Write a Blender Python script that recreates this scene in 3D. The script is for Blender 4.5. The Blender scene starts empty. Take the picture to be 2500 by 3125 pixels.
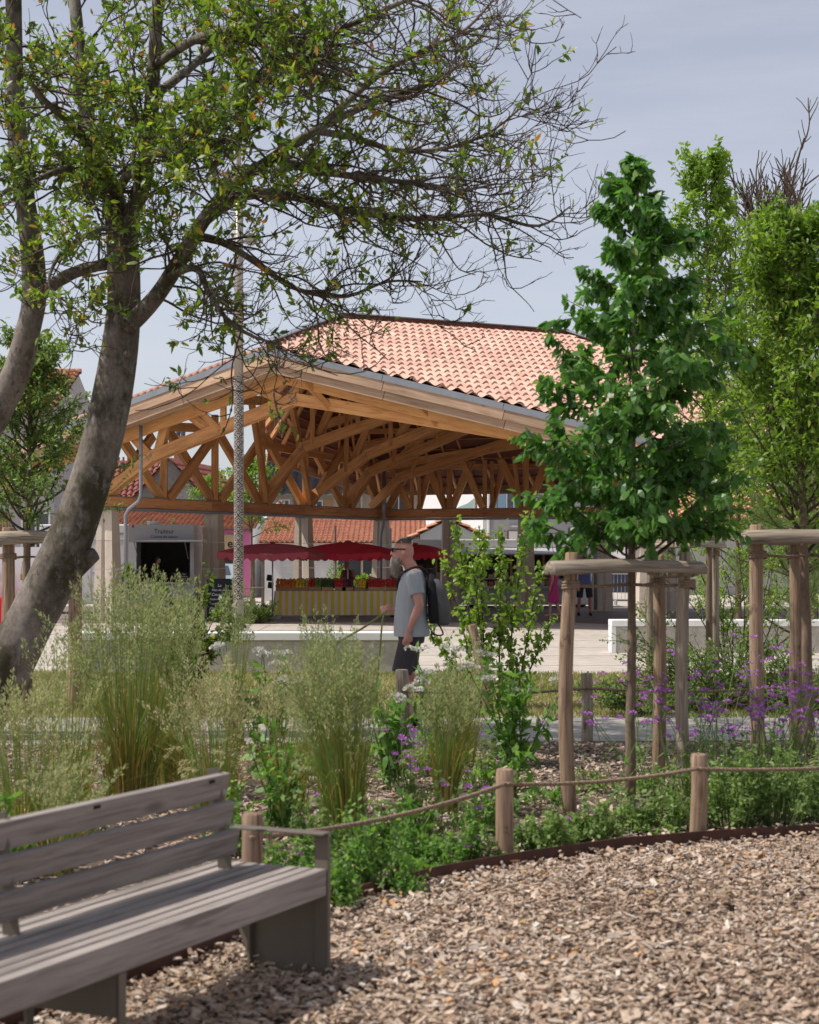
import bpy, bmesh, math, random
import numpy as np
from mathutils import Vector, Matrix

random.seed(7)
RNG = np.random.default_rng(11)
SC = bpy.context.scene
COL = SC.collection

# ------------------------------------------------------------------ camera
F, HY, CX, CAMH = 5200.0, 1711.0, 1250.0, 1.57      # focal length, horizon row, centre column (photo pixels), eye height
cam_d = bpy.data.cameras.new('camera')
cam = bpy.data.objects.new('camera', cam_d)
COL.objects.link(cam)
cam.location = (0, 0, CAMH)
cam.rotation_euler = (math.radians(90), 0, 0)
cam_d.sensor_fit = 'HORIZONTAL'
cam_d.sensor_width = 36.0
cam_d.lens = 36.0 * F / 2500.0
cam_d.shift_y = (HY - 1562.5) / 2500.0
cam_d.clip_start = 0.1
cam_d.clip_end = 3000
cam_d.dof.use_dof = True
cam_d.dof.focus_distance = 34.0
cam_d.dof.aperture_fstop = 6.6
SC.camera = cam

# ------------------------------------------------------------------ sky, sun, exposure
SUN_EL = 57.0
SUN_FROM = Vector((-0.90, -0.12, 0)).normalized()       # horizontal direction towards the sun
world = bpy.data.worlds.new('World')
SC.world = world
world.use_nodes = True
wn, wl = world.node_tree.nodes, world.node_tree.links
wn.clear()
w_out = wn.new('ShaderNodeOutputWorld')
w_bg = wn.new('ShaderNodeBackground')
w_sky = wn.new('ShaderNodeTexSky')
w_sky.sky_type = 'NISHITA'
w_sky.sun_disc = False
w_sky.sun_elevation = math.radians(SUN_EL)
w_sky.sun_rotation = math.atan2(SUN_FROM.x, SUN_FROM.y)
w_sky.air_density = 1.0
w_sky.dust_density = 1.2
w_sky.ozone_density = 1.0
w_hs = wn.new('ShaderNodeHueSaturation')
w_hs.inputs['Saturation'].default_value = 0.44
w_hs.inputs['Value'].default_value = 1.0
w_hs.inputs['Hue'].default_value = 0.505
w_tc = wn.new('ShaderNodeTexCoord')
w_map = wn.new('ShaderNodeMapping')
w_map.inputs['Scale'].default_value = (1.2, 1.2, 9.0)
w_map.inputs['Rotation'].default_value = (0.12, 0.2, 0.5)
w_no = wn.new('ShaderNodeTexNoise')
w_no.inputs['Scale'].default_value = 3.2
w_no.inputs['Detail'].default_value = 7
w_no.inputs['Roughness'].default_value = 0.6
w_rp = wn.new('ShaderNodeValToRGB')
w_rp.color_ramp.elements[0].position = 0.42
w_rp.color_ramp.elements[1].position = 0.75
w_rp.color_ramp.elements[0].color = (0, 0, 0, 1)
w_rp.color_ramp.elements[1].color = (0.30, 0.30, 0.30, 1)
w_mix = wn.new('ShaderNodeMixRGB')
w_mix.inputs['Color2'].default_value = (5.2, 5.45, 6.0, 1)     # thin high cloud
wl.new(w_tc.outputs['Generated'], w_map.inputs['Vector'])
wl.new(w_map.outputs['Vector'], w_no.inputs['Vector'])
wl.new(w_no.outputs['Fac'], w_rp.inputs['Fac'])
wl.new(w_rp.outputs['Color'], w_mix.inputs['Fac'])
w_tint = wn.new('ShaderNodeMixRGB'); w_tint.blend_type = 'MULTIPLY'; w_tint.inputs['Fac'].default_value = 1.0
w_tint.inputs['Color2'].default_value = (1.0, 0.985, 1.03, 1)
wl.new(w_sky.outputs['Color'], w_hs.inputs['Color'])
wl.new(w_hs.outputs['Color'], w_tint.inputs['Color1'])
wl.new(w_tint.outputs['Color'], w_mix.inputs['Color1'])
wl.new(w_mix.outputs['Color'], w_bg.inputs['Color'])
w_bg.inputs['Strength'].default_value = 0.11
wl.new(w_bg.outputs['Background'], w_out.inputs['Surface'])

sun_d = bpy.data.lights.new('sun', 'SUN')
sun_d.energy = 3.7
sun_d.angle = math.radians(0.6)
sun_d.color = (1.0, 0.955, 0.89)
sun = bpy.data.objects.new('sun', sun_d)
COL.objects.link(sun)
_ts = Vector((SUN_FROM.x * math.cos(math.radians(SUN_EL)), SUN_FROM.y * math.cos(math.radians(SUN_EL)), math.sin(math.radians(SUN_EL))))
sun.rotation_euler = _ts.to_track_quat('Z', 'Y').to_euler()
sun.location = (-30, -10, 60)

SC.view_settings.view_transform = 'Standard'
SC.view_settings.look = 'None'
SC.view_settings.exposure = 0.34
SC.view_settings.gamma = 1.0
SC.view_settings.use_curve_mapping = False
SC.render.engine = 'CYCLES'
SC.cycles.use_denoising = True
SC.cycles.max_bounces = 8
SC.cycles.transparent_max_bounces = 8
SC.cycles.transmission_bounces = 6

# ------------------------------------------------------------------ measuring helpers (photo pixel + distance -> metres)
def W(px, py, Y):
    return Vector(((px - CX) / F * Y, Y, CAMH - (py - HY) / F * Y))
def XG(px, Y):
    return (px - CX) / F * Y
def ZG(py, Y):
    return CAMH - (py - HY) / F * Y
def YG(py):
    return F * CAMH / (py - HY)
def onplane(px, py, P0, d):
    """point of the sight line through a photo pixel on the vertical plane P0 + u*d"""
    r = (px - CX) / F
    u = (r * P0[1] - P0[0]) / (d[0] - r * d[1])
    x, y = P0[0] + u * d[0], P0[1] + u * d[1]
    return Vector((x, y, CAMH - (py - HY) / F * y))

# ------------------------------------------------------------------ objects
WM = {}
def link(name, data, parent=None, M=None):
    o = bpy.data.objects.new(name, data)
    COL.objects.link(o)
    M = M or Matrix.Identity(4)
    o.matrix_basis = M
    WM[o] = M
    if parent is not None:
        o.parent = parent
        o.matrix_parent_inverse = WM[parent].inverted()
    return o
def tag(o, label=None, cat=None, group=None, kind=None):
    if label: o['label'] = label
    if cat: o['category'] = cat
    if group: o['group'] = group
    if kind: o['kind'] = kind
    return o
def thing(name, label, cat, loc=(0, 0, 0), group=None, rz=0.0):
    o = link(name, None, None, Matrix.Translation(Vector(loc)) @ Matrix.Rotation(rz, 4, 'Z'))
    o.empty_display_size = 0.2
    return tag(o, label, cat, group)
def copy_tree(o, M, label=None):
    """copy a thing with its parts and sub-parts to the placement M"""
    def cp(s, parent, Mw):
        c = s.copy(); COL.objects.link(c); WM[c] = Mw
        if parent is not None:
            c.parent = parent
        for ch in [x for x in list(s.children)]:
            cp(ch, c, None)
        return c
    r = cp(o, None, M)
    r.matrix_basis = M
    if label: r['label'] = label
    return r

def nrm(a):
    return a / np.maximum(np.linalg.norm(a, axis=-1, keepdims=True), 1e-9)

class MB:
    """collects geometry in world coordinates; build() links it as ONE mesh object"""
    def __init__(s):
        s.V = []; s.Fs = []; s.T = []; s.n = 0
    def add(s, v, faces, tint=0.0):
        v = np.asarray(v, dtype=np.float64).reshape(-1, 3)
        s.V.append(v)
        for f in faces:
            f = np.asarray(f, dtype=np.int64)
            if f.ndim == 1: f = f[None]
            s.Fs.append(f + s.n)
        s.T.append(np.full(len(v), tint, dtype=np.float32) if np.isscalar(tint) else np.asarray(tint, dtype=np.float32))
        s.n += len(v)
        return s
    def box(s, c, size, M=None, tint=0.0):
        x, y, z = size[0] / 2, size[1] / 2, size[2] / 2
        v = np.array([[-x,-y,-z],[x,-y,-z],[x,y,-z],[-x,y,-z],[-x,-y,z],[x,-y,z],[x,y,z],[-x,y,z]])
        if M is not None:
            v = v @ np.array(M.to_3x3()).T
        v = v + np.array(c)
        return s.add(v, [np.array([[0,3,2,1],[4,5,6,7],[0,1,5,4],[1,2,6,5],[2,3,7,6],[3,0,4,7]])], tint)
    def beam(s, p, q, w, h, tint=0.0):
        p, q = Vector(p), Vector(q)
        M = beam_frame(p, q)
        return s.box((p + q) / 2, ((q - p).length, w, h), M, tint)
    def tube(s, pts, rad, n=6, tint=0.0, cap=True):
        pts = np.asarray([list(p) for p in pts], dtype=np.float64)
        k = len(pts)
        rad = np.full(k, rad) if np.isscalar(rad) else np.asarray(rad, dtype=np.float64)
        t = np.empty_like(pts)
        t[1:-1] = pts[2:] - pts[:-2]; t[0] = pts[1] - pts[0]; t[-1] = pts[-1] - pts[-2]
        t = nrm(t)
        ref = np.array([0.0, 0.0, 1.0]) if abs(t[:, 2]).mean() < 0.8 else np.array([1.0, 0.0, 0.0])
        a = nrm(np.cross(np.broadcast_to(ref, t.shape), t)); b = np.cross(t, a)
        ang = np.arange(n) * 2 * math.pi / n
        ring = (a[:, None, :] * np.cos(ang)[None, :, None] + b[:, None, :] * np.sin(ang)[None, :, None]) * rad[:, None, None] + pts[:, None, :]
        v = ring.reshape(-1, 3)
        i = np.arange(k - 1)[:, None] * n; j = np.arange(n)[None, :]; j2 = (j + 1) % n
        f = np.stack([i + j, i + j2, i + n + j2, i + n + j], axis=-1).reshape(-1, 4)
        fs = [f]
        if cap:
            fs += [np.arange(n)[::-1], np.arange(n) + (k - 1) * n]
        if not np.isscalar(tint):
            tint = np.repeat(np.asarray(tint), n)
        return s.add(v, fs, tint)
    def loft(s, rings, tint=0.0, cap=True):
        """rings: list of (n,3) arrays, all of the same length"""
        R = np.asarray(rings, dtype=np.float64); k, n = R.shape[:2]
        i = np.arange(k - 1)[:, None] * n; j = np.arange(n)[None, :]; j2 = (j + 1) % n
        f = np.stack([i + j, i + j2, i + n + j2, i + n + j], axis=-1).reshape(-1, 4)
        fs = [f]
        if cap: fs += [np.arange(n)[::-1], np.arange(n) + (k - 1) * n]
        return s.add(R.reshape(-1, 3), fs, tint)
    def ball(s, c, r, nu=8, nv=6, tint=0.0):
        r = np.array([r, r, r]) if np.isscalar(r) else np.array(r)
        rings = []
        for i in range(nv + 1):
            ph = math.pi * (i + 0.02) / (nv + 0.04)
            a = np.arange(nu) * 2 * math.pi / nu
            rings.append(np.stack([np.cos(a) * math.sin(ph), np.sin(a) * math.sin(ph), np.full(nu, -math.cos(ph))], -1) * r + np.array(c))
        return s.loft(rings, tint)
    def quad(s, a, b, c, d, tint=0.0):
        return s.add([list(a), list(b), list(c), list(d)], [[0, 1, 2, 3]], tint)
    def poly(s, pts, tint=0.0):
        return s.add([list(p) for p in pts], [list(range(len(pts)))], tint)
    def prism(s, pts, off, tint=0.0):
        n = len(pts); off = np.array(off)
        a = np.array([list(p) for p in pts], dtype=float)
        v = np.concatenate([a, a + off])
        fs = [list(range(n))[::-1], list(range(n, 2 * n))] + [[i, (i + 1) % n, n + (i + 1) % n, n + i] for i in range(n)]
        return s.add(v, fs, tint)
    def leaves(s, C, D, N, L, Wd, tint, bend=0.25):
        """a batch of bent leaf blades: base C, direction D, upper side N, length L, width Wd (all arrays)"""
        n = len(C)
        if n == 0: return s
        D = nrm(D); S = nrm(np.cross(D, N)); N = np.cross(S, D)
        L = np.broadcast_to(np.asarray(L, float), (n,))[:, None]; Wd = np.broadcast_to(np.asarray(Wd, float), (n,))[:, None]
        def at(t, w): return C + D * L * t - N * (bend * L * t * t) + S * Wd * w
        v = np.stack([C, at(.33, -.5), at(.33, .5), at(.72, -.36), at(.72, .36), at(1.0, 0.0)], axis=1).reshape(-1, 3)
        b = (np.arange(n) * 6)[:, None]
        tri = np.concatenate([b + np.array([0, 2, 1]), b + np.array([3, 4, 5])])
        quad = b + np.array([1, 2, 4, 3])
        return s.add(v, [tri, quad], np.repeat(np.broadcast_to(np.asarray(tint, dtype=np.float32), (n,)), 6))
    def mesh(s, name, loc=(0, 0, 0), smooth=False, Minv=None):
        V = np.concatenate(s.V) if s.V else np.zeros((0, 3))
        if Minv is not None:
            A = np.array(Minv); V = V @ A[:3, :3].T + A[:3, 3]
        else:
            V = V - np.array(loc)
        me = bpy.data.meshes.new(name)
        me.vertices.add(len(V)); me.vertices.foreach_set('co', V.astype(np.float32).ravel())
        loops = np.concatenate([f.ravel() for f in s.Fs]); tot = np.concatenate([np.full(len(f), f.shape[1]) for f in s.Fs])
        start = np.concatenate([[0], np.cumsum(tot)[:-1]])
        me.loops.add(len(loops)); me.loops.foreach_set('vertex_index', loops.astype(np.int32))
        me.polygons.add(len(tot)); me.polygons.foreach_set('loop_start', start.astype(np.int32))
        me.polygons.foreach_set('loop_total', tot.astype(np.int32))
        me.polygons.foreach_set('use_smooth', np.full(len(tot), bool(smooth)))
        T = np.concatenate(s.T)
        if np.any(T != 0):
            at = me.attributes.new('tint', 'FLOAT', 'POINT'); at.data.foreach_set('value', T)
        me.update(calc_edges=True)
        return me
    def build(s, name, mat, parent=None, loc=None, smooth=False, bevel=0.0, M=None):
        if M is None:
            if loc is None:
                loc = WM[parent].translation if parent is not None else (0, 0, 0)
            M = Matrix.Translation(Vector(loc))
        me = s.mesh(name, smooth=smooth, Minv=M.inverted())
        if mat: me.materials.append(mat)
        o = link(name, me, parent, M)
        if bevel:
            md = o.modifiers.new('bevel', 'BEVEL'); md.width = bevel; md.segments = 2; md.limit_method = 'ANGLE'
        return o

def beam_frame(p, q):
    x = (Vector(q) - Vector(p)).normalized()
    up = Vector((0, 0, 1)) if abs(x.z) < 0.97 else Vector((0, 1, 0))
    y = up.cross(x).normalized(); z = x.cross(y)
    return Matrix((x, y, z)).transposed().to_4x4()

# ------------------------------------------------------------------ materials
MATS = {}
def nmat(name):
    m = bpy.data.materials.new(name); m.use_nodes = True
    nt = m.node_tree; nt.nodes.clear()
    out = nt.nodes.new('ShaderNodeOutputMaterial'); bs = nt.nodes.new('ShaderNodeBsdfPrincipled')
    nt.links.new(bs.outputs['BSDF'], out.inputs['Surface'])
    MATS[name] = m
    return m, nt, bs, out
def ramp(nt, fac, stops):
    r = nt.nodes.new('ShaderNodeValToRGB')
    e = r.color_ramp.elements
    while len(e) < len(stops): e.new(0.5)
    for el, (p, c) in zip(e, stops):
        el.position = p; el.color = (*c, 1)
    nt.links.new(fac, r.inputs['Fac'])
    return r.outputs['Color']
def coords(nt, scale=(1, 1, 1), rnd=True):
    tc = nt.nodes.new('ShaderNodeTexCoord'); mp = nt.nodes.new('ShaderNodeMapping')
    mp.inputs['Scale'].default_value = scale
    v = tc.outputs['Object']
    if rnd:
        oi = nt.nodes.new('ShaderNodeObjectInfo'); ad = nt.nodes.new('ShaderNodeVectorMath'); ad.operation = 'MULTIPLY_ADD'
        ad.inputs[1].default_value = (37.0, 21.0, 53.0)
        nt.links.new(oi.outputs['Random'], ad.inputs[0]); nt.links.new(v, ad.inputs[2]); v = ad.outputs[0]
    nt.links.new(v, mp.inputs['Vector'])
    return mp.outputs['Vector']
def noise(nt, vec, scale, detail=5, rough=0.6, dist=0.0):
    n = nt.nodes.new('ShaderNodeTexNoise')
    n.inputs['Scale'].default_value = scale; n.inputs['Detail'].default_value = detail
    n.inputs['Roughness'].default_value = rough; n.inputs['Distortion'].default_value = dist
    if vec is not None: nt.links.new(vec, n.inputs['Vector'])
    return n.outputs['Fac']
def bump(nt, bs, h, strength, dist=0.02):
    b = nt.nodes.new('ShaderNodeBump'); b.inputs['Strength'].default_value = strength; b.inputs['Distance'].default_value = dist
    nt.links.new(h, b.inputs['Height']); nt.links.new(b.outputs['Normal'], bs.inputs['Normal'])
def mixc(nt, fac, a, b, mode='MIX'):
    m = nt.nodes.new('ShaderNodeMixRGB'); m.blend_type = mode
    for sock, val in ((m.inputs['Fac'], fac), (m.inputs['Color1'], a), (m.inputs['Color2'], b)):
        if isinstance(val, (int, float)): sock.default_value = val
        elif isinstance(val, tuple): sock.default_value = (*val, 1)
        else: nt.links.new(val, sock)
    return m.outputs['Color']
def surf(name, c1, c2=None, scale=4.0, rough=0.8, b=0.15, stretch=(1, 1, 1), spec=0.3, metal=0.0, detail=6, fine=0.0, objvar=0.0):
    """plain surface: two colours mixed by noise, bump from the same noise"""
    m, nt, bs, out = nmat(name)
    c2 = c2 or tuple(x * 0.8 for x in c1)
    v = coords(nt, stretch)
    n = noise(nt, v, scale, detail)
    col = ramp(nt, n, [(0.32, c2), (0.68, c1)])
    if fine:
        n2 = noise(nt, v, scale * 14, 3)
        col = mixc(nt, fine, col, ramp(nt, n2, [(0.35, (0.25, 0.25, 0.25)), (0.65, (0.75, 0.75, 0.75))]), 'OVERLAY')
    if objvar:
        oi = nt.nodes.new('ShaderNodeObjectInfo')
        col = mixc(nt, objvar, col, ramp(nt, oi.outputs['Random'], [(0, (0.2, 0.2, 0.2)), (1, (0.8, 0.8, 0.8))]), 'OVERLAY')
    nt.links.new(col, bs.inputs['Base Color'])
    bs.inputs['Roughness'].default_value = rough; bs.inputs['Specular IOR Level'].default_value = spec
    bs.inputs['Metallic'].default_value = metal
    if b: bump(nt, bs, n, b)
    return m
def wood(name, c1, c2, dark, rough=0.65, knots=True, gscale=1.0, bstr=0.25, cracks=0.0):
    """sawn timber, grain along local X"""
    m, nt, bs, out = nmat(name)
    v = coords(nt, (1.3 * min(gscale, 1.6), 16 * gscale, 16 * gscale))
    n1 = noise(nt, v, 1.0, 6, 0.65, 0.6)
    v2 = coords(nt, (0.5, 3, 3)); n2 = noise(nt, v2, 1.0, 3)
    col = ramp(nt, n1, [(0.28, dark), (0.48, c2), (0.72, c1)])
    col = mixc(nt, 0.45, col, ramp(nt, n2, [(0.3, (0.28, 0.28, 0.28)), (0.7, (0.72, 0.72, 0.72))]), 'OVERLAY')
    if knots:
        v3 = coords(nt, (1.6, 5, 5)); vo = nt.nodes.new('ShaderNodeTexVoronoi'); vo.inputs['Scale'].default_value = 1.0
        nt.links.new(v3, vo.inputs['Vector'])
        k = ramp(nt, vo.outputs['Distance'], [(0.04, (1, 1, 1)), (0.14, (0, 0, 0))])
        col = mixc(nt, k, col, dark)
    if cracks:
        n4 = noise(nt, coords(nt, (2.2, 55 * cracks, 55 * cracks)), 1.0, 3, 0.5, 0.3)
        col = mixc(nt, ramp(nt, n4, [(0.56, (0, 0, 0)), (0.66, (0.75, 0.75, 0.75))]), col, dark)
    oi = nt.nodes.new('ShaderNodeObjectInfo')
    col = mixc(nt, 0.35, col, ramp(nt, oi.outputs['Random'], [(0, (0.3, 0.3, 0.3)), (1, (0.68, 0.68, 0.68))]), 'OVERLAY')
    nt.links.new(col, bs.inputs['Base Color'])
    bs.inputs['Roughness'].default_value = rough; bs.inputs['Specular IOR Level'].default_value = 0.25
    bump(nt, bs, n1, bstr, 0.01)
    return m
def tintmat(name, stops, rough=0.5, trans=0.35, tcol=None, spec=0.4, nz=0.0):
    """leaves, blades, chips: colour picked from a ramp by the piece's own tint value"""
    m, nt, bs, out = nmat(name)
    at = nt.nodes.new('ShaderNodeAttribute'); at.attribute_name = 'tint'
    col = ramp(nt, at.outputs['Fac'], stops)
    if nz:
        n = noise(nt, coords(nt, (1, 1, 1), False), nz, 4)
        col = mixc(nt, 0.6, col, ramp(nt, n, [(0.3, (0.25, 0.25, 0.25)), (0.7, (0.75, 0.75, 0.75))]), 'OVERLAY')
    nt.links.new(col, bs.inputs['Base Color'])
    bs.inputs['Roughness'].default_value = rough; bs.inputs['Specular IOR Level'].default_value = spec
    if trans:
        tr = nt.nodes.new('ShaderNodeBsdfTranslucent'); mx = nt.nodes.new('ShaderNodeMixShader')
        mx.inputs['Fac'].default_value = trans
        nt.links.new(mixc(nt, 1.0, col, tcol or (1.5, 1.6, 0.8), 'MULTIPLY'), tr.inputs['Color'])
        nt.links.new(bs.outputs['BSDF'], mx.inputs[1]); nt.links.new(tr.outputs['BSDF'], mx.inputs[2])
        nt.links.new(mx.outputs['Shader'], out.inputs['Surface'])
    return m
def glassy(name, col, rough=0.05):
    m, nt, bs, out = nmat(name)
    bs.inputs['Base Color'].default_value = (*col, 1); bs.inputs['Roughness'].default_value = rough
    bs.inputs['Specular IOR Level'].default_value = 0.8
    return m

def text_part(name, body, size, mat, parent, M, align='CENTER', extrude=0.002, bold=0.0, shear=0.0, sx=1.0):
    cu = bpy.data.curves.new('text', 'FONT'); cu.body = body; cu.size = size; cu.align_x = align; cu.align_y = 'CENTER'
    cu.extrude = extrude; cu.offset = bold; cu.shear = shear; cu.resolution_u = 3
    tmp = bpy.data.objects.new('text', cu); COL.objects.link(tmp)
    dg = bpy.context.evaluated_depsgraph_get()
    me = bpy.data.meshes.new_from_object(tmp.evaluated_get(dg))
    bpy.data.objects.remove(tmp); bpy.data.curves.remove(cu)
    if sx != 1.0: me.transform(Matrix.Diagonal((sx, 1, 1, 1)))
    me.materials.clear(); me.materials.append(mat)
    return link(name, me, parent, M)
def facing(p, yaw=0.0):
    """placement for flat lettering: upright, facing the -Y side, turned by yaw"""
    return Matrix.Translation(Vector(p)) @ Matrix.Rotation(yaw, 4, 'Z') @ Matrix.Rotation(math.pi / 2, 4, 'X')
def frame_of(origin, xdir):
    """right-handed frame at origin: X along xdir (horizontal), Z up"""
    x = Vector((xdir[0], xdir[1], 0)).normalized(); z = Vector((0, 0, 1)); y = z.cross(x)
    M = Matrix((x, y, z)).transposed().to_4x4(); M.translation = Vector(origin)
    return M
# =================================================================== SETTING: ground, paths, beds
sand = surf('pale_sand', (0.47, 0.415, 0.355), (0.41, 0.36, 0.305), 0.35, 0.9, 0.05, fine=0.25)
paving = surf('hall_paving', (0.215, 0.17, 0.15), (0.18, 0.145, 0.13), 0.8, 0.7, 0.03, fine=0.2)
gravel = surf('grey_gravel', (0.36, 0.335, 0.30), (0.28, 0.26, 0.235), 1.4, 0.9, 0.1, fine=0.5)
soil = surf('lawn_soil', (0.26, 0.235, 0.13), (0.30, 0.245, 0.16), 1.6, 0.95, 0.2, fine=0.5)
mulch = surf('mulch_soil', (0.13, 0.095, 0.07), (0.07, 0.05, 0.04), 5, 0.95, 0.4, fine=0.6)
concrete = surf('pale_concrete', (0.44, 0.41, 0.36), (0.40, 0.37, 0.32), 1.2, 0.85, 0.06, fine=0.25)
white_paint = surf('white_paint', (0.80, 0.79, 0.76), (0.74, 0.73, 0.70), 2, 0.6, 0.03)
joint_mat = surf('paving_joint', (0.36, 0.31, 0.27), None, 6, 0.95, 0)

def sheet(name, pts, z, mat):
    b = MB(); b.poly([(x, y, z) for x, y in pts])
    return tag(b.build(name, mat), kind='structure')
sheet('ground', [(-400, -60), (400, -60), (400, 900), (-400, 900)], 0.0, sand)
g_dir = Vector((0.857, -0.516, 0)).normalized()          # along the gable front of the hall
l_dir = Vector((-g_dir.y, g_dir.x, 0))                    # along its left side, away from the camera
A = Vector((-7.77, 43.9, 0)); B = A + l_dir * 13.4; E = Vector((7.6, 52.4, 0)); D = Vector((5.3, 37.8, 0))
gr_dir = Vector((0.9325, -0.361, 0)).normalized()        # the gable bends slightly at its peak
hall_floor = sheet('hall_floor', [(-14, 46.5), (-9.2, 42.6), (-3, 43.4), (4.2, 43.2), (6.5, 39), (16, 39), (14, 58), (-3, 60), (-14, 58)], 0.006, paving)
jb = MB()
for k in range(7):                                        # saw cuts in the plaza slab
    y = 25.5 + k * 2.6
    jb.box((0, y, 0.003), (60, 0.02, 0.002))
for k in range(9):
    jb.box((-16 + k * 4.2, 33, 0.0032), (0.02, 17, 0.002))
tag(jb.build('plaza_joints', joint_mat), kind='structure')
sheet('lawn', [(-9, 16.9), (-3, 17.0), (2.2, 17.1), (9, 17.4), (10, 22.8), (5.5, 23.4), (1.7, 23.6), (0.4, 24.2), (-9, 23.9)], 0.004, soil)
sheet('path', [(-14, 13.9), (-3, 14.3), (3, 14.7), (12, 15.2), (12, 17.6), (2.2, 17.15), (-3, 17.05), (-14, 16.9)], 0.008, gravel)

EDGE = [(-2.6, 3.2), (-1.75, 4.8), (-1.14, 5.94), (-0.72, 6.85), (-0.335, 7.57), (-0.07, 7.98), (0.16, 8.25), (0.58, 8.65), (1.135, 9.08), (1.7, 9.34), (2.29, 9.53), (3.5, 9.85), (7, 10.4)]
sheet('planting_bed', EDGE + [(12, 11), (12, 15.3), (3, 14.8), (-3, 14.4), (-14, 14.0), (-14, 3.2)], 0.012, mulch)
sheet('chip_ground', [(-2.6, 3.2), (-2.6, 0.5), (9, 0.5), (9, 10.3), (7, 10.4)] + EDGE[::-1][1:-1], 0.016, mulch)
eb = MB()
ed = np.array(EDGE)
for i in range(len(EDGE) - 1):
    p, q = Vector((*EDGE[i], 0.045)), Vector((*EDGE[i + 1], 0.045))
    eb.beam(p, q + (q - p).normalized() * 0.004, 0.009, 0.10)
rust = surf('rusted_steel', (0.11, 0.045, 0.03), (0.055, 0.028, 0.022), 9, 0.75, 0.15, fine=0.3)
tag(eb.build('bed_edging', rust, loc=(0.5, 8.6, 0)), 'low rusted steel edging strip between wood chips and planting', 'edging')

def edge_y(x):
    return np.interp(x, ed[:, 0], ed[:, 1])
chip_mat = tintmat('wood_chips', [(0.0, (0.10, 0.065, 0.045)), (0.18, (0.26, 0.175, 0.12)), (0.45, (0.41, 0.30, 0.215)), (0.75, (0.50, 0.395, 0.305)), (0.93, (0.58, 0.51, 0.44)), (1.0, (0.50, 0.27, 0.12))], 0.85, 0, nz=60, spec=0.2)
def chips(name, n, xr, yr, keep, smin, smax, tmax, label, z0=0.014, pile=0.02):
    x = RNG.uniform(*xr, n); y = RNG.uniform(*yr, n)
    k = keep(x, y); x, y = x[k], y[k]; n = len(x)
    L = RNG.uniform(smin, smax, n) * RNG.choice([0.7, 1, 1, 1.5], n); wd = L * RNG.uniform(0.28, 0.55, n); th = RNG.uniform(0.003, 0.008, n)
    yaw = RNG.uniform(0, 2 * math.pi, n); pi_ = RNG.normal(0, 0.28, n); ro = RNG.normal(0, 0.35, n)
    cx, sx = np.cos(yaw), np.sin(yaw)
    X = np.stack([cx * np.cos(pi_), sx * np.cos(pi_), np.sin(pi_)], -1)
    Yv = np.stack([-sx * np.cos(ro), cx * np.cos(ro), np.sin(ro)], -1)
    Z = nrm(np.cross(X, Yv))
    c = np.stack([x, y, z0 + np.abs(RNG.normal(0, pile, n)) + np.abs(np.sin(pi_)) * L * .4], -1)
    j = RNG.uniform(0.55, 1.0, (n, 4))
    corners = [(-1, -1), (1, -1), (1, 1), (-1, 1)]
    top = [c + X * (L / 2 * a * j[:, i])[:, None] + Yv * (wd / 2 * b_ * j[:, (i + 1) % 4])[:, None] + Z * (th / 2)[:, None] for i, (a, b_) in enumerate(corners)]
    bot = [t - Z * th[:, None] for t in top]
    v = np.stack(top + bot, 1).reshape(-1, 3)
    b = (np.arange(n) * 8)[:, None]
    f = np.concatenate([b + np.array(q) for q in ([0, 1, 2, 3], [4, 5, 1, 0], [5, 6, 2, 1], [6, 7, 3, 2], [7, 4, 0, 3])])
    t = np.clip(RNG.normal(0.52, 0.20, n), 0.01, 0.95); t[RNG.random(n) < 0.02] = 1.0
    t = np.clip(t + 0.13 * np.sin(x * 2.1 + 1.7 * np.sin(y * 1.3)) * np.cos(y * 1.9 + x) , 0.01, 1.0); t = np.minimum(t, tmax)
    m = MB(); m.add(v, [f], np.repeat(t, 8).astype(np.float32))
    return tag(m.build(name, chip_mat, loc=(0, float(np.mean(y)), 0)), label, kind='stuff')
chips('wood_chips', 178000, (-3.2, 5.6), (4.0, 10.0), lambda x, y: (y < edge_y(x) - 0.01) & (np.abs(x) < 0.27 * y + 0.35 + 2.2 * (np.random.default_rng(1).random(len(x)) < 0.6)), 0.015, 0.046, 1.0, 'pale wood chips covering the foreground')
chips('bark_mulch', 42000, (-5.5, 6.4), (5.2, 14.5), lambda x, y: (y > edge_y(x) + 0.01) & (np.abs(x) < 0.27 * y + 2.2), 0.02, 0.06, 0.98, 'wood mulch lying in the planting bed', 0.012, 0.012)

fl_n = 150
fx, fy = RNG.uniform(-2.2, 3.2, fl_n), RNG.uniform(5.2, 9.6, fl_n)
fall = MB(); fall.leaves(np.stack([fx, fy, RNG.uniform(0.035, 0.06, fl_n)], -1), np.stack([RNG.normal(0, 1, fl_n), RNG.normal(0, 1, fl_n), RNG.normal(0, .15, fl_n)], -1), np.stack([RNG.normal(0, .25, fl_n), RNG.normal(0, .25, fl_n), np.ones(fl_n)], -1), RNG.uniform(.03, .065, fl_n), RNG.uniform(.014, .026, fl_n), RNG.random(fl_n), 0.3)
tag(fall.build('fallen_leaves', tintmat('dry_leaf', [(0.0, (0.16, 0.08, 0.03)), (0.4, (0.38, 0.20, 0.07)), (0.7, (0.46, 0.31, 0.10)), (1.0, (0.42, 0.40, 0.16))], 0.7, 0.2), loc=(0, 7.5, 0)), 'dry yellow and brown leaves scattered on the wood chips', kind='stuff')
grass_mat = tintmat('short_grass', [(0.0, (0.10, 0.13, 0.03)), (0.5, (0.24, 0.235, 0.085)), (1.0, (0.42, 0.36, 0.20))], 0.6, 0.3)
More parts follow.
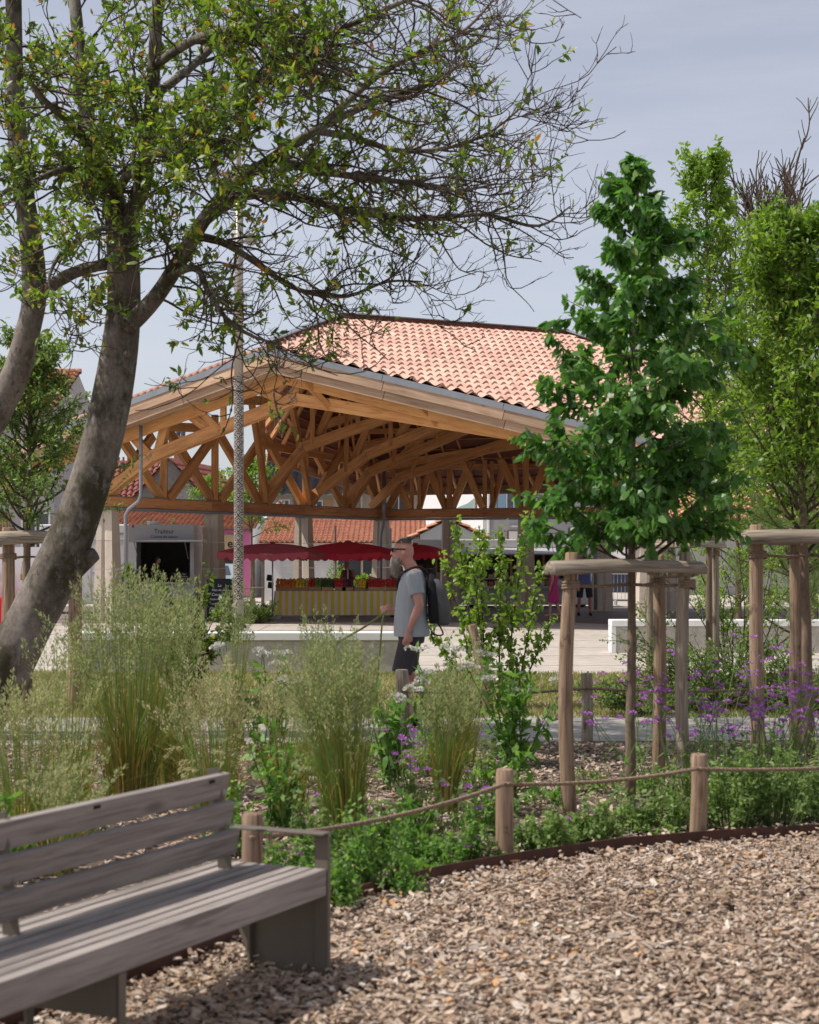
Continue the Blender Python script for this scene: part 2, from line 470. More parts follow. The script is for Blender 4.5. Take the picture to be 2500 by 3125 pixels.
def turf(n, xr, yr, keep, h):
    x = RNG.uniform(*xr, n); y = RNG.uniform(*yr, n); k = keep(x, y); x, y = x[k], y[k]; n = len(x)
    a = RNG.uniform(0, 2 * math.pi, n); hh = h * RNG.uniform(0.5, 1.3, n); w = 0.006 + 0.006 * RNG.random(n)
    d = np.stack([np.cos(a), np.sin(a), np.zeros(n)], -1); base = np.stack([x, y, np.full(n, 0.004)], -1)
    lean = RNG.normal(0, 0.5, (n, 2)) * hh[:, None]
    tip = base + np.stack([lean[:, 0], lean[:, 1], hh], -1)
    v = np.stack([base - d * w[:, None], base + d * w[:, None], tip], 1).reshape(-1, 3)
    patch = np.sin(x * 1.3 + y * .7) * .15 + np.sin(x * 3.1 - y * 2.2) * .12
    m = MB(); m.add(v, [np.arange(3 * n).reshape(-1, 3)], np.repeat(np.clip(RNG.normal(0.55, 0.22, n) + patch, 0, 1), 3).astype(np.float32))
    return m
tm = turf(92000, (-7, 8.5), (16.9, 24.2), lambda x, y: (np.abs(x) < 0.27 * y + 2.0) & (y < np.interp(x, [-9, .4, 1.7, 5.5, 10], [23.9, 24.1, 23.6, 23.4, 22.8])), 0.05)
tag(tm.build('lawn_grass', grass_mat, loc=(0, 20, 0)), 'dry short grass on the lawn strip', kind='stuff')

# low benches / retaining walls of the plaza
def low_wall(name, x0, x1, y0, h, label, end_white, yaw=0.0):
    t = thing(name, label, 'low wall', (x0, y0, 0))
    c, s = math.cos(yaw), math.sin(yaw)
    R = Matrix.Rotation(yaw, 4, 'Z')
    L = x1 - x0
    def P(u, v, z): return (x0 + c * u - s * v, y0 + s * u + c * v, z)
    b = MB(); b.box(P(L / 2, 0.22, (h - 0.12) / 2), (L - 0.10, 0.44, h - 0.12), R); b.build('wall_face', concrete, t)
    b = MB(); b.box(P(L / 2, 0.22, h - 0.055), (L + 0.02, 0.50, 0.11), R); b.build('coping', white_paint, t, bevel=0.01)
    if end_white:
        b = MB(); b.box(P(0.03, 0.22, (h - 0.112) / 2), (0.08, 0.46, h - 0.112), R); b.build('end_pier', white_paint, t, bevel=0.006)
    return t
low_wall('plaza_wall', -4.75, 0.02, 23.7, 0.57, 'long low pale wall with white coping behind the reed grass', True)
low_wall('plaza_wall', XG(1868, 29), 9.5, 29.0, 0.56, 'low pale wall with white end beside the shrub, right of the sapling clump', True)

# =================================================================== THE MARKET HALL
timber = wood('larch_timber', (0.70, 0.39, 0.165), (0.58, 0.29, 0.11), (0.36, 0.16, 0.06), 0.6)
timber_pale = wood('weathered_fascia', (0.50, 0.355, 0.25), (0.42, 0.28, 0.185), (0.27, 0.16, 0.095), 0.7)
timber_red = wood('ring_beam_timber', (0.68, 0.335, 0.145), (0.56, 0.25, 0.105), (0.32, 0.13, 0.06), 0.55)
zinc = surf('zinc', (0.27, 0.285, 0.305), (0.21, 0.225, 0.25), 2.5, 0.42, 0.05, spec=0.5, metal=0.35)
steel_grey = surf('galvanised_steel', (0.30, 0.30, 0.31), (0.22, 0.22, 0.235), 3, 0.5, 0.05, metal=0.4)
stone = surf('cast_stone', (0.60, 0.52, 0.43), (0.54, 0.46, 0.375), 1.6, 0.85, 0.0, fine=0.15, objvar=0.10)
deck_mat = surf('tile_underside', (0.24, 0.10, 0.065), (0.13, 0.055, 0.04), 7, 0.9, 0.3, stretch=(1, 5, 1))
tile_mat = surf('clay_tile', (0.60, 0.385, 0.30), (0.53, 0.32, 0.24), 1.2, 0.8, 0.1, fine=0.2, objvar=0.28)
tile_mat2 = surf('clay_tile_field', (0.61, 0.395, 0.31), (0.51, 0.30, 0.225), 3.5, 0.8, 0.1, fine=0.2)

_nt = tile_mat2.node_tree; _bs = [n for n in _nt.nodes if n.type == 'BSDF_PRINCIPLED'][0]
_at = _nt.nodes.new('ShaderNodeAttribute'); _at.attribute_name = 'tint'
_nt.links.new(mixc(_nt, 0.28, _bs.inputs['Base Color'].links[0].from_socket, ramp(_nt, _at.outputs['Fac'], [(0, (0.2, 0.2, 0.2)), (1, (0.8, 0.8, 0.8))]), 'OVERLAY'), _bs.inputs['Base Color'])
HB = Vector((0, 47, 0))
hall = thing('market_hall', 'open timber market hall with folded pink tile roof on tapered stone columns', 'market hall', HB)
def timber_part(name, p, q, w=0.13, h=0.2, mat=None, parent=None, bevel=0.006):
    p, q = Vector(p), Vector(q)
    if name in ('strut', 'post', 'lower_chord', 'top_chord'): w, h = w * 1.15, h * 1.28
    Lh = (q - p).length
    me = MB().box((0, 0, 0), (Lh, w, h)).mesh(name)
    me.materials.append(mat or timber)
    M = beam_frame(p, q); M.translation = (p + q) / 2
    o = link(name, me, parent or hall, M)
    if bevel:
        md = o.modifiers.new('bevel', 'BEVEL'); md.width = bevel; md.segments = 1
    return o

# ---- roof planes
K = 0.93
R1 = Vector((XG(1040, 45.5), 45.5, 0)); zr = ZG(975, 45.5); R1.z = zr
R2 = Vector((XG(1730, 48.85), 48.85, zr))
rd = (R2 - R1).normalized()
nd = Vector((rd.y, -rd.x, 0))                                   # down-slope direction (plan) of the front plane
C = Vector((XG(820, 40.0), 40.0, ZG(1060, 40.0)))
pitch = (R1.z - C.z) / ((C - R1).xy.dot(nd.xy))
def front_z(x, y):
    return R1.z - pitch * ((x - R1.x) * nd.x + (y - R1.y) * nd.y)
def on_front(u):                                                # point of the gable edge, u metres right of C
    p = C + gr_dir * u
    return Vector((p.x, p.y, front_z(p.x, p.y)))
Gp = on_front(10.2)
left_slope = (C.z - ZG(1370, 44.4)) / ((C.x - XG(0, 44.4)) / 0.857)
def on_left(u):
    p = C - g_dir * u
    return Vector((p.x, p.y, C.z - left_slope * u))
Fp = on_left(10.0)
_hx, _hy = R2.x + 6.2, R2.y - 7.6
Hp = Vector((_hx, _hy, front_z(_hx, _hy)))
L2 = Vector((-4.5, 51.3, 7.9)); L3 = Vector((XG(815, 53), 53, ZG(1368, 53))); B2 = Vector((XG(1130, 57.2), 57.2, ZG(1478, 57.2))); E2 = Vector((9.6, 54.6, 4.2))
dz = Vector((0, 0, -0.10))
roof = MB()
for poly in ([C, Gp, Hp, R2, R1], [C, R1, L2, Fp]):
    roof.poly([p + dz for p in poly])
for tri in ([R1, R2, E2], [R1, E2, B2], [R1, B2, L3], [R1, L3, L2], [R2, Hp, E2]):
    roof.poly([p + dz for p in tri])
roof_o = roof.build('roof', deck_mat, hall)

# ---- clay tiles on the front plane: S-profile tiles, course by course parallel to the ridge
TWD, TLN = 0.24, 0.52
sl = Vector((nd.x, nd.y, -pitch)).normalized()                 # down the slope
rn = Vector((rd.x, rd.y, 0))
up = rn.cross(sl); up = up if up.z > 0 else -up
prof = []                                                       # across the tile: shallow channel then raised roll
for i in range(9):
    t = i / 8
    if t < 0.36: prof.append((t, 0.012 - 0.03 * math.sin(t / 0.36 * math.pi)))
    else: prof.append((t, 0.012 + 0.058 * math.sin((t - 0.36) / 0.64 * math.pi)))
def tile_mesh_verts():
    v = []
    for s_, lift in ((0.0, 0.0), (1.0, 0.055)):
        for t, h in prof: v.append(((t - 0.5) * TWD * 1.02, s_ * TLN * 1.12, h + lift))
    for dz__ in (0, 1):
        for t, h in prof: v.append(((t - 0.5) * TWD * 1.02, TLN * 1.12 + 0.002 * dz__, (h + 0.055) if not dz__ else h * 0.5 + 0.002))
    n = len(prof)
    f = []
    for r in (0, 2):
        for i in range(n - 1): f.append([r * n + i, r * n + i + 1, (r + 1) * n + i + 1, (r + 1) * n + i])
    return np.array(v), np.array(f)
tv, tf = tile_mesh_verts()
tile_me = bpy.data.meshes.new('tile'); tile_me.from_pydata(tv.tolist(), [], tf.tolist()); tile_me.materials.append(tile_mat)
tile_me.polygons.foreach_set('use_smooth', [True] * len(tile_me.polygons))
TB = Matrix((rn, sl, up)).transposed()                          # tile frame -> world
def cross2(o, a, b): return (a.x - o.x) * (b.y - o.y) - (a.y - o.y) * (b.x - o.x)
def inside(p, poly):
    s = [cross2(poly[i], poly[(i + 1) % len(poly)], p) for i in range(len(poly))]
    return all(x >= 0 for x in s) or all(x <= 0 for x in s)
PF = [C, Gp, Hp, R2, R1]
rest = MB(); single = []
edge_tiles = MB()
rows = int(20 / TLN)
for r in range(rows):
    for c in range(-80, 130):
        o = R1 + rn * ((c + 0.5) * TWD) + sl * (r * TLN)
        cs = [o + rn * (a * TWD / 2) + sl * (b * TLN) for a in (-1, 1) for b in (0, 1.12)]
        ins = [inside(p, PF) for p in cs]
        if not any(ins): continue
        px = CX + F * o.x / o.y
        if px > 2700: continue
        jit = up * random.uniform(-0.004, 0.006)
        M = TB.to_4x4(); M.translation = o + jit
        if all(ins): single.append((o.y, M, px))
        else:
            vv = tv @ np.array(TB).T + np.array(o + jit); edge_tiles.add(vv, [tf], random.uniform(0.05, 1.0))
# the 300 that show largest (nearest, not behind the young tree) are tiles of their own
single.sort(key=lambda s: (s[2] > 1700, s[0]))
for k, (y, M, px) in enumerate(single):
    if k < 300:
        link('tile', tile_me, roof_o, M)
    else:
        vv = tv @ np.array(M.to_3x3()).T + np.array(M.translation); rest.add(vv, [tf], random.uniform(0.05, 1.0))
tag(rest.build('tile_field', tile_mat2, roof_o, smooth=True), kind='stuff')
# tiles cut along eave, hips and ridge
em = edge_tiles.mesh('cut_tiles'); bm = bmesh.new(); bm.from_mesh(em)
for i in range(len(PF)):
    a, b = PF[i], PF[(i + 1) % len(PF)]
    n = Vector((b.y - a.y, a.x - b.x, 0)).normalized()
    mid = sum(PF, Vector()) / len(PF)
    if (mid - a).dot(n) > 0: n = -n
    bmesh.ops.bisect_plane(bm, geom=bm.verts[:] + bm.edges[:] + bm.faces[:], plane_co=a + n * (0.05 if i == 0 else 0.0), plane_no=n, clear_outer=True)
em2 = bpy.data.meshes.new('cut_tiles'); bm.to_mesh(em2); bm.free(); em2.materials.append(tile_mat2)
em2.polygons.foreach_set('use_smooth', [True] * len(em2.polygons))
tag(link('cut_tiles', em2, roof_o, Matrix.Identity(4)), kind='stuff')
# left plane: only its tile ends show above the fascia
lt = MB()
lv = (L2 - Fp); 
for k in range(48):
    p = on_left(0.12 + k * 0.205); q = p + (R1 - C).normalized() * 2.6
    for j in range(4):
        a = p + (q - p) * (j / 4) ; b_ = p + (q - p) * ((j + 1.1) / 4)
        lt.tube([a + Vector((0, 0, 0.015)), b_ + Vector((0, 0, 0.0))], [0.085, 0.07], 7)
tag(lt.build('left_slope_tiles', tile_mat2, roof_o, smooth=True), kind='stuff')
# hip and ridge capping
def strip(name, p, q, w, h, mat, par=hall, off=(0, 0, 0)):
    return timber_part(name, Vector(p) + Vector(off), Vector(q) + Vector(off), w, h, mat, par, 0.004)
rb_mat = surf('ridge_board', (0.20, 0.085, 0.05), (0.12, 0.05, 0.035), 4, 0.8, 0.1)
for nm, p, q in (('hip_cap', C, R1), ('ridge_cap', R1, R2), ('hip_cap', R2, Hp)):
    strip(nm, p, q, 0.10, 0.15, rb_mat, roof_o, (0, 0, 0.07))
    strip('zinc_cap', p, q, 0.26, 0.03, zinc, roof_o, (0, 0, 0.165))

# ---- fascia: zinc flashing over two stepped boards, in board lengths
fn = Vector((g_dir.y, -g_dir.x, 0));  fn = fn if fn.y < 0 else -fn
def fascia(fn_pt, us):
    for a, b_ in zip(us[:-1], us[1:]):
        p, q = fn_pt(a + 0.006), fn_pt(b_ - 0.006)
        timber_part('fascia_board', p + Vector((0, 0, -0.26)) - fn * 0.00, q + Vector((0, 0, -0.26)), 0.05, 0.225, timber_pale)
        timber_part('fascia_board', p + Vector((0, 0, -0.47)) - fn * 0.07, q + Vector((0, 0, -0.47)) - fn * 0.07, 0.06, 0.215, timber_pale)
        timber_part('soffit_board', p + Vector((0, 0, -0.55)) - fn * 0.30, q + Vector((0, 0, -0.55)) - fn * 0.30, 0.40, 0.03, timber_pale)
        timber_part('flashing', p + Vector((0, 0, -0.075)) + fn * 0.035, q + Vector((0, 0, -0.075)) + fn * 0.035, 0.022, 0.145, zinc, hall, 0)
fn_l = fn
fn = Vector((gr_dir.y, -gr_dir.x, 0)); fn = fn if fn.y < 0 else -fn
fn_r = fn
fascia(on_front, [0, 2.9, 5.8, 8.4, 10.2])
fn = fn_l
fascia(on_left, [0, 2.6, 5.4, 8.0, 10.0])

# ---- ring beam on columns
ZB0, ZB1 = 2.95, 3.22
ring = [('A', A, B), ('B', B, E), ('C', E, D)]
Zv = lambda p, z: Vector((p.x, p.y, z))
BE = (E - B).normalized()
def ring_seg(P, Q, n):
    for k in range(n):
        p, q = P.lerp(Q, k / n), P.lerp(Q, (k + 1) / n)
        e = (q - p).normalized() * 0.004
        timber_part('ring_beam', Zv(p + e, (ZB0 + ZB1) / 2), Zv(q - e, (ZB0 + ZB1) / 2), 0.26, ZB1 - ZB0, timber_red)
    timber_part('steel_flange', Zv(P, ZB0 - 0.045), Zv(Q, ZB0 - 0.045), 0.34, 0.07, steel_grey, hall, 0)
    timber_part('steel_strip', Zv(P, ZB1 + 0.012), Zv(Q, ZB1 + 0.012), 0.30, 0.016, steel_grey, hall, 0)
ring_seg(A - l_dir * 0.35, B - l_dir * 0.1, 3)
ring_seg(B + BE * 0.12, E, 3)
ring_seg(E, D, 3)

# ---- tapered stone columns, four blocks each, a recessed notch between two wedges
col_blocks = []
def column_block(z0, z1):
    def sec(z):
        t = z / 2.87; w = 0.29 - 0.085 * t; nt_ = 0.10 - 0.07 * t
        return np.array([(-w, -w, z), (-0.07, -w, z), (-0.02, -w + nt_, z), (0.06, -w + nt_ * 0.3, z), (w, -w, z), (w, w, z), (-w, w, z)])
    m = MB(); m.loft([sec(z0 + 0.006), sec(z1 - 0.006)])
    me = m.mesh('stone_block'); me.materials.append(stone)
    return me
zs = [0.0, 0.62, 1.35, 2.08, 2.87]
col_blocks = [column_block(a, b) for a, b in zip(zs[:-1], zs[1:])]
def column(p, yaw):
    M = Matrix.Translation(Vector((p.x, p.y, 0.0))) @ Matrix.Rotation(yaw, 4, 'Z')
    base = link('column', col_blocks[0], hall, M)
    for me in col_blocks[1:]:
        link('stone_block', me, base, M)
    return base
yaw_l = math.atan2(g_dir.y, g_dir.x)
for k in range(4): column(A + l_dir * (13.3 * k / 3), yaw_l + 0.25)
cols_r = [1371, 1604, 1838]
for px in cols_r:
    p = onplane(px, 1700, B, BE); column(p, 0.1)
column(E + Vector((0.3, 0, 0)), 0.1); column(D, 0.1); column(E.lerp(D, 0.5), 0.1)

# ---- V struts standing on the ring beam (left side)
def PAz(s, z): p = A + l_dir * s; return Vector((p.x, p.y, z))
sp = 13.4 / 6
for k in range(1, 7):
    s0 = sp * k
    ztop = 5.05 + 0.05 * k
    timber_part('strut', PAz(s0 - 0.10, ZB1 + 0.03), PAz(s0 - sp * 0.93, ztop - 0.02), 0.12, 0.20)
    if k < 6:
        timber_part('strut', PAz(s0 + 0.10, ZB1 + 0.03) + g_dir * 0.13, PAz(s0 + sp * 0.93, ztop - 0.02) + g_dir * 0.13, 0.12, 0.20)
    timber_part('post', PAz(s0, ZB1 + 0.03) + g_dir * 0.02, PAz(s0, ztop + (0.5 if k < 4 else -0.2)) + g_dir * 0.02, 0.16, 0.18)
timber_part('strut', PAz(0.1, ZB1 + 0.03), PAz(sp * 0.8, 4.9), 0.12, 0.19)
# a purlin the struts carry, rising with the left slope
timber_part('purlin', PAz(-0.9, 5.02), PAz(sp * 2.2, 5.30), 0.16, 0.24)
timber_part('purlin', PAz(sp * 3, 4.95), PAz(sp * 6, 4.62), 0.16, 0.22)

# ---- trusses across the hall: table of (start along left beam, kink(u,z), apex(u,z), right(u,z))
trusses = [
    (0.00, (1.44, 4.19), (5.88, 5.45), (11.6, 4.43), (14.6, 3.78)),
    (sp * 3, (1.42, 4.80), (5.9, 5.97), (11.5, 5.0), (12.3, 4.8)),
    (sp * 4, (2.15, 4.67), (6.2, 5.95), (10.5, 5.25), (11.2, 5.0)),
    (sp * 5, (0.80, 4.28), (6.0, 6.10), (9.6, 5.35), (10.3, 5.1)),
    (sp * 5.75, (0.9, 4.20), (6.4, 5.60), (8.6, 5.25), (9.2, 5.0)),
]
def tp(s, u, z):
    p = A + l_dir * s + g_dir * u
    return Vector((p.x, p.y, z))
bolt_me = MB().tube([(0, 0, 0), (0, 0, 0.02)], 0.022, 6).mesh('bolt'); bolt_me.materials.append(steel_grey)
def bolts(c, n=5, spread=0.12, face=None):
    face = face or fn
    x = Vector((0, 0, 1)).cross(face).normalized()
    for i in range(n):
        a = i * 2.4; p = Vector(c) + x * (spread * math.cos(a) * (0.4 + 0.6 * (i % 2))) + Vector((0, 0, spread * 0.55 * math.sin(a)))
        M = face.to_track_quat('Z', 'Y').to_matrix().to_4x4(); M.translation = p
        link('bolt', bolt_me, hall, M)
for ti, (s0, k1, ap, r1, r2) in enumerate(trusses):
    for off in ((-0.075, 0.075) if ti == 0 else (0.0,)):
        o = l_dir * (off * 1.0)
        wch = 0.09 if ti == 0 else 0.14
        timber_part('lower_chord', tp(s0, -0.1, ZB1 + 0.06) + o, tp(s0, k1[0] + 0.1, k1[1] + 0.03) + o, wch, 0.21)
        timber_part('lower_chord', tp(s0, k1[0] - 0.02, k1[1]) + o, tp(s0, ap[0] + 0.08, ap[1] + 0.02) + o, wch - 0.008, 0.23)
        RA = tp(s0, ap[0] - 0.05, ap[1]); RB = tp(s0, r1[0], r1[1])
        if ti == 0: RB = onplane(1545, 1321, RA, gr_dir)
        timber_part('lower_chord', RA + o, RB + o, wch, 0.23)
        if ti == 0:
            timber_part('lower_chord', RB + o, onplane(2010, 1420, RA, gr_dir) + o, wch - 0.008, 0.22)
    for (u, z) in (k1, ap):
        bolts(tp(s0, u, z) + fn * (0.125 if ti == 0 else 0.075), 5)
# right foot of the front truss
timber_part('post', Zv(D, ZB1 + 0.02), Vector((D.x, D.y, 3.95)), 0.18, 0.2)
# front truss web, read off the photograph in the truss plane
TP0 = A - fn * 0.0
AP0 = tp(0, 5.88, 5.45)
def fp(px, py): return onplane(px, py, A, g_dir) if px < 905 else onplane(px, py, AP0, gr_dir)
for a, b_ in (((384, 1305), (462, 1394)), ((543, 1236), (650, 1318)), ((752, 1165), (862, 1222)), ((1250, 1205), (1312, 1262))):
    timber_part('strut', fp(*a), fp(*b_), 0.11, 0.19)
for a, b_ in (((516, 1255), (484, 1385)), ((682, 1180), (682, 1302)), ((905, 1130), (905, 1208)), ((1200, 1205), (1200, 1252)), ((1342, 1235), (1342, 1280)), ((1500, 1262), (1500, 1305))):
    timber_part('post', fp(*a), fp(*b_), 0.12, 0.2)
# top chord of the front truss, close under the fascia, and brackets that carry the eave
def under_l(u, d): p = on_left(u); return Vector((p.x, p.y, p.z - d)) - fn * 0.75
def under_r(u, d): p = on_front(u); return Vector((p.x, p.y, p.z - d)) - fn_r * 0.75
timber_part('top_chord', under_l(-0.1, 0.62), under_l(9.9, 0.62), 0.14, 0.24)
timber_part('top_chord', under_r(-0.1, 0.62), under_r(10.1, 0.62), 0.14, 0.24)
for a, b_ in (((584, 1198), (677, 1312)), ((949, 1150), (1010, 1242)), ((1313, 1240), (1338, 1294))):
    q = fp(*b_) + fn * 0.10
    e = fp(*a) + fn * 0.5; 
    timber_part('eave_bracket', e, q, 0.10, 0.16)
# struts of the left end, beyond A
timber_part('strut', PAz(-0.2, ZB1), fp(300, 1330), 0.13, 0.2)
timber_part('strut', fp(215, 1348) , fp(300, 1440), 0.13, 0.2)
# interior web: posts and diagonals from the lower chords up to the roof
def roof_under(p):
    """height of the back slopes above a plan point (ray against the deck polygons)"""
    best = None
    for t in ([R1, R2, E2], [R1, E2, B2], [R1, B2, L3], [R1, L3, L2], [C, R1, L2], [C, L2, Fp], [C, Gp, Hp], [C, Hp, R2], [C, R2, R1], [R2, Hp, E2]):
        a, b_, c_ = t
        d = (b_.x - a.x) * (c_.y - a.y) - (c_.x - a.x) * (b_.y - a.y)
        if abs(d) < 1e-6: continue
        u = ((p.x - a.x) * (c_.y - a.y) - (c_.x - a.x) * (p.y - a.y)) / d
        v = ((b_.x - a.x) * (p.y - a.y) - (p.x - a.x) * (b_.y - a.y)) / d
        if u >= -1e-3 and v >= -1e-3 and u + v <= 1.001:
            z = a.z + u * (b_.z - a.z) + v * (c_.z - a.z)
            best = z if best is None else max(best, z)
    return best
def chord_z(tr, u):
    s0, k1, ap, r1, r2 = tr
    pts = [(0, ZB1), k1, ap, r1, r2]
    return float(np.interp(u, [p[0] for p in pts], [p[1] for p in pts]))
for ti, tr in enumerate(trusses):
    if ti == 0: continue
    s0 = tr[0]
    u = 1.5 + 0.3 * (ti % 2)
    k = 0
    while u < tr[4][0] - 0.4:
        p = tp(s0, u, chord_z(tr, u)); zt = roof_under(p)
        q = tp(s0, u + 0.95, 0); zq = roof_under(q)
        if zt and zt - p.z > 0.5:
            timber_part('post', p + Vector((0, 0, -0.02)), Vector((p.x, p.y, zt - 0.28)), 0.12, 0.17)
        if zq and zq - p.z > 0.5:
            timber_part('strut', p + l_dir * 0.13, Vector((q.x, q.y, zq - 0.32)) + l_dir * 0.13, 0.10, 0.17)
        u += 1.55; k += 1
    # top chord following the roof
    us = np.linspace(0.6, tr[4][0], 7); prev = None
    for u in us:
        p = tp(s0, u, 0); z = roof_under(p)
        if z is None: prev = None; continue
        p.z = z - 0.32
        if prev is not None: timber_part('top_chord', prev, p, 0.12, 0.2)
        prev = p
# rafters and purlins under the back slope
bdir = (B2 - E2).normalized()
for k in range(17):
    t = (k + 0.5) / 17
    top_ = R1.lerp(R2, t); bot = B2.lerp(E2, t)
    timber_part('rafter', top_ + Vector((0, 0, -0.22)), bot + Vector((0, 0, -0.22)), 0.07, 0.15)
for k in range(5):
    t = (k + 0.6) / 5
    timber_part('rafter', R1 + Vector((0, 0, -0.24)), B2.lerp(L3, t) + Vector((0, 0, -0.22)), 0.07, 0.15)
for t in (0.30, 0.55, 0.80):
    timber_part('purlin', R1.lerp(B2, t) + Vector((0, 0, -0.36)), R2.lerp(E2, t) + Vector((0, 0, -0.36)), 0.10, 0.16)
batten_m = wood('roof_batten', (0.50, 0.27, 0.12), (0.40, 0.20, 0.085), (0.24, 0.11, 0.05), 0.7, False)
for k in range(1, 15):                                       # tile battens seen from below
    t = k / 15
    a, b_, c_ = R1.lerp(B2, t), R1.lerp(E2, t), R2.lerp(E2, t)
    timber_part('batten', a + Vector((0, 0, -0.125)), b_ + Vector((0, 0, -0.125)), 0.05, 0.035, batten_m, roof_o, 0)
    timber_part('batten', b_ + Vector((0, 0, -0.125)), c_ + Vector((0, 0, -0.125)), 0.05, 0.035, batten_m, roof_o, 0)
    timber_part('batten', R1.lerp(L3, t) + Vector((0, 0, -0.125)), R1.lerp(B2, t) + Vector((0, 0, -0.125)), 0.05, 0.035, batten_m, roof_o, 0)
    timber_part('batten', R1.lerp(L2, t) + Vector((0, 0, -0.125)), R1.lerp(L3, t) + Vector((0, 0, -0.125)), 0.05, 0.035, batten_m, roof_o, 0)
for k in range(5):
    timber_part('rafter', R1 + Vector((0, 0, -0.24)), L3.lerp(L2, (k + .5) / 5) + Vector((0, 0, -0.22)), 0.08, 0.16)
timber_part('strut', PAz(sp * 3, ZB1 + .1) + g_dir * .2, PAz(sp * 2.2, 6.3) + g_dir * .9, 0.12, 0.2)
timber_part('strut', PAz(sp * 4, ZB1 + .1) + g_dir * .2, PAz(sp * 3.1, 6.2) + g_dir * .9, 0.12, 0.2)
timber_part('top_chord', PAz(sp * 1.4, 5.9) + g_dir * 1.6, PAz(sp * 4.6, 6.3) + g_dir * 1.6, 0.12, 0.2)
timber_part('fascia_board', B2 + Vector((0, 0, -0.24)), E2 + Vector((0, 0, -0.24)), 0.05, 0.3, timber_pale)
timber_part('fascia_board', L3 + Vector((0, 0, -0.24)), B2 + Vector((0, 0, -0.24)), 0.05, 0.3, timber_pale)
# ---- right-hand V struts on the far beam
def PRp(px, z, off=0.0):
    p = onplane(px, 1700, B, BE); return Vector((p.x, p.y, z)) - Vector((BE.y, -BE.x, 0)) * off
for c in (1371, 1604, 1838):
    timber_part('strut', PRp(c - 8, ZB1 + 0.02), PRp(c - 86, 5.05), 0.12, 0.18)
    timber_part('strut', PRp(c + 8, ZB1 + 0.02), PRp(c + 92, 5.35), 0.12, 0.18)
    timber_part('post', PRp(c, ZB1 + 0.02), PRp(c + 2, 4.95), 0.16, 0.18)
    timber_part('strut', PRp(c - 12, ZB1 + 0.02, -0.16), PRp(c - 36, 5.2, -0.16), 0.11, 0.15)
for c in (1264, 1487, 1722):
    timber_part('post', PRp(c - 7, ZB1 + 0.02), PRp(c - 7, 5.3 if c > 1300 else 4.8), 0.12, 0.16)
    timber_part('post', PRp(c + 11, ZB1 + 0.02, 0.17), PRp(c + 9, 5.3 if c > 1300 else 4.8, 0.17), 0.10, 0.16)
    timber_part('strut', PRp(c - 8, ZB1 + 0.02, -0.14), PRp(c - 72, 4.75, -0.14), 0.11, 0.17)
    timber_part('strut', PRp(c + 6, ZB1 + 0.02, 0.3), PRp(c + 42, 4.6, 0.3), 0.10, 0.14)
timber_part('purlin', PRp(1100, 4.45), PRp(1500, 5.05), 0.14, 0.22)
timber_part('purlin', PRp(1480, 5.2), PRp(2000, 4.75), 0.14, 0.24)
timber_part('strut', PRp(1160, ZB1 + 0.02), PRp(1100, 4.75), 0.12, 0.18)
timber_part('strut', PRp(1185, ZB1 + 0.02), PRp(1248, 4.6), 0.12, 0.18)

# ---- downpipes
def downpipe(pts, r):
    return MB().tube(pts, r, 10).build('downpipe', zinc, hall, smooth=True)
pA = onplane(430, 1300, A - l_dir * 0.55, g_dir)
downpipe([Vector((pA.x, pA.y, z)) for z in (4.95, 4.0, 3.2)] + [Vector((pA.x - 0.06, pA.y, 3.05)), Vector((pA.x - 0.32, pA.y + 0.08, 2.86)), Vector((pA.x - 0.40, pA.y + 0.1, 2.7)), Vector((pA.x - 0.40, pA.y + 0.12, 0.1))], 0.046)
pB = onplane(1172, 1440, B - Vector((0, 0.55, 0)), BE)
downpipe([Vector((pB.x, pB.y, z)) for z in (4.5, 3.6, 2.85)] + [Vector((pB.x - 0.03, pB.y, 2.7)), Vector((pB.x - 0.10, pB.y + 0.02, 2.45)), Vector((pB.x - 0.11, pB.y + 0.02, 2.3)), Vector((pB.x - 0.11, pB.y + 0.02, 0.05))], 0.06)
pC = onplane(1818, 1600, B - Vector((0, 0.5, 0)), BE)
downpipe([Vector((pC.x, pC.y, z)) for z in (4.4, 2.0, 0.05)], 0.055)
# =================================================================== BENCH
grey_wood = wood('weathered_bench_wood', (0.385, 0.335, 0.30), (0.285, 0.245, 0.22), (0.17, 0.143, 0.127), 0.75, True, 3.0, 0.4, 0.7)
bench_steel = surf('taupe_steel', (0.15, 0.125, 0.097), (0.13, 0.108, 0.084), 2, 0.45, 0.02, spec=0.4)
BO = Vector((-0.30, 6.30, 0)); bu = Vector((-0.426, -0.905, 0)).normalized(); bv = Vector((bu.y, -bu.x, 0))
bench = thing('park_bench', 'weathered grey wooden park bench with taupe steel frame on the wood chips', 'bench', BO + bu * 1.25 + bv * 0.2)
def BP(u, v, z): p = BO + bu * u + bv * v; return Vector((p.x, p.y, z))
def plank(name, u0, u1, v, z, w, h, lean=0.0, parent=bench, bev=0.004):
    p, q = BP(u1, v, z), BP(u0, v, z)
    M = beam_frame(p, q); M = M @ Matrix.Rotation(lean, 4, 'X'); M.translation = (p + q) / 2
    me = MB().box((0, 0, 0), ((q - p).length, w, h)).mesh(name); me.materials.append(grey_wood)
    o = link(name, me, parent, M)
    md = o.modifiers.new('bevel', 'BEVEL'); md.width = bev; md.segments = 2
    return o
U1 = 2.75
plank('seat_front_rail', 0.012, U1, 0.026, 0.383, 0.050, 0.098)
nsl = 7
for k in range(nsl):
    plank('seat_slat', 0.012, U1, 0.083 + k * 0.0575, 0.414, 0.045, 0.036)
for k in range(3):
    vv, zz = 0.335 + 0.021 * k, 0.527 + 0.104 * k
    plank('back_plank', 0.11, U1, vv, zz, 0.030, 0.092, 0.20)
slot_m = surf('dark_slot', (0.02, 0.015, 0.012), None, 3, 0.9, 0)
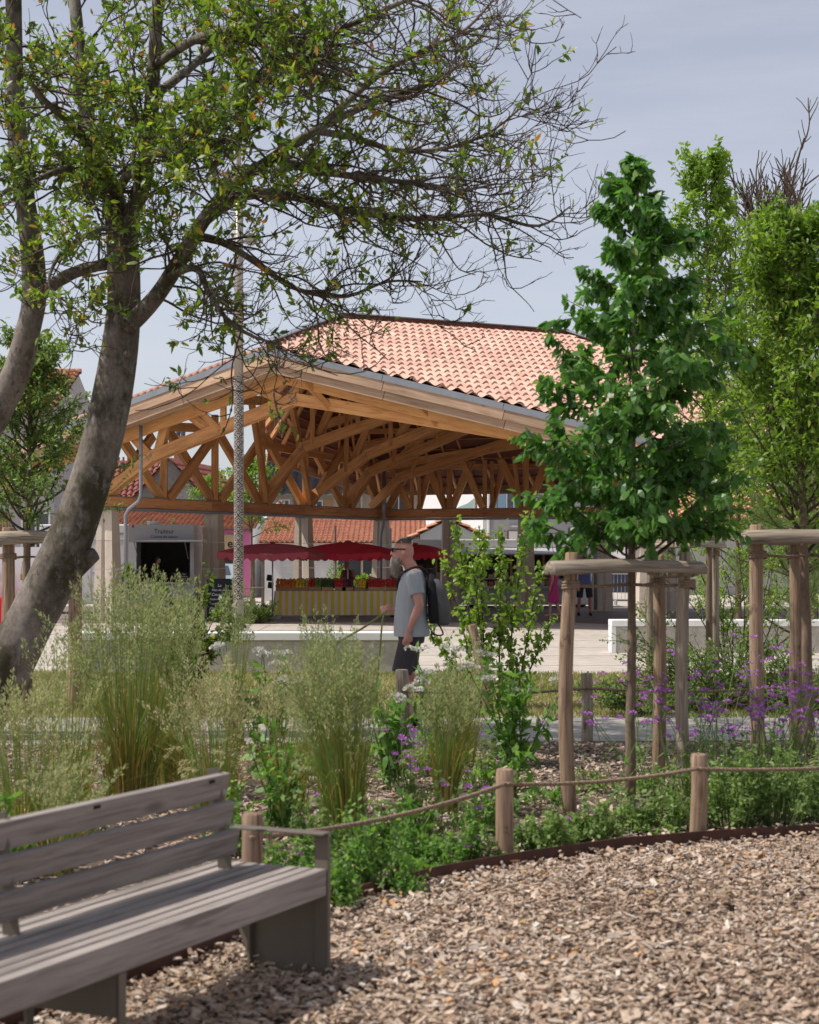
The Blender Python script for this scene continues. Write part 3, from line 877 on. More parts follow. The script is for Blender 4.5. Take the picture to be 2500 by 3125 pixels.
for u in (0.24, 0.95):
    M = beam_frame(BP(u + .03, .361, 0.757), BP(u, .361, 0.757)) @ Matrix.Rotation(0.20, 4, 'X'); M.translation = BP(u, 0.357, 0.762)
    me = MB().box((0, 0, 0), (0.032, 0.012, 0.010)).mesh('bolt_slot'); me.materials.append(slot_m); link('bolt_slot', me, bench, M)
def bbox(name, u0, u1, v0, v1, z0, z1, bev=0.002):
    b = MB(); b.box(BP((u0 + u1) / 2, (v0 + v1) / 2, (z0 + z1) / 2), (u1 - u0, v1 - v0, z1 - z0), beam_frame(BP(1, 0, 0), BP(0, 0, 0)) @ Matrix.Identity(4))
    return b.build(name, bench_steel, bench, bevel=bev)
def panel(u, name, z0=0.0):
    b = MB(); pts = [BP(u, 0.004, z0), BP(u, 0.004, 0.333), BP(u, 0.43, 0.333), BP(u, 0.43, 0.30), BP(u, 0.315 + z0 * .35, z0)]
    b.prism(pts, bu * 0.010); return b.build(name, bench_steel, bench)
panel(-0.006, 'end_panel'); panel(1.325, 'middle_gusset', 0.20); panel(2.6, 'end_panel')
bbox('end_upright', -0.012, 0.011, -0.004, 0.052, 0.0, 0.552)
bbox('armrest', -0.012, 0.011, -0.004, 0.405, 0.555, 0.567)
bbox('armrest_plate', 0.011, 0.045, 0.0, 0.40, 0.557, 0.565)
for u in (1.31, 2.58):
    bbox('leg', u - 0.012, u + 0.025, -0.002, 0.012, 0.0, 0.333); bbox('leg', u - 0.012, u + 0.025, 0.34, 0.352, 0.0, 0.333)
bbox('leg', -0.03, 0.03, 0.318, 0.330, 0.0, 0.30)
bbox('rear_seat_bar', 0.012, U1, 0.455, 0.475, 0.37, 0.43)
for u in (0.16, 1.40):                                       # short uprights that carry the backrest
    b = MB(); b.beam(BP(u, 0.345, 0.42), BP(u, 0.40, 0.80), 0.05, 0.014); b.build('back_support', bench_steel, bench)

# =================================================================== POSTS, ROPES AND TREE STAKES
post_wood = wood('stake_wood', (0.40, 0.285, 0.20), (0.29, 0.195, 0.13), (0.12, 0.075, 0.045), 0.85, True, 2.6, 0.7, 0.8)
grey_stake = wood('grey_stake_wood', (0.43, 0.355, 0.275), (0.31, 0.25, 0.19), (0.12, 0.088, 0.06), 0.85, True, 2.6, 0.7, 0.8)
rope_mat = surf('coir_rope', (0.33, 0.235, 0.165), (0.17, 0.115, 0.08), 60, 0.95, 0.6, detail=3)
def log(name, p, q, r0, r1, mat, parent=None, n=12, seg=7, wob=0.06, half=False, seed=None):
    """round timber from p to q, grain along its length; half = flat sawn underside"""
    rg = np.random.default_rng(seed if seed is not None else random.randrange(10**6))
    p, q = Vector(p), Vector(q); L = (q - p).length
    rings = []
    ph = rg.uniform(0, 6.28, 3)
    bow = rg.normal(0, 0.012, 2) * min(L, 1.5)
    for i in range(seg + 1):
        t = i / seg; r = r0 + (r1 - r0) * t
        a = np.arange(n) * 2 * math.pi / n
        rr = r * (1 + wob * np.sin(2 * a + ph[0] + t * 2) + wob * 0.7 * np.sin(3 * a + ph[1] - t * 5) + rg.normal(0, wob * 0.25, n))
        y, z = np.cos(a) * rr, np.sin(a) * rr
        if half: z = np.maximum(z, -r * 0.35)
        bx = math.sin(t * math.pi)
        rings.append(np.stack([np.full(n, (t - 0.5) * L), y + bow[0] * bx, z + bow[1] * bx], -1))
    for sgn, i in ((-1, 0), (1, -1)):
        e = rings[i].copy(); c = e.mean(0); e = c + (e - c) * 0.86; e[:, 0] += sgn * r0 * 0.12
        if i == 0: rings.insert(0, e)
        else: rings.append(e)
    m = MB(); m.loft(rings)
    M = beam_frame(p, q); M.translation = (p + q) / 2
    me = m.mesh(name, smooth=True); me.materials.append(mat)
    return link(name, me, parent, M)
def rope(name, pts, r, parent=None, label=None, group=None):
    """three-strand rope through the points, with sag between them"""
    path = []
    for a, b_ in zip(pts[:-1], pts[1:]):
        a, b_ = Vector(a), Vector(b_); n = max(8, int((b_ - a).length / 0.03))
        for i in range(n):
            t = i / n; p = a.lerp(b_, t); p.z -= 4 * t * (1 - t) * 0.022 * (b_ - a).length
            path.append(p)
    path.append(Vector(pts[-1]))
    P = np.array([list(p) for p in path]); t = nrm(np.gradient(P, axis=0))
    ref = np.array([0, 0, 1.0]); a = nrm(np.cross(ref, t)); b_ = np.cross(t, a)
    s = np.concatenate([[0], np.cumsum(np.linalg.norm(np.diff(P, axis=0), axis=1))])
    m = MB()
    for k in range(3):
        an = s / (r * 7.5) * 2 * math.pi + k * 2.094
        q = P + (a * np.cos(an)[:, None] + b_ * np.sin(an)[:, None]) * (r * 0.5)
        m.tube(q, r * 0.62, 5)
    loc = parent and None or tuple(pts[0])
    o = m.build(name, rope_mat, parent, loc=None if parent else Vector(pts[0]), smooth=True)
    if label: tag(o, label, 'rope', group)
    return o
def ringrope(parent, c, r, n=3):
    m = MB()
    a = np.linspace(0, 2 * math.pi * n, 16 * n)
    pts = np.stack([c[0] + np.cos(a) * r, c[1] + np.sin(a) * r, c[2] + 0.012 * (a / 6.28 - n / 2) * 1.4], -1)
    m.tube(pts, 0.011, 5)
    return m.build('rope_binding', rope_mat, parent, smooth=True)

def fence_post(px, Y, h, r, label, mat=None, group=None, lean=(0, 0)):
    x = XG(px, Y)
    o = log('rope_post', (x, Y, -0.05), (x + lean[0], Y + lean[1], h), r * 1.02, r * 0.94, mat or post_wood, None, 14, 6, 0.03)
    return tag(o, label, 'post', group)
fence_post(770, 7.25, 0.49, 0.046, 'short round rope post right behind the bench armrest', group='front rope posts')
fence_post(1540, 8.79, 0.49, 0.049, 'short round rope post between the reed grass and the front tree stakes', group='front rope posts')
fence_post(2126, 9.39, 0.50, 0.049, 'short round rope post in front of the purple flowers, right of the front tree', group='front rope posts', lean=(0.012, 0))
fence_post(1226, 14.6, 0.63, 0.058, 'tall thick rope post beside the walking man', grey_stake, 'back rope posts')
fence_post(1791, 14.75, 0.59, 0.050, 'grey rope post at the path edge behind the front tree stakes', grey_stake, 'back rope posts')
fence_post(2440, 15.1, 0.60, 0.052, 'grey rope post at the path edge behind the purple flowers', grey_stake, 'back rope posts')
def at_post(px, Y, z, dy=-0.055): return (XG(px, Y), Y + dy, z)
rope('rope', [at_post(770, 7.25, 0.40), at_post(1540, 8.79, 0.425)], 0.012, label='coir rope from the bench to the next post in front of the reed grass', group='front ropes')
rope('rope', [at_post(1540, 8.79, 0.425), at_post(2126, 9.39, 0.43)], 0.012, label='coir rope in front of the front tree stakes', group='front ropes')
rope('rope', [at_post(2126, 9.39, 0.43), (3.2, 9.9, 0.45)], 0.012, label='coir rope at the right edge in front of the purple flowers', group='front ropes')
rope('rope', [at_post(1226, 14.6, 0.46), at_post(1791, 14.75, 0.47)], 0.013, label='dark rope across the lawn between the man and the front tree', group='back ropes')
rope('rope', [at_post(1791, 14.75, 0.47), at_post(2440, 15.1, 0.47)], 0.013, label='dark rope behind the front tree stakes and purple flowers', group='back ropes')
# short leaning stake among the saplings
t = thing('leaning_stake', 'short dark leaning stake with rope binding among the saplings', 'stake', (XG(1490, 17.6), 17.6, 0))
p0, p1 = Vector((XG(1497, 17.6), 17.6, -0.03)), W(1440, 1908, 17.6)
log('stake', p0, p1, 0.05, 0.046, post_wood, t, 10, 4)
c_ = p0.lerp(p1, 0.45); ringrope(t, c_, 0.055, 2)

def tripod(label, stakes, zt, rails, group, r, mat=None, tie=None, zrail=None):
    """tree stakes with rails; stakes: list of (px, Y); rails: (i, j, z, overhang0, overhang1, dy)"""
    base = Vector((np.mean([XG(p, y) for p, y in stakes]), np.mean([y for p, y in stakes]), 0))
    t = thing('tree_stakes', label, 'tree stakes', base, group)
    P = [Vector((XG(p, y), y, 0)) for p, y in stakes]
    for k, p in enumerate(P):
        log('stake', p + Vector((0, 0, -0.05)), p + Vector((random.uniform(-.01, .01), 0, zt[k])), r * 1.05, r * 0.92, (mat or [post_wood] * 9)[k], t, 12, 9, 0.045)
    for i, j, z, a, b_, dy in rails:
        d = (P[j] - P[i]).normalized(); off = Vector((0, dy, z))
        log('rail', P[i] - d * a + off, P[j] + d * b_ + off, r * 1.45, r * 1.38, grey_stake, t, 14, 6, 0.03, True)
    for p, z in zip(P, zt):
        ringrope(t, (p.x, p.y, zrail - r * 1.9), r * 1.12, 3)
    if tie is not None:
        for p in P:
            q = Vector((tie[0], tie[1], zrail - r * 1.9)); m = MB()
            a = Vector((p.x, p.y, zrail - r * 1.9))
            m.tube([a, a.lerp(q, 0.5) + Vector((0, 0, -0.012)), q], 0.012, 6); m.build('tie_rope', rope_mat, t, smooth=True)
    return t
SG = 'staked young trees'
pear_x, pear_y = XG(1922, 11.0), 11.0
tripod('thick round stakes with a grey rail round the front young tree', [(1742, 10.40), (2008, 11.75), (2097, 10.85)], [1.615, 1.60, 1.62],
       [(0, 2, 1.505, 0.16, 0.10, -0.085), (0, 1, 1.500, 0.13, 0.1, 0.09), (1, 2, 1.495, 0.1, 0.1, 0.0)], SG, 0.043, [post_wood, post_wood, grey_stake], (pear_x, pear_y), 1.50)
t2x, t2y = XG(2474, 13.5), 13.5
tripod('thick round stakes with a shaded rail at the right edge', [(2313, 13.1), (2428, 13.9), (2660, 13.3)], [1.84, 1.84, 1.84],
       [(0, 2, 1.725, 0.12, 0.2, -0.10), (0, 1, 1.72, 0.16, 0.1, 0.09)], SG, 0.056, [post_wood] * 3, (t2x, t2y), 1.72)
tripod('slim distant stakes with a pale rail between the front tree and the right edge', [(1985, 19.0), (2090, 18.6), (2182, 19.2)], [1.84, 1.90, 1.92],
       [(0, 1, 1.73, 0.1, 0.1, -0.08), (1, 2, 1.73, 0.12, 0.15, -0.08)], SG, 0.042, [grey_stake] * 3, None, 1.73)
t3x, t3y = XG(82, 17.9), 17.9
tripod('thick pale stakes with a log rail left of the big leaning trunk', [(24, 17.4), (230, 17.9), (-90, 18.4)], [1.90, 1.86, 1.86],
       [(0, 1, 1.755, 0.14, 0.15, -0.14)], SG, 0.072, [post_wood] * 3, (t3x, t3y), 1.75)
# =================================================================== PLANTS
def _noop(): pass
bark = surf('smooth_grey_bark', (0.22, 0.185, 0.155), (0.09, 0.074, 0.056), 2.6, 0.9, 0.5, stretch=(1, 1, 0.55), fine=0.4)
_nt = bark.node_tree                                           # lichen and moss patches on the bark
def moss(m, col, scale, lo, hi, amount):
    nt = m.node_tree; bs = [n for n in nt.nodes if n.type == 'BSDF_PRINCIPLED'][0]
    src = bs.inputs['Base Color'].links[0].from_socket
    n = noise(nt, coords(nt, (1, 1, 0.7), False), scale, 6, 0.7)
    f = ramp(nt, n, [(lo, (0, 0, 0)), (hi, (amount,) * 3)])
    nt.links.new(mixc(nt, f, src, col), bs.inputs['Base Color'])
moss(bark, (0.27, 0.245, 0.215), 2.8, 0.52, 0.64, 0.8)
moss(bark, (0.04, 0.034, 0.014), 1.9, 0.47, 0.57, 0.88)
moss(bark, (0.30, 0.275, 0.245), 9.0, 0.58, 0.66, 0.5)
moss(post_wood, (0.10, 0.065, 0.04), 5.0, 0.60, 0.66, 0.8)
moss(bark, (0.03, 0.025, 0.018), 14.0, 0.60, 0.66, 0.7)
twig_bark = surf('twig_bark', (0.115, 0.085, 0.062), (0.06, 0.045, 0.035), 8, 0.9, 0.2)
stem_green = surf('green_stem', (0.12, 0.19, 0.05), (0.09, 0.14, 0.04), 8, 0.7, 0)
young_bark = surf('young_bark', (0.25, 0.18, 0.125), (0.12, 0.085, 0.06), 9, 0.9, 0.4, stretch=(1, 1, 0.3), fine=0.4)
oak_leaf = tintmat('evergreen_leaf', [(0.0, (0.045, 0.085, 0.018)), (0.35, (0.095, 0.165, 0.025)), (0.68, (0.17, 0.255, 0.035)), (0.86, (0.30, 0.32, 0.045)), (0.925, (0.42, 0.29, 0.03)), (0.965, (0.34, 0.11, 0.035)), (1.0, (0.44, 0.21, 0.14))], 0.42, 0.45)
pear_leaf = tintmat('pear_leaf', [(0.0, (0.05, 0.13, 0.026)), (0.5, (0.09, 0.215, 0.045)), (0.85, (0.15, 0.29, 0.065)), (1.0, (0.24, 0.33, 0.10))], 0.36, 0.46, spec=0.55)
lime_leaf = tintmat('light_leaf', [(0.0, (0.10, 0.18, 0.028)), (0.5, (0.185, 0.295, 0.042)), (0.9, (0.265, 0.365, 0.065)), (1.0, (0.36, 0.39, 0.08))], 0.42, 0.45)
olive_leaf = tintmat('olive_leaf', [(0.0, (0.08, 0.13, 0.035)), (0.5, (0.15, 0.235, 0.06)), (0.93, (0.24, 0.32, 0.095)), (1.0, (0.38, 0.24, 0.06))], 0.42, 0.42)
herb_leaf = tintmat('herb_leaf', [(0.0, (0.07, 0.15, 0.032)), (0.5, (0.145, 0.28, 0.055)), (1.0, (0.25, 0.38, 0.10))], 0.5, 0.45)
sage_leaf = tintmat('catmint_leaf', [(0.0, (0.11, 0.17, 0.055)), (0.5, (0.20, 0.295, 0.09)), (1.0, (0.31, 0.40, 0.15))], 0.6, 0.45)
reed_blade = tintmat('reed_blade', [(0.0, (0.25, 0.115, 0.022)), (0.2, (0.36, 0.21, 0.055)), (0.35, (0.44, 0.32, 0.13)), (0.5, (0.15, 0.205, 0.04)), (1.0, (0.20, 0.29, 0.08))], 0.5, 0.4)
reed_plume = tintmat('reed_plume', [(0.0, (0.23, 0.29, 0.11)), (0.5, (0.35, 0.38, 0.18)), (1.0, (0.54, 0.45, 0.28))], 0.7, 0.5, (1.2, 1.2, 1.0))
purple = tintmat('verbena_flower', [(0.0, (0.32, 0.085, 0.40)), (0.6, (0.50, 0.18, 0.56)), (1.0, (0.62, 0.30, 0.66))], 0.6, 0.3, (1.2, 1.0, 1.2))
white_fl = tintmat('white_flower', [(0.0, (0.5, 0.5, 0.42)), (1.0, (0.80, 0.79, 0.74))], 0.7, 0.3, (1, 1, 1))

def rdir(n, rg, zmin=-1, zmax=1):
    z = rg.uniform(zmin, zmax, n); a = rg.uniform(0, 2 * math.pi, n); r = np.sqrt(1 - z * z)
    return np.stack([r * np.cos(a), r * np.sin(a), z], -1)
def unit(v): return v / (np.linalg.norm(v) + 1e-9)

def path_from(start, d, length, seg, wander, trop, rg):
    """wandering branch; trop = vertical pull per step (positive up)"""
    p = np.array(start, float); d = unit(np.array(d, float)); pts = [p.copy()]
    st = length / seg
    for i in range(seg):
        tv_ = trop(i / seg) if callable(trop) else trop
        d = unit(d + rg.normal(0, wander, 3) + np.array([0, 0, tv_]))
        p = p + d * st; pts.append(p.copy())
    return np.array(pts)
def spline(pts, n):
    """smooth curve through control points"""
    P = np.array([list(p) for p in pts], float); k = len(P)
    t = np.linspace(0, k - 1, n); out = []
    for u in t:
        i = min(int(u), k - 2); f = u - i
        p0, p1, p2, p3 = P[max(i - 1, 0)], P[i], P[i + 1], P[min(i + 2, k - 1)]
        out.append(0.5 * ((2 * p1) + (-p0 + p2) * f + (2 * p0 - 5 * p1 + 4 * p2 - p3) * f * f + (-p0 + 3 * p1 - 3 * p2 + p3) * f ** 3))
    return np.array(out)

class LeafBag:
    def __init__(s): s.C = []; s.D = []; s.N = []; s.L = []; s.W = []; s.T = []
    def put(s, c, d, n, L, w, t):
        s.C.append(c); s.D.append(d); s.N.append(n); s.L.append(L); s.W.append(w); s.T.append(t)
    def mesh(s, bend=0.25):
        m = MB()
        if s.C: m.leaves(np.concatenate(s.C), np.concatenate(s.D), np.concatenate(s.N), np.concatenate(s.L), np.concatenate(s.W), np.concatenate(s.T), bend)
        return m
def put_leaves(bag, pts, n, size, rg, spread=0.02, droop=0.0, tmean=0.5, tsd=0.25, aspect=0.42, along=None, oddities=0.0):
    """n leaves along a twig path"""
    k = len(pts)
    t = rg.uniform(0.15, 1.0, n) * (k - 1); i = np.minimum(t.astype(int), k - 2); f = (t - i)[:, None]
    c = pts[i] * (1 - f) + pts[i + 1] * f + rg.normal(0, spread, (n, 3))
    ax = nrm(pts[i + 1] - pts[i])
    d = nrm(ax * 0.5 + rdir(n, rg) * 1.0 + np.array([0, 0, -droop]))
    nn = nrm(np.array([0, 0, 1.0]) + rg.normal(0, 0.55, (n, 3)))
    L = size * rg.uniform(0.6, 1.25, n); T = np.clip(rg.normal(tmean, tsd, n), 0, 0.84 if oddities else 1.0)
    if oddities:
        o = rg.random(n) < oddities; T[o] = rg.uniform(0.85, 1.0, o.sum())
    bag.put(c, d, nn, L, L * aspect, T)

# ------------------------------------------------------------------- the big leaning tree
rg = np.random.default_rng(5)
BY = 15.0
def bp(px, py, dy=0.0): return np.array(W(px, py, BY + dy))
big = thing('leaning_tree', 'big leaning old tree with smooth grey mossy trunks and sparse yellowing leaves', 'tree', (XG(-125, BY), BY, 0))
bt = MB()
def limb(ctrl, r0, r1, n=24, sides=12, bumpy=0.05, mb=None):
    P = spline(ctrl, n); t = np.linspace(0, 1, n); r = r0 + (r1 - r0) * t
    r = r * (1 + bumpy * np.sin(t * 23 + rg.uniform(0, 6)) * rg.uniform(0.4, 1, n))
    (mb or bt).tube(P, r, sides)
    return P, r
trunk, tr_r = limb([bp(-125, 2290), bp(-45, 2150), bp(30, 2010), bp(90, 1900), bp(145, 1795), bp(213, 1645), bp(272, 1480), bp(325, 1290), bp(362, 1090), bp(378, 930), bp(376, 790), bp(368, 660)], 0.255, 0.13, 48, 20, 0.04)
# flared foot and old branch scars
for a_, b__, r0_, r1_ in ((bp(215, 1735, -0.02), bp(292, 1690, -0.06), 0.13, 0.06), (bp(365, 1000, -.05), bp(380, 985, -0.26), 0.05, 0.035), (bp(380, 1085, -.05), bp(396, 1078, -0.24), 0.045, 0.03)):
    bt.tube([a_, (np.array(a_) + np.array(b__)) / 2, b__], [r0_, (r0_ + r1_) / 2, r1_], 12)
limbs = []
def L_(ctrl, r0, r1, n=22, sides=9): 
    P, r = limb(ctrl, r0, r1, n, sides, 0.06); limbs.append((P, r)); return P
L_([bp(372, 700), bp(345, 590, .1), bp(290, 460, .3), bp(258, 300, .4), bp(240, 120, .5), bp(215, -120, .6)], 0.10, 0.05)
L_([bp(372, 720), bp(430, 580, -.1), bp(455, 420, -.2), bp(468, 240, -.2), bp(480, 40, -.3), bp(500, -150, -.3)], 0.085, 0.045)
L_([bp(385, 1000, -.1), bp(470, 915, -.2), bp(545, 800, -.4), bp(610, 690, -.6), bp(700, 575, -.7), bp(830, 485, -.8), bp(960, 400, -.8), bp(1120, 320, -.7), bp(1280, 265, -.6), bp(1420, 190, -.5)], 0.085, 0.016, 34)
L_([bp(455, 400, -.2), bp(560, 310, -.5), bp(690, 270, -.9), bp(850, 210, -1.2), bp(1000, 110, -1.3), bp(1150, 40, -1.2), bp(1330, -40, -1.2)], 0.05, 0.016)
L_([bp(640, 650, -.6), bp(760, 590, -.5), bp(920, 605, -.3), bp(1100, 650, -.1), bp(1300, 668, .1), bp(1480, 655, .2), bp(1640, 690, .3), bp(1740, 630, .3)], 0.05, 0.007, 30, 7)
L_([bp(840, 480, -.8), bp(960, 520, -1.0), bp(1100, 540, -1.2), bp(1260, 560, -1.3), bp(1400, 580, -1.3), bp(1520, 560, -1.2)], 0.04, 0.008, 24, 7)
L_([bp(590, 720, -.5), bp(680, 740, -.2), bp(780, 800, .1), bp(900, 880, .3), bp(1050, 905, .5), bp(1180, 860, .6), bp(1290, 860, .6)], 0.04, 0.007, 26, 7)
L_([bp(520, 840, -.4), bp(600, 820, -.8), bp(640, 900, -1.0), bp(700, 980, -1.1), bp(780, 1030, -1.1), bp(860, 1050, -1.1)], 0.035, 0.007, 24, 7)
L_([bp(960, 400, -.8), bp(1080, 420, -.3), bp(1220, 460, .1), bp(1370, 450, .3), bp(1500, 400, .4), bp(1600, 320, .4)], 0.035, 0.007, 24, 7)
L_([bp(1000, 370, -.8), bp(1140, 240, -.4), bp(1280, 160, -.2), bp(1420, 90, 0), bp(1530, -30, 0)], 0.035, 0.008, 22, 7)
L_([bp(460, 300, -.2), bp(600, 190, .3), bp(720, 60, .5), bp(820, -90, .6)], 0.042, 0.025)
L_([bp(470, 200, -.2), bp(620, 110, -1.0), bp(800, 90, -1.6), bp(960, 180, -1.9), bp(1080, 230, -2.0)], 0.045, 0.01)
L_([bp(350, 600, .1), bp(420, 500, -.8), bp(560, 440, -1.4), bp(700, 430, -1.7), bp(820, 380, -1.8)], 0.045, 0.01)
L_([bp(110, 910, .1), bp(190, 850, .1), bp(260, 820, .05), bp(330, 805, 0)], 0.06, 0.05)
L_([bp(290, 470, .3), bp(220, 380, -.3), bp(130, 300, -.8), bp(60, 200, -1.0)], 0.05, 0.015)
L_([bp(300, 480, .3), bp(180, 520, .0), bp(80, 560, -.2), bp(-30, 600, -.3)], 0.04, 0.012)
L_([bp(372, 690, 0), bp(300, 700, -.6), bp(200, 760, -.9), bp(150, 850, -1.0), bp(170, 960, -1.0)], 0.03, 0.007)
# second stem at the left edge
L_([bp(-160, 1560, .3), bp(-40, 1320, .3), bp(45, 1150, .25), bp(85, 1010, .2), bp(105, 900, .2), bp(95, 740, .2), bp(72, 580, .2), bp(52, 400, .3), bp(45, 200, .3), bp(40, -80, .3)], 0.135, 0.07, 34, 14)
L_([bp(-500, 2290, .5), bp(-330, 1900, .4), bp(-160, 1560, .3)], 0.19, 0.135, 14, 14)
bt.build('trunk', bark, big, smooth=True)
# twigs and leaves
tw = MB(); bag = LeafBag()
ntw = 0
def twig_r(level): return (0.012, 0.0062, 0.0036)[level]
def leafiness(p):
    px = CX + F * p[0] / p[1]; py = HY - F * (p[2] - CAMH) / p[1]
    return float(np.clip(1.55 - px / 1000, 0.16, 1.35)) * (0.42 if py > 760 else (0.75 if py > 560 else 1.0))
for li, (P, r) in enumerate(limbs):
    if li == len(limbs) - 1: continue
    Lm = np.sum(np.linalg.norm(np.diff(P, axis=0), axis=1))
    nb = int(Lm * (13 if r[0] < 0.07 else 8))
    if li == 13: nb = 4
    for b_ in range(nb):
        t = rg.uniform(0.12, 1.0); i = min(int(t * (len(P) - 1)), len(P) - 2)
        s = P[i]; ax = unit(P[i + 1] - P[i])
        py_ = HY - F * (s[2] - CAMH) / s[1]
        if li == len(limbs) - 2 and py_ > 650: continue
        d = unit(ax * 0.7 + rdir(1, rg, -0.6, 0.7)[0] * 1.0 + np.array([0.25, 0, 0]))
        ln = rg.uniform(0.45, 1.25) * (0.75 if li > 10 else 1.0)
        P1 = path_from(s, d, ln, 9, 0.16, lambda u: -0.10 if u < 0.45 else 0.20, rg)
        tw.tube(P1, np.linspace(min(twig_r(0), r[i] * 0.5), 0.0042, 10), 4, cap=False)
        lf = leafiness(P1[5])
        if rg.random() < lf: put_leaves(bag, P1[4:], rg.integers(2, 6), 0.085, rg, 0.012, 0.1, 0.5, 0.22, 0.40, oddities=0.10)
        for c in range(rg.integers(4, 8)):
            j = rg.integers(2, 9); d2 = unit(unit(P1[j + 1] - P1[j]) * 0.6 + rdir(1, rg, -0.4, 0.9)[0] * 0.9)
            P2 = path_from(P1[j], d2, rg.uniform(0.18, 0.5), 6, 0.18, 0.10, rg)
            tw.tube(P2, np.linspace(0.0055, 0.0028, 7), 3, cap=False)
            lf = leafiness(P2[3])
            if rg.random() < lf * 1.05: put_leaves(bag, P2[3:], rg.integers(5, 13), 0.085, rg, 0.014, 0.1, 0.52, 0.22, 0.40, oddities=0.085)
            for e in range(rg.integers(1, 4)):
                j2 = rg.integers(2, 6); d3 = unit(unit(P2[j2] - P2[j2 - 1]) * 0.8 + rdir(1, rg)[0] * 0.8)
                P3 = path_from(P2[j2], d3, rg.uniform(0.07, 0.2), 3, 0.2, 0.12, rg)
                tw.tube(P3, np.linspace(0.0035, 0.002, 4), 3, cap=False)
                if rg.random() < lf * 0.6: put_leaves(bag, P3, rg.integers(2, 7), 0.07, rg, 0.008, 0.1, 0.55, 0.2, 0.40, oddities=0.06)
tw.build('twigs', twig_bark, big, smooth=True)
bag.mesh(0.22).build('leaves', oak_leaf, big)

# ------------------------------------------------------------------- young trees
def young_tree(name, label, x, y, ztrunk, zbase, ztop, prof, nbr, leaf_n, leaf, leafmat, rtrunk, droop, seed, aspect=0.45, lean=(0, 0), elev=0.5, twigs=5, group=None, spread=0.015, cat='tree', tm=0.45, bend=0.3, low=0.9):
    """central leader with whorled branches; prof(t) = reach of the crown at relative height t"""
    rg = np.random.default_rng(seed)
    t = thing(name, label, cat, (x, y, 0), group)
    m = MB(); bag = LeafBag()
    n = 16; zz = np.linspace(-0.05, ztop, n)
    ld = np.stack([x + lean[0] * (zz / ztop).clip(0, 1) ** 1.5 + rg.normal(0, 0.012, n).cumsum() * 0.4, y + lean[1] * (zz / ztop) + rg.normal(0, 0.012, n).cumsum() * 0.4, zz], -1)
    m.tube(ld, rtrunk * (1 - 0.82 * (zz / ztop).clip(0, 1)), 9)
    m.build('trunk', young_bark, t, smooth=True)
    br = MB()
    for k in range(nbr):
        u = (k + rg.uniform(0, 1)) / nbr
        z = zbase + (ztop - zbase) * u ** low
        s = np.array([np.interp(z, zz, ld[:, 0]), np.interp(z, zz, ld[:, 1]), z])
        a = k * 2.399 + rg.normal(0, 0.3); R = prof(u) * rg.uniform(0.65, 1.08)
        d = np.array([math.cos(a), math.sin(a), elev * rg.uniform(0.6, 1.5)])
        P1 = path_from(s, d, R * 1.12, 8, 0.10, lambda q: 0.10 if q < 0.5 else -droop * 0.12, rg)
        br.tube(P1, np.linspace(max(0.006, rtrunk * 0.28 * (1 - u * 0.6)), 0.003, 9), 5, cap=False)
        for c in range(twigs):
            j = rg.integers(2, 8); d2 = unit(unit(P1[j + 1] - P1[j]) * 0.7 + rdir(1, rg, -0.3, 0.8)[0])
            P2 = path_from(P1[j], d2, R * rg.uniform(0.22, 0.5), 5, 0.15, -droop * 0.06, rg)
            br.tube(P2, np.linspace(0.0045, 0.002, 6), 3, cap=False)
            put_leaves(bag, P2, int(leaf_n * 0.75), leaf, rg, spread, droop, tm, 0.25, aspect)
        put_leaves(bag, P1[2:], leaf_n, leaf, rg, spread, droop, tm, 0.25, aspect)
    br.build('branches', twig_bark, t, smooth=True)
    bag.mesh(bend).build('crown', leafmat, t)
    return t
young_tree('young_pear_tree', 'glossy dark green young tree with drooping leaves inside the front stakes', pear_x, pear_y, 0, 1.50, 4.12,
           lambda u: float(np.interp(u, [0, .12, .3, .5, .62, .79, .9, 1], [.80, .88, .80, .76, .60, .46, .26, .10])), 68, 32, 0.081, pear_leaf, 0.036, 0.8, 21, 0.50, (0.06, 0.0), 0.34, 6, SG, low=1.45)
young_tree('young_oak_tree', 'light green small leaved young tree inside the right edge stakes', t2x, t2y, 0, 1.6, 4.12,
           lambda u: 1.0 * (1 - u) ** 0.6 + 0.2, 82, 38, 0.062, lime_leaf, 0.05, 0.12, 22, 0.42, (-0.16, 0.0), 0.7, 7, SG, 0.03)
young_tree('young_oak_tree', 'olive green small leaved young tree behind the big leaning trunk at the left edge', t3x, t3y, 0, 1.7, 3.8,
           lambda u: 0.85 * (1 - u) ** 0.6 + 0.17, 76, 32, 0.058, olive_leaf, 0.06, 0.12, 23, 0.42, (0.05, 0), 0.5, 6, SG, 0.03)
young_tree('young_oak_tree', 'tall light green young tree inside the slim distant stakes behind the front tree', XG(2165, 19.0), 19.0, 0, 1.9, 6.0,
           lambda u: 1.0 * (1 - u) ** 0.7 + 0.25, 80, 30, 0.075, lime_leaf, 0.045, 0.12, 29, 0.42, (0, 0), 0.6, 5, SG, 0.03)
young_tree('street_tree', 'airy light green street tree between the lamp column and the striped stall', XG(768, 60), 60.0, 0, 2.3, 5.0,
           lambda u: 1.5 * (1 - u) ** 0.6 + 0.3, 34, 22, 0.15, lime_leaf, 0.07, 0.4, 24, 0.42, (0, 0), 0.5, 5, None, 0.06)
young_tree('street_tree', 'round green street tree peeking past the leftmost hall column', XG(280, 70), 70.0, 0, 1.6, 4.3,
           lambda u: 1.4 * (1 - u) ** 0.5 + 0.3, 26, 22, 0.16, olive_leaf, 0.08, 0.2, 25, 0.45, (0, 0), 0.4, 5, None, 0.08)
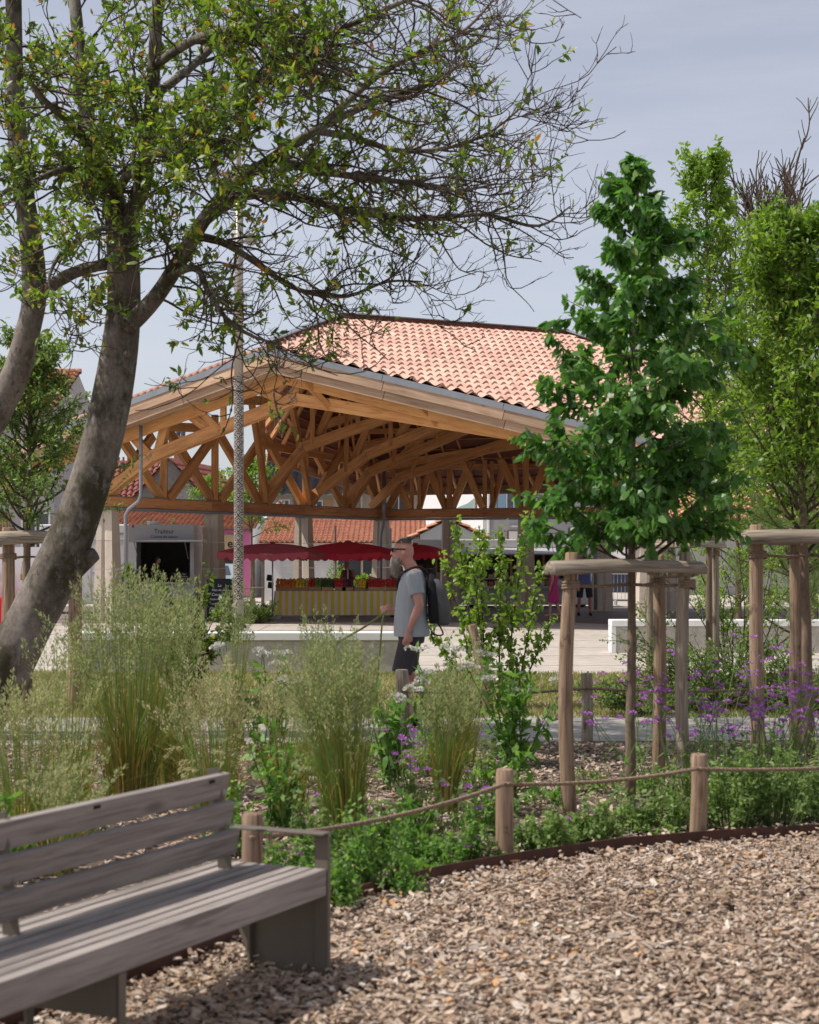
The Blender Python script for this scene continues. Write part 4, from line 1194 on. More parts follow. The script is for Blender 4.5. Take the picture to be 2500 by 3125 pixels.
young_tree('street_tree', 'green tree top beside the dark gable house behind the hall', XG(645, 78), 78.0, 0, 2.6, 5.2,
           lambda u: 1.2 * (1 - u) ** 0.6 + 0.3, 24, 20, 0.17, lime_leaf, 0.08, 0.2, 26, 0.45, (0, 0), 0.5, 5, None, 0.08)
young_tree('street_tree', 'broad green tree mass low behind the pine at the right edge', XG(2480, 33), 33.0, 0, 0.6, 4.6, lambda u: 1.7 * (1 - u) ** 0.5 + 0.3, 60, 30, 0.10, olive_leaf, 0.08, 0.2, 27, 0.45, (0, 0), 0.4, 6, None, 0.05)
young_tree('street_tree', 'green tree mass right behind the slim distant stakes', XG(2255, 30), 30.0, 0, 0.5, 4.4, lambda u: 1.2 * (1 - u) ** 0.5 + 0.3, 54, 30, 0.09, lime_leaf, 0.07, 0.2, 28, 0.45, (0, 0), 0.4, 6, None, 0.05)
# bare tree beyond, upper right
rg = np.random.default_rng(31)
bare = thing('bare_tree', 'tall bare leafless tree far behind the right edge trees', 'tree', (XG(2500, 42), 42, 0))
bm_ = MB()
P0 = path_from((XG(2470, 42), 42, 0), (0, 0, 1), 8.2, 10, 0.03, 0.05, rg); bm_.tube(P0, np.linspace(0.22, 0.10, 11), 10)
for k in range(44):
    j = rg.integers(4, 11); d = unit(np.array([rg.normal(-0.16, 0.42), rg.normal(0, 0.4), 1.0]))
    P1 = path_from(P0[j], d, rg.uniform(3.0, 6.5) * (1.15 - 0.05 * j), 12, 0.06, 0.05, rg)
    P1[:, 2] = np.minimum(P1[:, 2], 13.6)
    bm_.tube(P1, np.linspace(0.07, 0.02, 13), 5, cap=False)
    for c in range(9):
        i = rg.integers(3, 12); d2 = unit(unit(P1[i] - P1[i - 1]) + rdir(1, rg, 0, 1)[0] * 0.7)
        P2 = path_from(P1[i], d2, rg.uniform(0.6, 1.8), 7, 0.1, 0.08, rg); bm_.tube(P2, np.linspace(0.026, 0.014, 8), 3, cap=False)
        for e in range(4):
            q = rg.integers(2, 7); P3 = path_from(P2[q], unit(unit(P2[q] - P2[q - 1]) + rdir(1, rg)[0] * 0.6), rg.uniform(0.25, 0.7), 3, 0.12, 0.05, rg)
            bm_.tube(P3, np.linspace(0.016, 0.010, 4), 3, cap=False)
bm_.build('trunk', twig_bark, bare, smooth=True)

# ------------------------------------------------------------------- saplings, shrubs
def upright_stem(m, bag, x0, y0, x1, y1, z1, n_leaf, size, rg, side=7, reach=0.22, mat=None):
    P = spline([(x0, y0, 0), (x0 * .7 + x1 * .3 + rg.normal(0, .02), y0 * .7 + y1 * .3, z1 * 0.4), (x1, y1, z1)], 14)
    m.tube(P, np.linspace(0.014, 0.004, 14), 5)
    put_leaves(bag, P[4:], n_leaf, size, rg, 0.03, 0.75, 0.55, 0.25, 0.62)
    for k in range(side):
        j = rg.integers(3, 12); d = unit(rdir(1, rg, 0.2, 0.9)[0] + np.array([0, 0, 0.7]))
        P2 = path_from(P[j], d, rg.uniform(0.5, 1.3) * reach, 5, 0.12, 0.05, rg); m.tube(P2, np.linspace(0.006, 0.003, 6), 3)
        put_leaves(bag, P2, int(n_leaf * 0.13), size, rg, 0.02, 0.75, 0.55, 0.25, 0.62)
rg = np.random.default_rng(41); SY = 18.0
sap = thing('sapling_clump', 'clump of slender upright saplings with bright hanging leaves right of the walking man', 'sapling', (XG(1520, SY), SY, 0))
m = MB(); bag = LeafBag()
for px, py, bx, dy in ((1392, 1590, 1470, 0), (1462, 1603, 1490, .25), (1530, 1612, 1528, -.1), (1618, 1560, 1560, 0), (1650, 1720, 1570, -.3), (1345, 1690, 1460, .2), (1440, 1700, 1490, -.3), (1300, 1900, 1450, 0), (1690, 1880, 1580, .1)):
    top = W(px, py, SY + dy)
    upright_stem(m, bag, XG(bx, SY), SY, top.x, top.y, top.z, 190 if py < 1650 else 100, 0.066, rg, 9, 0.26)
m.build('stems', twig_bark, sap, smooth=True); bag.mesh(0.3).build('leaves', lime_leaf, sap)

def spray_shrub(name, label, x, y, w, h, nbr, nleaf, size, mat, seed, elev=0.6, cat='shrub', side=4, group=None, depth=0.6):
    rg = np.random.default_rng(seed); t = thing(name, label, cat, (x, y, 0), group); m = MB(); bag = LeafBag()
    for k in range(nbr):
        a = rg.uniform(0, 2 * math.pi); e = elev * rg.uniform(0.3, 2.2)
        d = np.array([math.cos(a), math.sin(a) * depth, e]); L = math.hypot(w * abs(math.cos(a)), h) * rg.uniform(0.55, 1.0)
        P1 = path_from((x + rg.normal(0, 0.06), y + rg.normal(0, 0.06), 0), d, min(L, math.hypot(w, h)), 10, 0.09, -0.03, rg)
        P1[:, 2] = np.clip(P1[:, 2], 0.01, h * 1.05)
        m.tube(P1, np.linspace(0.011, 0.003, 11), 4, cap=False)
        put_leaves(bag, P1[3:], nleaf, size, rg, 0.02, 0.1, 0.45, 0.25, 0.5)
        for c in range(side):
            j = rg.integers(3, 10); P2 = path_from(P1[j], unit(unit(P1[j] - P1[j - 1]) + rdir(1, rg, -0.2, 0.8)[0]), rg.uniform(0.15, 0.45) * w, 6, 0.15, 0.0, rg)
            m.tube(P2, np.linspace(0.005, 0.002, 7), 3, cap=False); put_leaves(bag, P2, nleaf, size, rg, 0.02, 0.1, 0.45, 0.25, 0.5)
    m.build('branches', twig_bark, t, smooth=True); bag.mesh().build('foliage', mat, t)
    return t
spray_shrub('hawthorn_shrub', 'dark spreading shrub with small leaves between the front and right stakes', XG(2190, 18.2), 18.2, 1.15, 1.05, 46, 20, 0.042, olive_leaf, 51, 0.5, side=6)
spray_shrub('hawthorn_shrub', 'dark low shrub with small leaves right behind the front tree trunk', XG(1985, 17.2), 17.2, 0.62, 0.5, 26, 18, 0.04, olive_leaf, 52, 0.4, side=6)
spray_shrub('hawthorn_shrub', 'dark shrub with small leaves at the right edge behind the purple flowers', XG(2480, 17.6), 17.6, 0.9, 0.95, 36, 20, 0.042, olive_leaf, 53, 0.5, side=6)
spray_shrub('upright_shrub', 'tall thin shrub with long pale shoots right of the slim stakes', XG(2240, 20.5), 20.5, 0.75, 2.0, 22, 20, 0.045, lime_leaf, 54, 2.2, side=6)
spray_shrub('twiggy_shrub', 'thin twiggy shrub with glossy reddish green leaves in front of the chalkboard', XG(572, 19.0), 19.0, 0.30, 1.72, 13, 24, 0.08, oak_leaf, 55, 3.0, side=5)
spray_shrub('twiggy_shrub', 'small twiggy shrub with a few leaves in front of the caterer trailer', XG(520, 18.4), 18.4, 0.4, 1.65, 6, 7, 0.075, oak_leaf, 56, 2.6, side=2)
spray_shrub('box_bush', 'small rounded bush beside the foot of the lamp column', XG(782, 42.5), 42.5, 0.5, 0.62, 44, 24, 0.05, olive_leaf, 57, 1.0, side=5)
spray_shrub('box_bush', 'pale bush at the foot of the leftmost hall column', XG(420, 58), 58, 0.9, 3.3, 30, 26, 0.11, olive_leaf, 58, 1.6, side=6)
# pine at the right
rg = np.random.default_rng(61); PX, PY = XG(2430, 24), 24.0
pine = thing('pine_tree', 'young pine with tufts of long bright needles behind the right edge stakes', 'tree', (PX, PY, 0))
m = MB(); bag = LeafBag(); needle = tintmat('pine_needle', [(0.0, (0.06, 0.11, 0.025)), (1.0, (0.17, 0.24, 0.06))], 0.5, 0.25)
lead = path_from((PX, PY, 0), (0, 0, 1), 2.9, 8, 0.03, 0.1, rg); m.tube(lead, np.linspace(0.06, 0.02, 9), 8)
for k in range(34):
    z = rg.uniform(0.5, 2.8); a = k * 2.4; R = 1.15 * (1 - 0.28 * z) + 0.2
    P1 = path_from((PX, PY, z), (math.cos(a), math.sin(a), 0.35), R, 6, 0.07, 0.08, rg); m.tube(P1, np.linspace(0.02, 0.008, 7), 5)
    for j in range(2, 7):
        n = 70; d = nrm(unit(P1[j] - P1[j - 1]) * 0.6 + rdir(n, rg)); bag.put(np.repeat(P1[j][None], n, 0) + rg.normal(0, .02, (n, 3)), d, rdir(n, rg), rg.uniform(0.10, 0.17, n), np.full(n, 0.005), rg.random(n))
m.build('trunk', twig_bark, pine, smooth=True); bag.mesh(0.1).build('needles', needle, pine)

# ------------------------------------------------------------------- ornamental grasses
def ribbons(m, P, w, side, tint):
    """P (n,k,3), w (n,k), side (n,3), tint (n,k): grass blades"""
    n, k = P.shape[:2]
    v = np.stack([P - side[:, None] * w[..., None] / 2, P + side[:, None] * w[..., None] / 2], 2).reshape(-1, 3)
    b = (np.arange(n) * 2 * k)[:, None, None]; i = (np.arange(k - 1) * 2)[None, :, None]
    f = (b + i + np.array([0, 1, 3, 2])).reshape(-1, 4)
    m.add(v, [f], np.repeat(tint[..., None], 2, -1).reshape(-1).astype(np.float32))
def reed(label, px, Y, h, spread, nb, npl, seed, plume_len=0.40, hb=0.7, lean=0.0, group='feather reed grass clumps', pmean=0.42, brown=0.34, rbase=None):
    rg = np.random.default_rng(seed); x = XG(px, Y); t = thing('reed_grass', label, 'ornamental grass', (x, Y, 0), group)
    k = 7; s = np.linspace(0, 1, k); rb = rbase or 0.13 * min(1.3, spread / 0.35)
    wind = rg.normal(0, 0.14, 2)
    def arcs(n, hh, reach, curl):
        a = rg.uniform(0, 2 * math.pi, n); d = np.stack([np.cos(a), np.sin(a), np.zeros(n)], -1)
        r0 = rb * np.sqrt(rg.random(n)); R = reach * rg.uniform(0.02, 1.0, n) ** 1.3 * rg.choice([1, 1, 1, 1.5], n); H = hh * rg.uniform(0.72, 1.05, n)
        base = np.stack([x + np.cos(a) * r0, np.full(n, Y) + np.sin(a) * r0, np.zeros(n)], -1)
        z = H[:, None] * (s - curl * s ** 3 * (R / reach)[:, None])
        P = base[:, None] + d[:, None] * (R[:, None] * s ** 1.8)[..., None]
        P[..., 2] = z; P[..., 0] += (lean + wind[0]) * s ** 2 * 0.5; P[..., 1] += wind[1] * s ** 2 * 0.5
        fall = rg.random(n) < 0.10                       # bent and broken stalks
        P[fall, :, 2] *= (1 - 0.55 * s ** 2); P[fall] += (d[fall] * rg.uniform(0.05, 0.25, fall.sum())[:, None])[:, None] * (s ** 1.5)[None, :, None]
        return P, d, n
    m = MB()
    P, d, n = arcs(nb, h * hb, spread * 1.0, 0.35)
    side = nrm(np.cross(d, rg.normal(0, 1, (n, 3))) + np.array([[0.6, 0, 0]])); side[:, 2] = 0; side = nrm(side)
    w = np.broadcast_to(0.0062 * (1 - s * 0.85), (n, k)) * rg.uniform(0.6, 1.3, n)[:, None]
    old = rg.random(n) < brown
    tint = np.where(old[:, None], np.clip(rg.uniform(0.0, 0.32, n)[:, None] + s * 0.1, 0, 1), np.clip(0.42 + s * 0.5 + rg.normal(0, .12, n)[:, None], 0.35, 1))
    ribbons(m, P, w, side, tint); m.build('blades', reed_blade, t)
    m = MB(); bag = LeafBag()
    P, d, n = arcs(npl, h, spread * 0.85, 0.10)
    ribbons(m, P, np.broadcast_to(0.0042 * (1 - s * 0.5), (n, k)), np.broadcast_to(np.array([1.0, 0, 0]), (n, 3)), np.clip(0.6 + s * 0.3 + np.zeros((n, 1)), 0, 1))
    m.build('stalks', reed_blade, t)
    for i in range(n):
        q = P[i]; f0 = 1 - plume_len * rg.uniform(0.8, 1.1) / h
        c = 66; u = rg.uniform(f0, 1.0, c); idx = np.minimum((u * (k - 1)).astype(int), k - 2); fr = (u * (k - 1) - idx)[:, None]
        pts = q[idx] * (1 - fr) + q[idx + 1] * fr
        prof_ = np.sin(np.clip((u - f0) / (1 - f0), 0, 1) * math.pi * 0.86 + 0.32)
        out = rdir(c, rg, -0.1, 0.5) * (prof_ * 0.038)[:, None]
        ax = unit(q[-1] - q[-2])
        bag.put(pts + out * rg.uniform(0.2, 1.0, c)[:, None], nrm(ax * 1.2 + out / 0.035 + rg.normal(0, .25, (c, 3))), rdir(c, rg), rg.uniform(0.014, 0.030, c), np.full(c, 0.0075), np.clip(rg.normal(pmean, 0.22, c), 0, 1))
    bag.mesh(0.1).build('plumes', reed_plume, t)
    return t
reed('widest reed grass clump with dense pale plumes right of the leaning trunk', 400, 11.0, 1.52, 0.42, 560, 120, 71)
reed('reed grass clump with green plumes overlapping the widest clump on its right', 530, 11.6, 1.50, 0.32, 300, 80, 72)
reed('tall reed grass clump in front of the walking man', 1050, 9.2, 1.18, 0.27, 540, 120, 73, 0.36, 0.85)
reed('reed grass clump with upright green stalks just left of the rope post, below the man', 1365, 10.5, 0.90, 0.18, 280, 50, 74, 0.24, 0.9, pmean=0.35)
reed('reed grass clump with drooping plumes at the left edge above the bench', 60, 9.2, 0.98, 0.34, 260, 70, 75, 0.32, 0.7, 0.05, pmean=0.6)
reed('pale reed grass clump behind the right end of the bench backrest', 655, 9.8, 1.0, 0.30, 330, 60, 76, 0.32, 0.8, pmean=0.75)
reed('thin reed grass tuft in front of the lamp column foot', 716, 14.0, 1.42, 0.20, 110, 30, 77, 0.30, 0.8, pmean=0.3)
reed('thin tall reed grass tuft in front of the striped stall', 1000, 13.2, 1.26, 0.22, 110, 34, 78, 0.36, 0.8, pmean=0.3)
reed('reed grass tuft with drooping plumes left of the widest clump', 215, 11.0, 1.18, 0.36, 160, 46, 79, 0.34, 0.7, pmean=0.45)
reed('reed grass tuft with pale plumes between the two tallest clumps', 880, 10.6, 1.02, 0.32, 160, 40, 80, 0.34, 0.75, pmean=0.8)
reed('feathery reed grass tuft just right of the walking man', 1420, 13.0, 0.96, 0.22, 130, 36, 81, 0.34, 0.8, pmean=0.7)
reed('short reed grass clump at the left edge behind the bench', 170, 8.4, 0.62, 0.24, 220, 26, 82, 0.22, 0.85, pmean=0.5)

# ------------------------------------------------------------------- flowering perennials
def head_meshes(mat, seed, size, flat, petals, n=5):
    out = []
    rg = np.random.default_rng(seed)
    for k in range(n):
        c = petals; o = rdir(c, rg, -0.2, 1.0); m = MB()
        m.leaves(o * np.array([size, size, size * flat]), nrm(o + np.array([0, 0, .3])), rdir(c, rg), np.full(c, size * 0.85), np.full(c, size * 0.8), rg.random(c), 0.1)
        me = m.mesh('flower_head'); me.materials.append(mat); out.append(me)
    return out
VHEAD = head_meshes(purple, 5, 0.015, 0.55, 18); WHEAD = head_meshes(white_fl, 6, 0.023, 0.55, 30)
def put_head(meshes, p, parent, rg):
    M = Matrix.Translation(Vector(p)) @ Matrix.Rotation(rg.uniform(0, 6.28), 4, 'Z') @ Matrix.Diagonal((*([rg.uniform(0.7, 1.25)] * 3), 1))
    link('flower_head', meshes[rg.integers(0, len(meshes))], parent, M)
def verbena(px, Y, h, n, seed, label, wsp=0.22):
    rg = np.random.default_rng(seed); x = XG(px, Y); t = thing('purple_verbena', label, 'flower', (x, Y, 0), 'purple verbena in the bed')
    m = MB(); bag = LeafBag(); fl = LeafBag()
    for i in range(n):
        tip = np.array([x + rg.normal(0, wsp), Y + rg.normal(0, 0.18), h * rg.uniform(0.62, 1.0)])
        P = spline([(x + rg.normal(0, .05), Y + rg.normal(0, .05), 0), (x * .5 + tip[0] * .5 + rg.normal(0, .02), (Y + tip[1]) / 2, tip[2] * .5), tip], 8)
        m.tube(P, np.linspace(0.004, 0.0022, 8), 3, cap=False)
        put_leaves(bag, P[:5], 5, 0.06, rg, 0.004, 0.1, 0.4, 0.2, 0.25)
        for b_ in range(rg.integers(2, 5)):
            e = tip + np.array([rg.normal(0, .045), rg.normal(0, .045), rg.uniform(-.06, .03)])
            m.tube([P[-2], (P[-2] + e) / 2 + np.array([0, 0, .005]), e], 0.0018, 3, cap=False)
            put_head(VHEAD, e, t, rg)
    m.build('stems', stem_green, t); bag.mesh().build('leaves', herb_leaf, t)
vb = [(1880, 10.9, 0.62, 5), (1960, 11.6, 0.80, 7), (2040, 11.2, 0.86, 8), (2110, 10.7, 0.78, 9), (2180, 11.4, 0.92, 9), (2200, 12.2, 1.16, 4), (2260, 10.8, 0.80, 9), (2320, 11.6, 0.95, 10), (2390, 11.0, 0.90, 9), (2440, 12.0, 0.95, 8), (2490, 10.6, 0.82, 7), (2060, 12.2, 0.86, 6), (2350, 12.6, 0.98, 7)]
vlab = ['lowest purple verbena just right of the front tree trunk', 'purple verbena by the middle front stake', 'purple verbena left of the pale front stake', 'purple verbena in front of the pale front stake',
        'purple verbena just right of the pale front stake', 'tallest purple verbena standing above the rest', 'dense purple verbena above the right rope post', 'dense purple verbena in front of the right edge stake',
        'purple verbena between the two right edge stakes', 'purple verbena at the thin right edge trunk', 'purple verbena cut by the right edge of the picture', 'purple verbena behind the middle front stake', 'purple verbena behind the left one of the right edge stakes']
for (px, Y, h, n), lb, sd in zip(vb, vlab, range(101, 120)): verbena(px, Y, h, n, sd, lb)
verbena(1255, 10.6, 0.60, 5, 120, 'small purple verbena left of the short reed grass clump', 0.10)
verbena(1345, 10.0, 0.34, 3, 121, 'few purple verbena heads low beside the middle rope post', 0.12)

def mound(px, Y, w, h, n, size, mat, seed, label, cat='ground cover', name='catmint_mound', dp=0.55, group='low green mounds along the edging', flowers=0):
    rg = np.random.default_rng(seed); x = XG(px, Y); t = thing(name, label, 'plant', (x, Y, 0), group)
    m = MB(); bag = LeafBag(); fl = LeafBag()
    lob = rg.uniform(0, 6.28, 2)
    for k in range(int(n * 0.8)):
        a = rg.uniform(0, 2 * math.pi); r = math.sqrt(rg.random()) * (0.8 + 0.3 * math.sin(2 * a + lob[0])); top = h * (1 - 0.55 * r * r) * rg.uniform(0.45, 1.2) * (0.8 + 0.3 * math.sin(3 * a + lob[1]))
        b0 = np.array([x + math.cos(a) * r * w * 0.6, Y + math.sin(a) * r * w * dp * 0.6, 0.0]); e = np.array([x + math.cos(a) * r * w, Y + math.sin(a) * r * w * dp, top])
        P = spline([b0, (b0 + e) / 2 + rg.normal(0, .015, 3), e], 6)
        m.tube(P, 0.0022, 3, cap=False)
        put_leaves(bag, P[2:], 11, size, rg, 0.010, 0.0, 0.5, 0.25, 0.5)
        if flowers and rg.random() < flowers:
            put_head(VHEAD, e, t, rg)
    m.build('stems', stem_green, t); bag.mesh(0.2).build('leaves', mat, t)
for i, (px, Y, w, h, n, lb) in enumerate([
    (1110, 7.95, 0.30, 0.36, 170, 'leafy green mound just right of the bench armrest'),
    (1290, 8.45, 0.26, 0.24, 120, 'leafy green mound under the reed grass left of the middle rope post'),
    (1430, 8.75, 0.24, 0.24, 100, 'leafy green mound against the left side of the middle rope post'),
    (1650, 9.1, 0.28, 0.24, 120, 'green mound between the middle rope post and the front stake'),
    (1800, 9.45, 0.28, 0.24, 120, 'green mound at the foot of the leftmost front stake'),
    (1940, 9.75, 0.28, 0.24, 110, 'green mound in front of the front tree trunk'),
    (2060, 9.85, 0.24, 0.25, 100, 'green mound just left of the right rope post'),
    (2235, 9.95, 0.32, 0.44, 160, 'green mound just right of the right rope post'),
    (2360, 10.05, 0.34, 0.50, 170, 'broad green mound at the right edge below the rope'),
    (2490, 10.2, 0.30, 0.40, 130, 'green mound cut by the right edge of the picture'),
    (1000, 7.6, 0.22, 0.22, 90, 'low leafy mound seen through the bench armrest'),
    (880, 8.1, 0.24, 0.26, 80, 'low leafy mound behind the bench armrest and rope'),
]): mound(px, Y, w, h, n, 0.034, sage_leaf if i > 2 and i < 10 else herb_leaf, 130 + i, lb, flowers=0.02 if i in (3, 4, 7, 8) else 0.008)
for i, (px, Y, w, h, n, lb) in enumerate([
    (1660, 10.9, 0.28, 0.18, 34, 'wispy low plants behind the leftmost front stake foot'), (1830, 11.4, 0.28, 0.18, 34, 'wispy low plants left of the front tree trunk'), (1990, 11.3, 0.28, 0.22, 40, 'wispy plants round the middle front stake foot'),
    (2130, 10.7, 0.30, 0.46, 80, 'taller wispy plants behind the right rope post'), (2270, 11.2, 0.32, 0.50, 80, 'taller wispy plants left of the right edge stakes'), (2410, 10.9, 0.32, 0.50, 80, 'taller wispy plants below the right edge stakes'),
    (1480, 9.7, 0.24, 0.34, 70, 'feathery plants just behind the middle rope post'), (1290, 9.4, 0.26, 0.40, 80, 'feathery plants between the tall reed clump and the middle rope post'), (1140, 8.7, 0.24, 0.34, 80, 'feathery plants right of the bench armrest behind the rope'),
    (960, 8.9, 0.24, 0.38, 70, 'feathery plants at the foot of the tall reed clump'), (700, 9.0, 0.24, 0.40, 70, 'feathery plants behind the bench backrest end'), (250, 9.6, 0.30, 0.42, 70, 'feathery plants behind the bench at the left'),
    (1190, 12.9, 0.30, 0.46, 80, 'green plants along the path left of the tall rope post'), (1330, 12.3, 0.30, 0.42, 80, 'green plants along the path right of the tall rope post'), (1000, 11.9, 0.30, 0.50, 70, 'green plants behind the tall reed clump'),
    (1480, 11.6, 0.28, 0.34, 60, 'green plants between the short reed clump and the front stakes'),
]): mound(px, Y, w, h, n, 0.036, sage_leaf if i % 2 else herb_leaf, 170 + i, lb, name='wispy_plant', group='wispy plants filling the bed', flowers=0.03)
def leafy(px, Y, h, n, size, seed, label, white=0, spread=0.16, group='tall leafy perennials'):
    rg = np.random.default_rng(seed); x = XG(px, Y); t = thing('leafy_perennial', label, 'plant', (x, Y, 0), group); m = MB(); bag = LeafBag(); fl = LeafBag()
    for k in range(n):
        e = np.array([x + rg.normal(0, spread), Y + rg.normal(0, spread), h * rg.uniform(0.65, 1.0)])
        P = spline([(x + rg.normal(0, .06), Y + rg.normal(0, .06), 0), ((x + e[0]) / 2 + rg.normal(0, .02), (Y + e[1]) / 2, e[2] * .5), e], 9)
        m.tube(P, np.linspace(0.006, 0.003, 9), 4, cap=False); put_leaves(bag, P, 24, size, rg, 0.008, 0.12, 0.45, 0.25, 0.36)
        if k < white:
            for b_ in range(5):
                c0 = e + np.array([rg.normal(0, .03), rg.normal(0, .03), rg.uniform(0.02, .06)]); m.tube([e, c0], 0.002, 3)
                put_head(WHEAD, c0, t, rg)
    m.build('stems', stem_green, t); bag.mesh(0.25).build('leaves', herb_leaf, t)
leafy(1570, 12.8, 0.82, 18, 0.11, 151, 'white flowering leafy plant below the saplings', 6, 0.17)
leafy(1530, 10.4, 0.42, 8, 0.09, 152, 'leafy plant without flowers behind the middle rope post', 0, 0.10)
leafy(850, 9.6, 0.62, 12, 0.075, 153, 'bright green leafy plant right of the bench backrest', 0, 0.12)
leafy(820, 12.4, 0.92, 12, 0.09, 154, 'white flowering leafy plant between the two tallest reed clumps', 6, 0.16)
leafy(1190, 11.6, 0.78, 12, 0.10, 155, 'dark green leafy plant in front of the walking man', 2, 0.13)
leafy(1300, 12.6, 0.92, 4, 0.08, 156, 'tall white flower heads in front of the man, beside his backpack', 4, 0.10)
leafy(1240, 8.9, 0.34, 9, 0.07, 157, 'low bright leafy plant between reed grass and front rope', 0, 0.12)
leafy(20, 8.3, 0.42, 12, 0.07, 158, 'low bright leafy plant at the left edge behind the bench', 0, 0.16)
# =================================================================== LAMP COLUMN
lamp_m = surf('champagne_metal', (0.40, 0.355, 0.31), (0.35, 0.31, 0.27), 3, 0.42, 0.02, spec=0.5, metal=0.35)
LX, LY = XG(729, 38), 38.0
lamp = thing('lamp_column', 'tall slim lamp column with perforated scale pattern sleeve in front of the hall', 'street lamp', (LX, LY, 0))
def zl(py): return ZG(py, LY)
b = MB(); R = 0.112
nu, zs0, zs1 = 60, zl(1835), zl(1160)
nv = int((zs1 - zs0) / 0.011)
a = np.arange(nu) * 2 * math.pi / nu; zz = np.linspace(zs0, zs1, nv + 1)
V = np.stack([LX + R * np.cos(a)[None, :] + 0 * zz[:, None], LY + R * np.sin(a)[None, :] + 0 * zz[:, None], np.broadcast_to(zz[:, None], (nv + 1, nu))], -1).reshape(-1, 3)
cw, ch = 2 * math.pi * R / 4, 0.095
fs = []
for j in range(nv):
    zc = (zz[j] + zz[j + 1]) / 2
    for i in range(nu):
        sx = (i + 0.5) / nu * 2 * math.pi * R
        row = math.floor((zc) / ch); best = 9
        for rr in (row - 1, row):                      # overlapping scales: the lower row lies in front
            off = cw / 2 if rr % 2 else 0.0
            dx = (sx - off + cw / 2) % cw - cw / 2; dz_ = zc - rr * ch
            dd = math.hypot(dx, dz_ * 0.95)
            if dd < cw * 0.56: best = dd; break
        solid = (best % 0.045) < 0.024 or (zc - zs0) < 0.03 or (zs1 - zc) < 0.03
        if solid: fs.append([j * nu + i, j * nu + (i + 1) % nu, (j + 1) * nu + (i + 1) % nu, (j + 1) * nu + i])
b.add(V, [np.array(fs)]); b.build('perforated_sleeve', lamp_m, lamp)
MB().tube([(LX, LY, zs0), (LX, LY, zs1)], 0.086, 16).build('shade_core', surf('sleeve_shade', (0.045, 0.036, 0.03), None, 3, 0.7, 0), lamp, smooth=True)  # added dark core standing in for the shade inside the hollow sleeve
MB().tube([(LX, LY, 0), (LX, LY, zs0)], R, 20).build('base_tube', lamp_m, lamp, smooth=False)
MB().tube([(LX, LY, zs1), (LX, LY, zl(520))], 0.10, 18).build('upper_tube', lamp_m, lamp, smooth=True)
MB().tube([(LX, LY, zl(520)), (LX, LY, zl(400))], 0.055, 12).build('top_spigot', lamp_m, lamp, smooth=True)
for py in (512, 530): MB().tube([(LX, LY, zl(py)), (LX, LY, zl(py - 8))], 0.15, 18).build('collar', lamp_m, lamp)
for dx, py in ((0.28, 735), (-0.2, 545)):
    MB().tube([(LX, LY, zl(py)), (LX + dx * 0.6, LY, zl(py))], 0.025, 8).build('spotlight_arm', lamp_m, lamp)
    MB().tube([(LX + dx, LY - 0.08, zl(py) + 0.02), (LX + dx, LY + 0.1, zl(py) + 0.06)], [0.14, 0.10], 16).build('spotlight', lamp_m, lamp)

# =================================================================== HOUSES BEHIND
render_white = surf('white_render', (0.78, 0.765, 0.745), (0.73, 0.715, 0.70), 0.8, 0.85, 0.03)
render_grey = surf('grey_render', (0.44, 0.42, 0.42), (0.40, 0.385, 0.385), 0.7, 0.9, 0.03, fine=0.1)
render_beige = surf('beige_render', (0.46, 0.40, 0.32), (0.40, 0.345, 0.275), 0.8, 0.9, 0.05, fine=0.2)
render_dark = surf('dark_old_render', (0.20, 0.185, 0.17), (0.145, 0.135, 0.125), 0.9, 0.95, 0.1, fine=0.4)
render_blue = surf('pale_blue_render', (0.50, 0.54, 0.54), (0.46, 0.50, 0.50), 0.8, 0.85, 0.02)
cream = surf('cream_fascia', (0.62, 0.47, 0.28), (0.58, 0.43, 0.25), 1, 0.7, 0)
pink = surf('pink_paint', (0.62, 0.18, 0.38), (0.57, 0.16, 0.34), 1, 0.6, 0)
slate = surf('slate', (0.115, 0.115, 0.125), (0.075, 0.075, 0.085), 3, 0.6, 0.2, fine=0.4)
tile_old = surf('old_red_tile', (0.44, 0.20, 0.12), (0.30, 0.125, 0.075), 1.3, 0.85, 0.1, fine=0.4)
tile_orange = surf('orange_tile', (0.56, 0.29, 0.19), (0.47, 0.22, 0.14), 1.0, 0.85, 0.1, fine=0.3)
tile_dark = surf('dark_red_tile', (0.27, 0.095, 0.075), (0.20, 0.07, 0.055), 1.3, 0.8, 0.1, fine=0.3)
pane = glassy('window_pane', (0.05, 0.06, 0.07), 0.08)
white_frame = surf('white_frame', (0.75, 0.75, 0.74), None, 2, 0.5, 0)
blue_shutter = surf('blue_shutter', (0.27, 0.43, 0.55), (0.24, 0.39, 0.50), 2, 0.6, 0)
brown_shutter = surf('tan_shutter', (0.42, 0.26, 0.13), (0.36, 0.22, 0.11), 2, 0.7, 0, stretch=(12, 1, 1))
chim = surf('chimney_brick', (0.30, 0.16, 0.11), (0.22, 0.12, 0.085), 4, 0.9, 0.2)

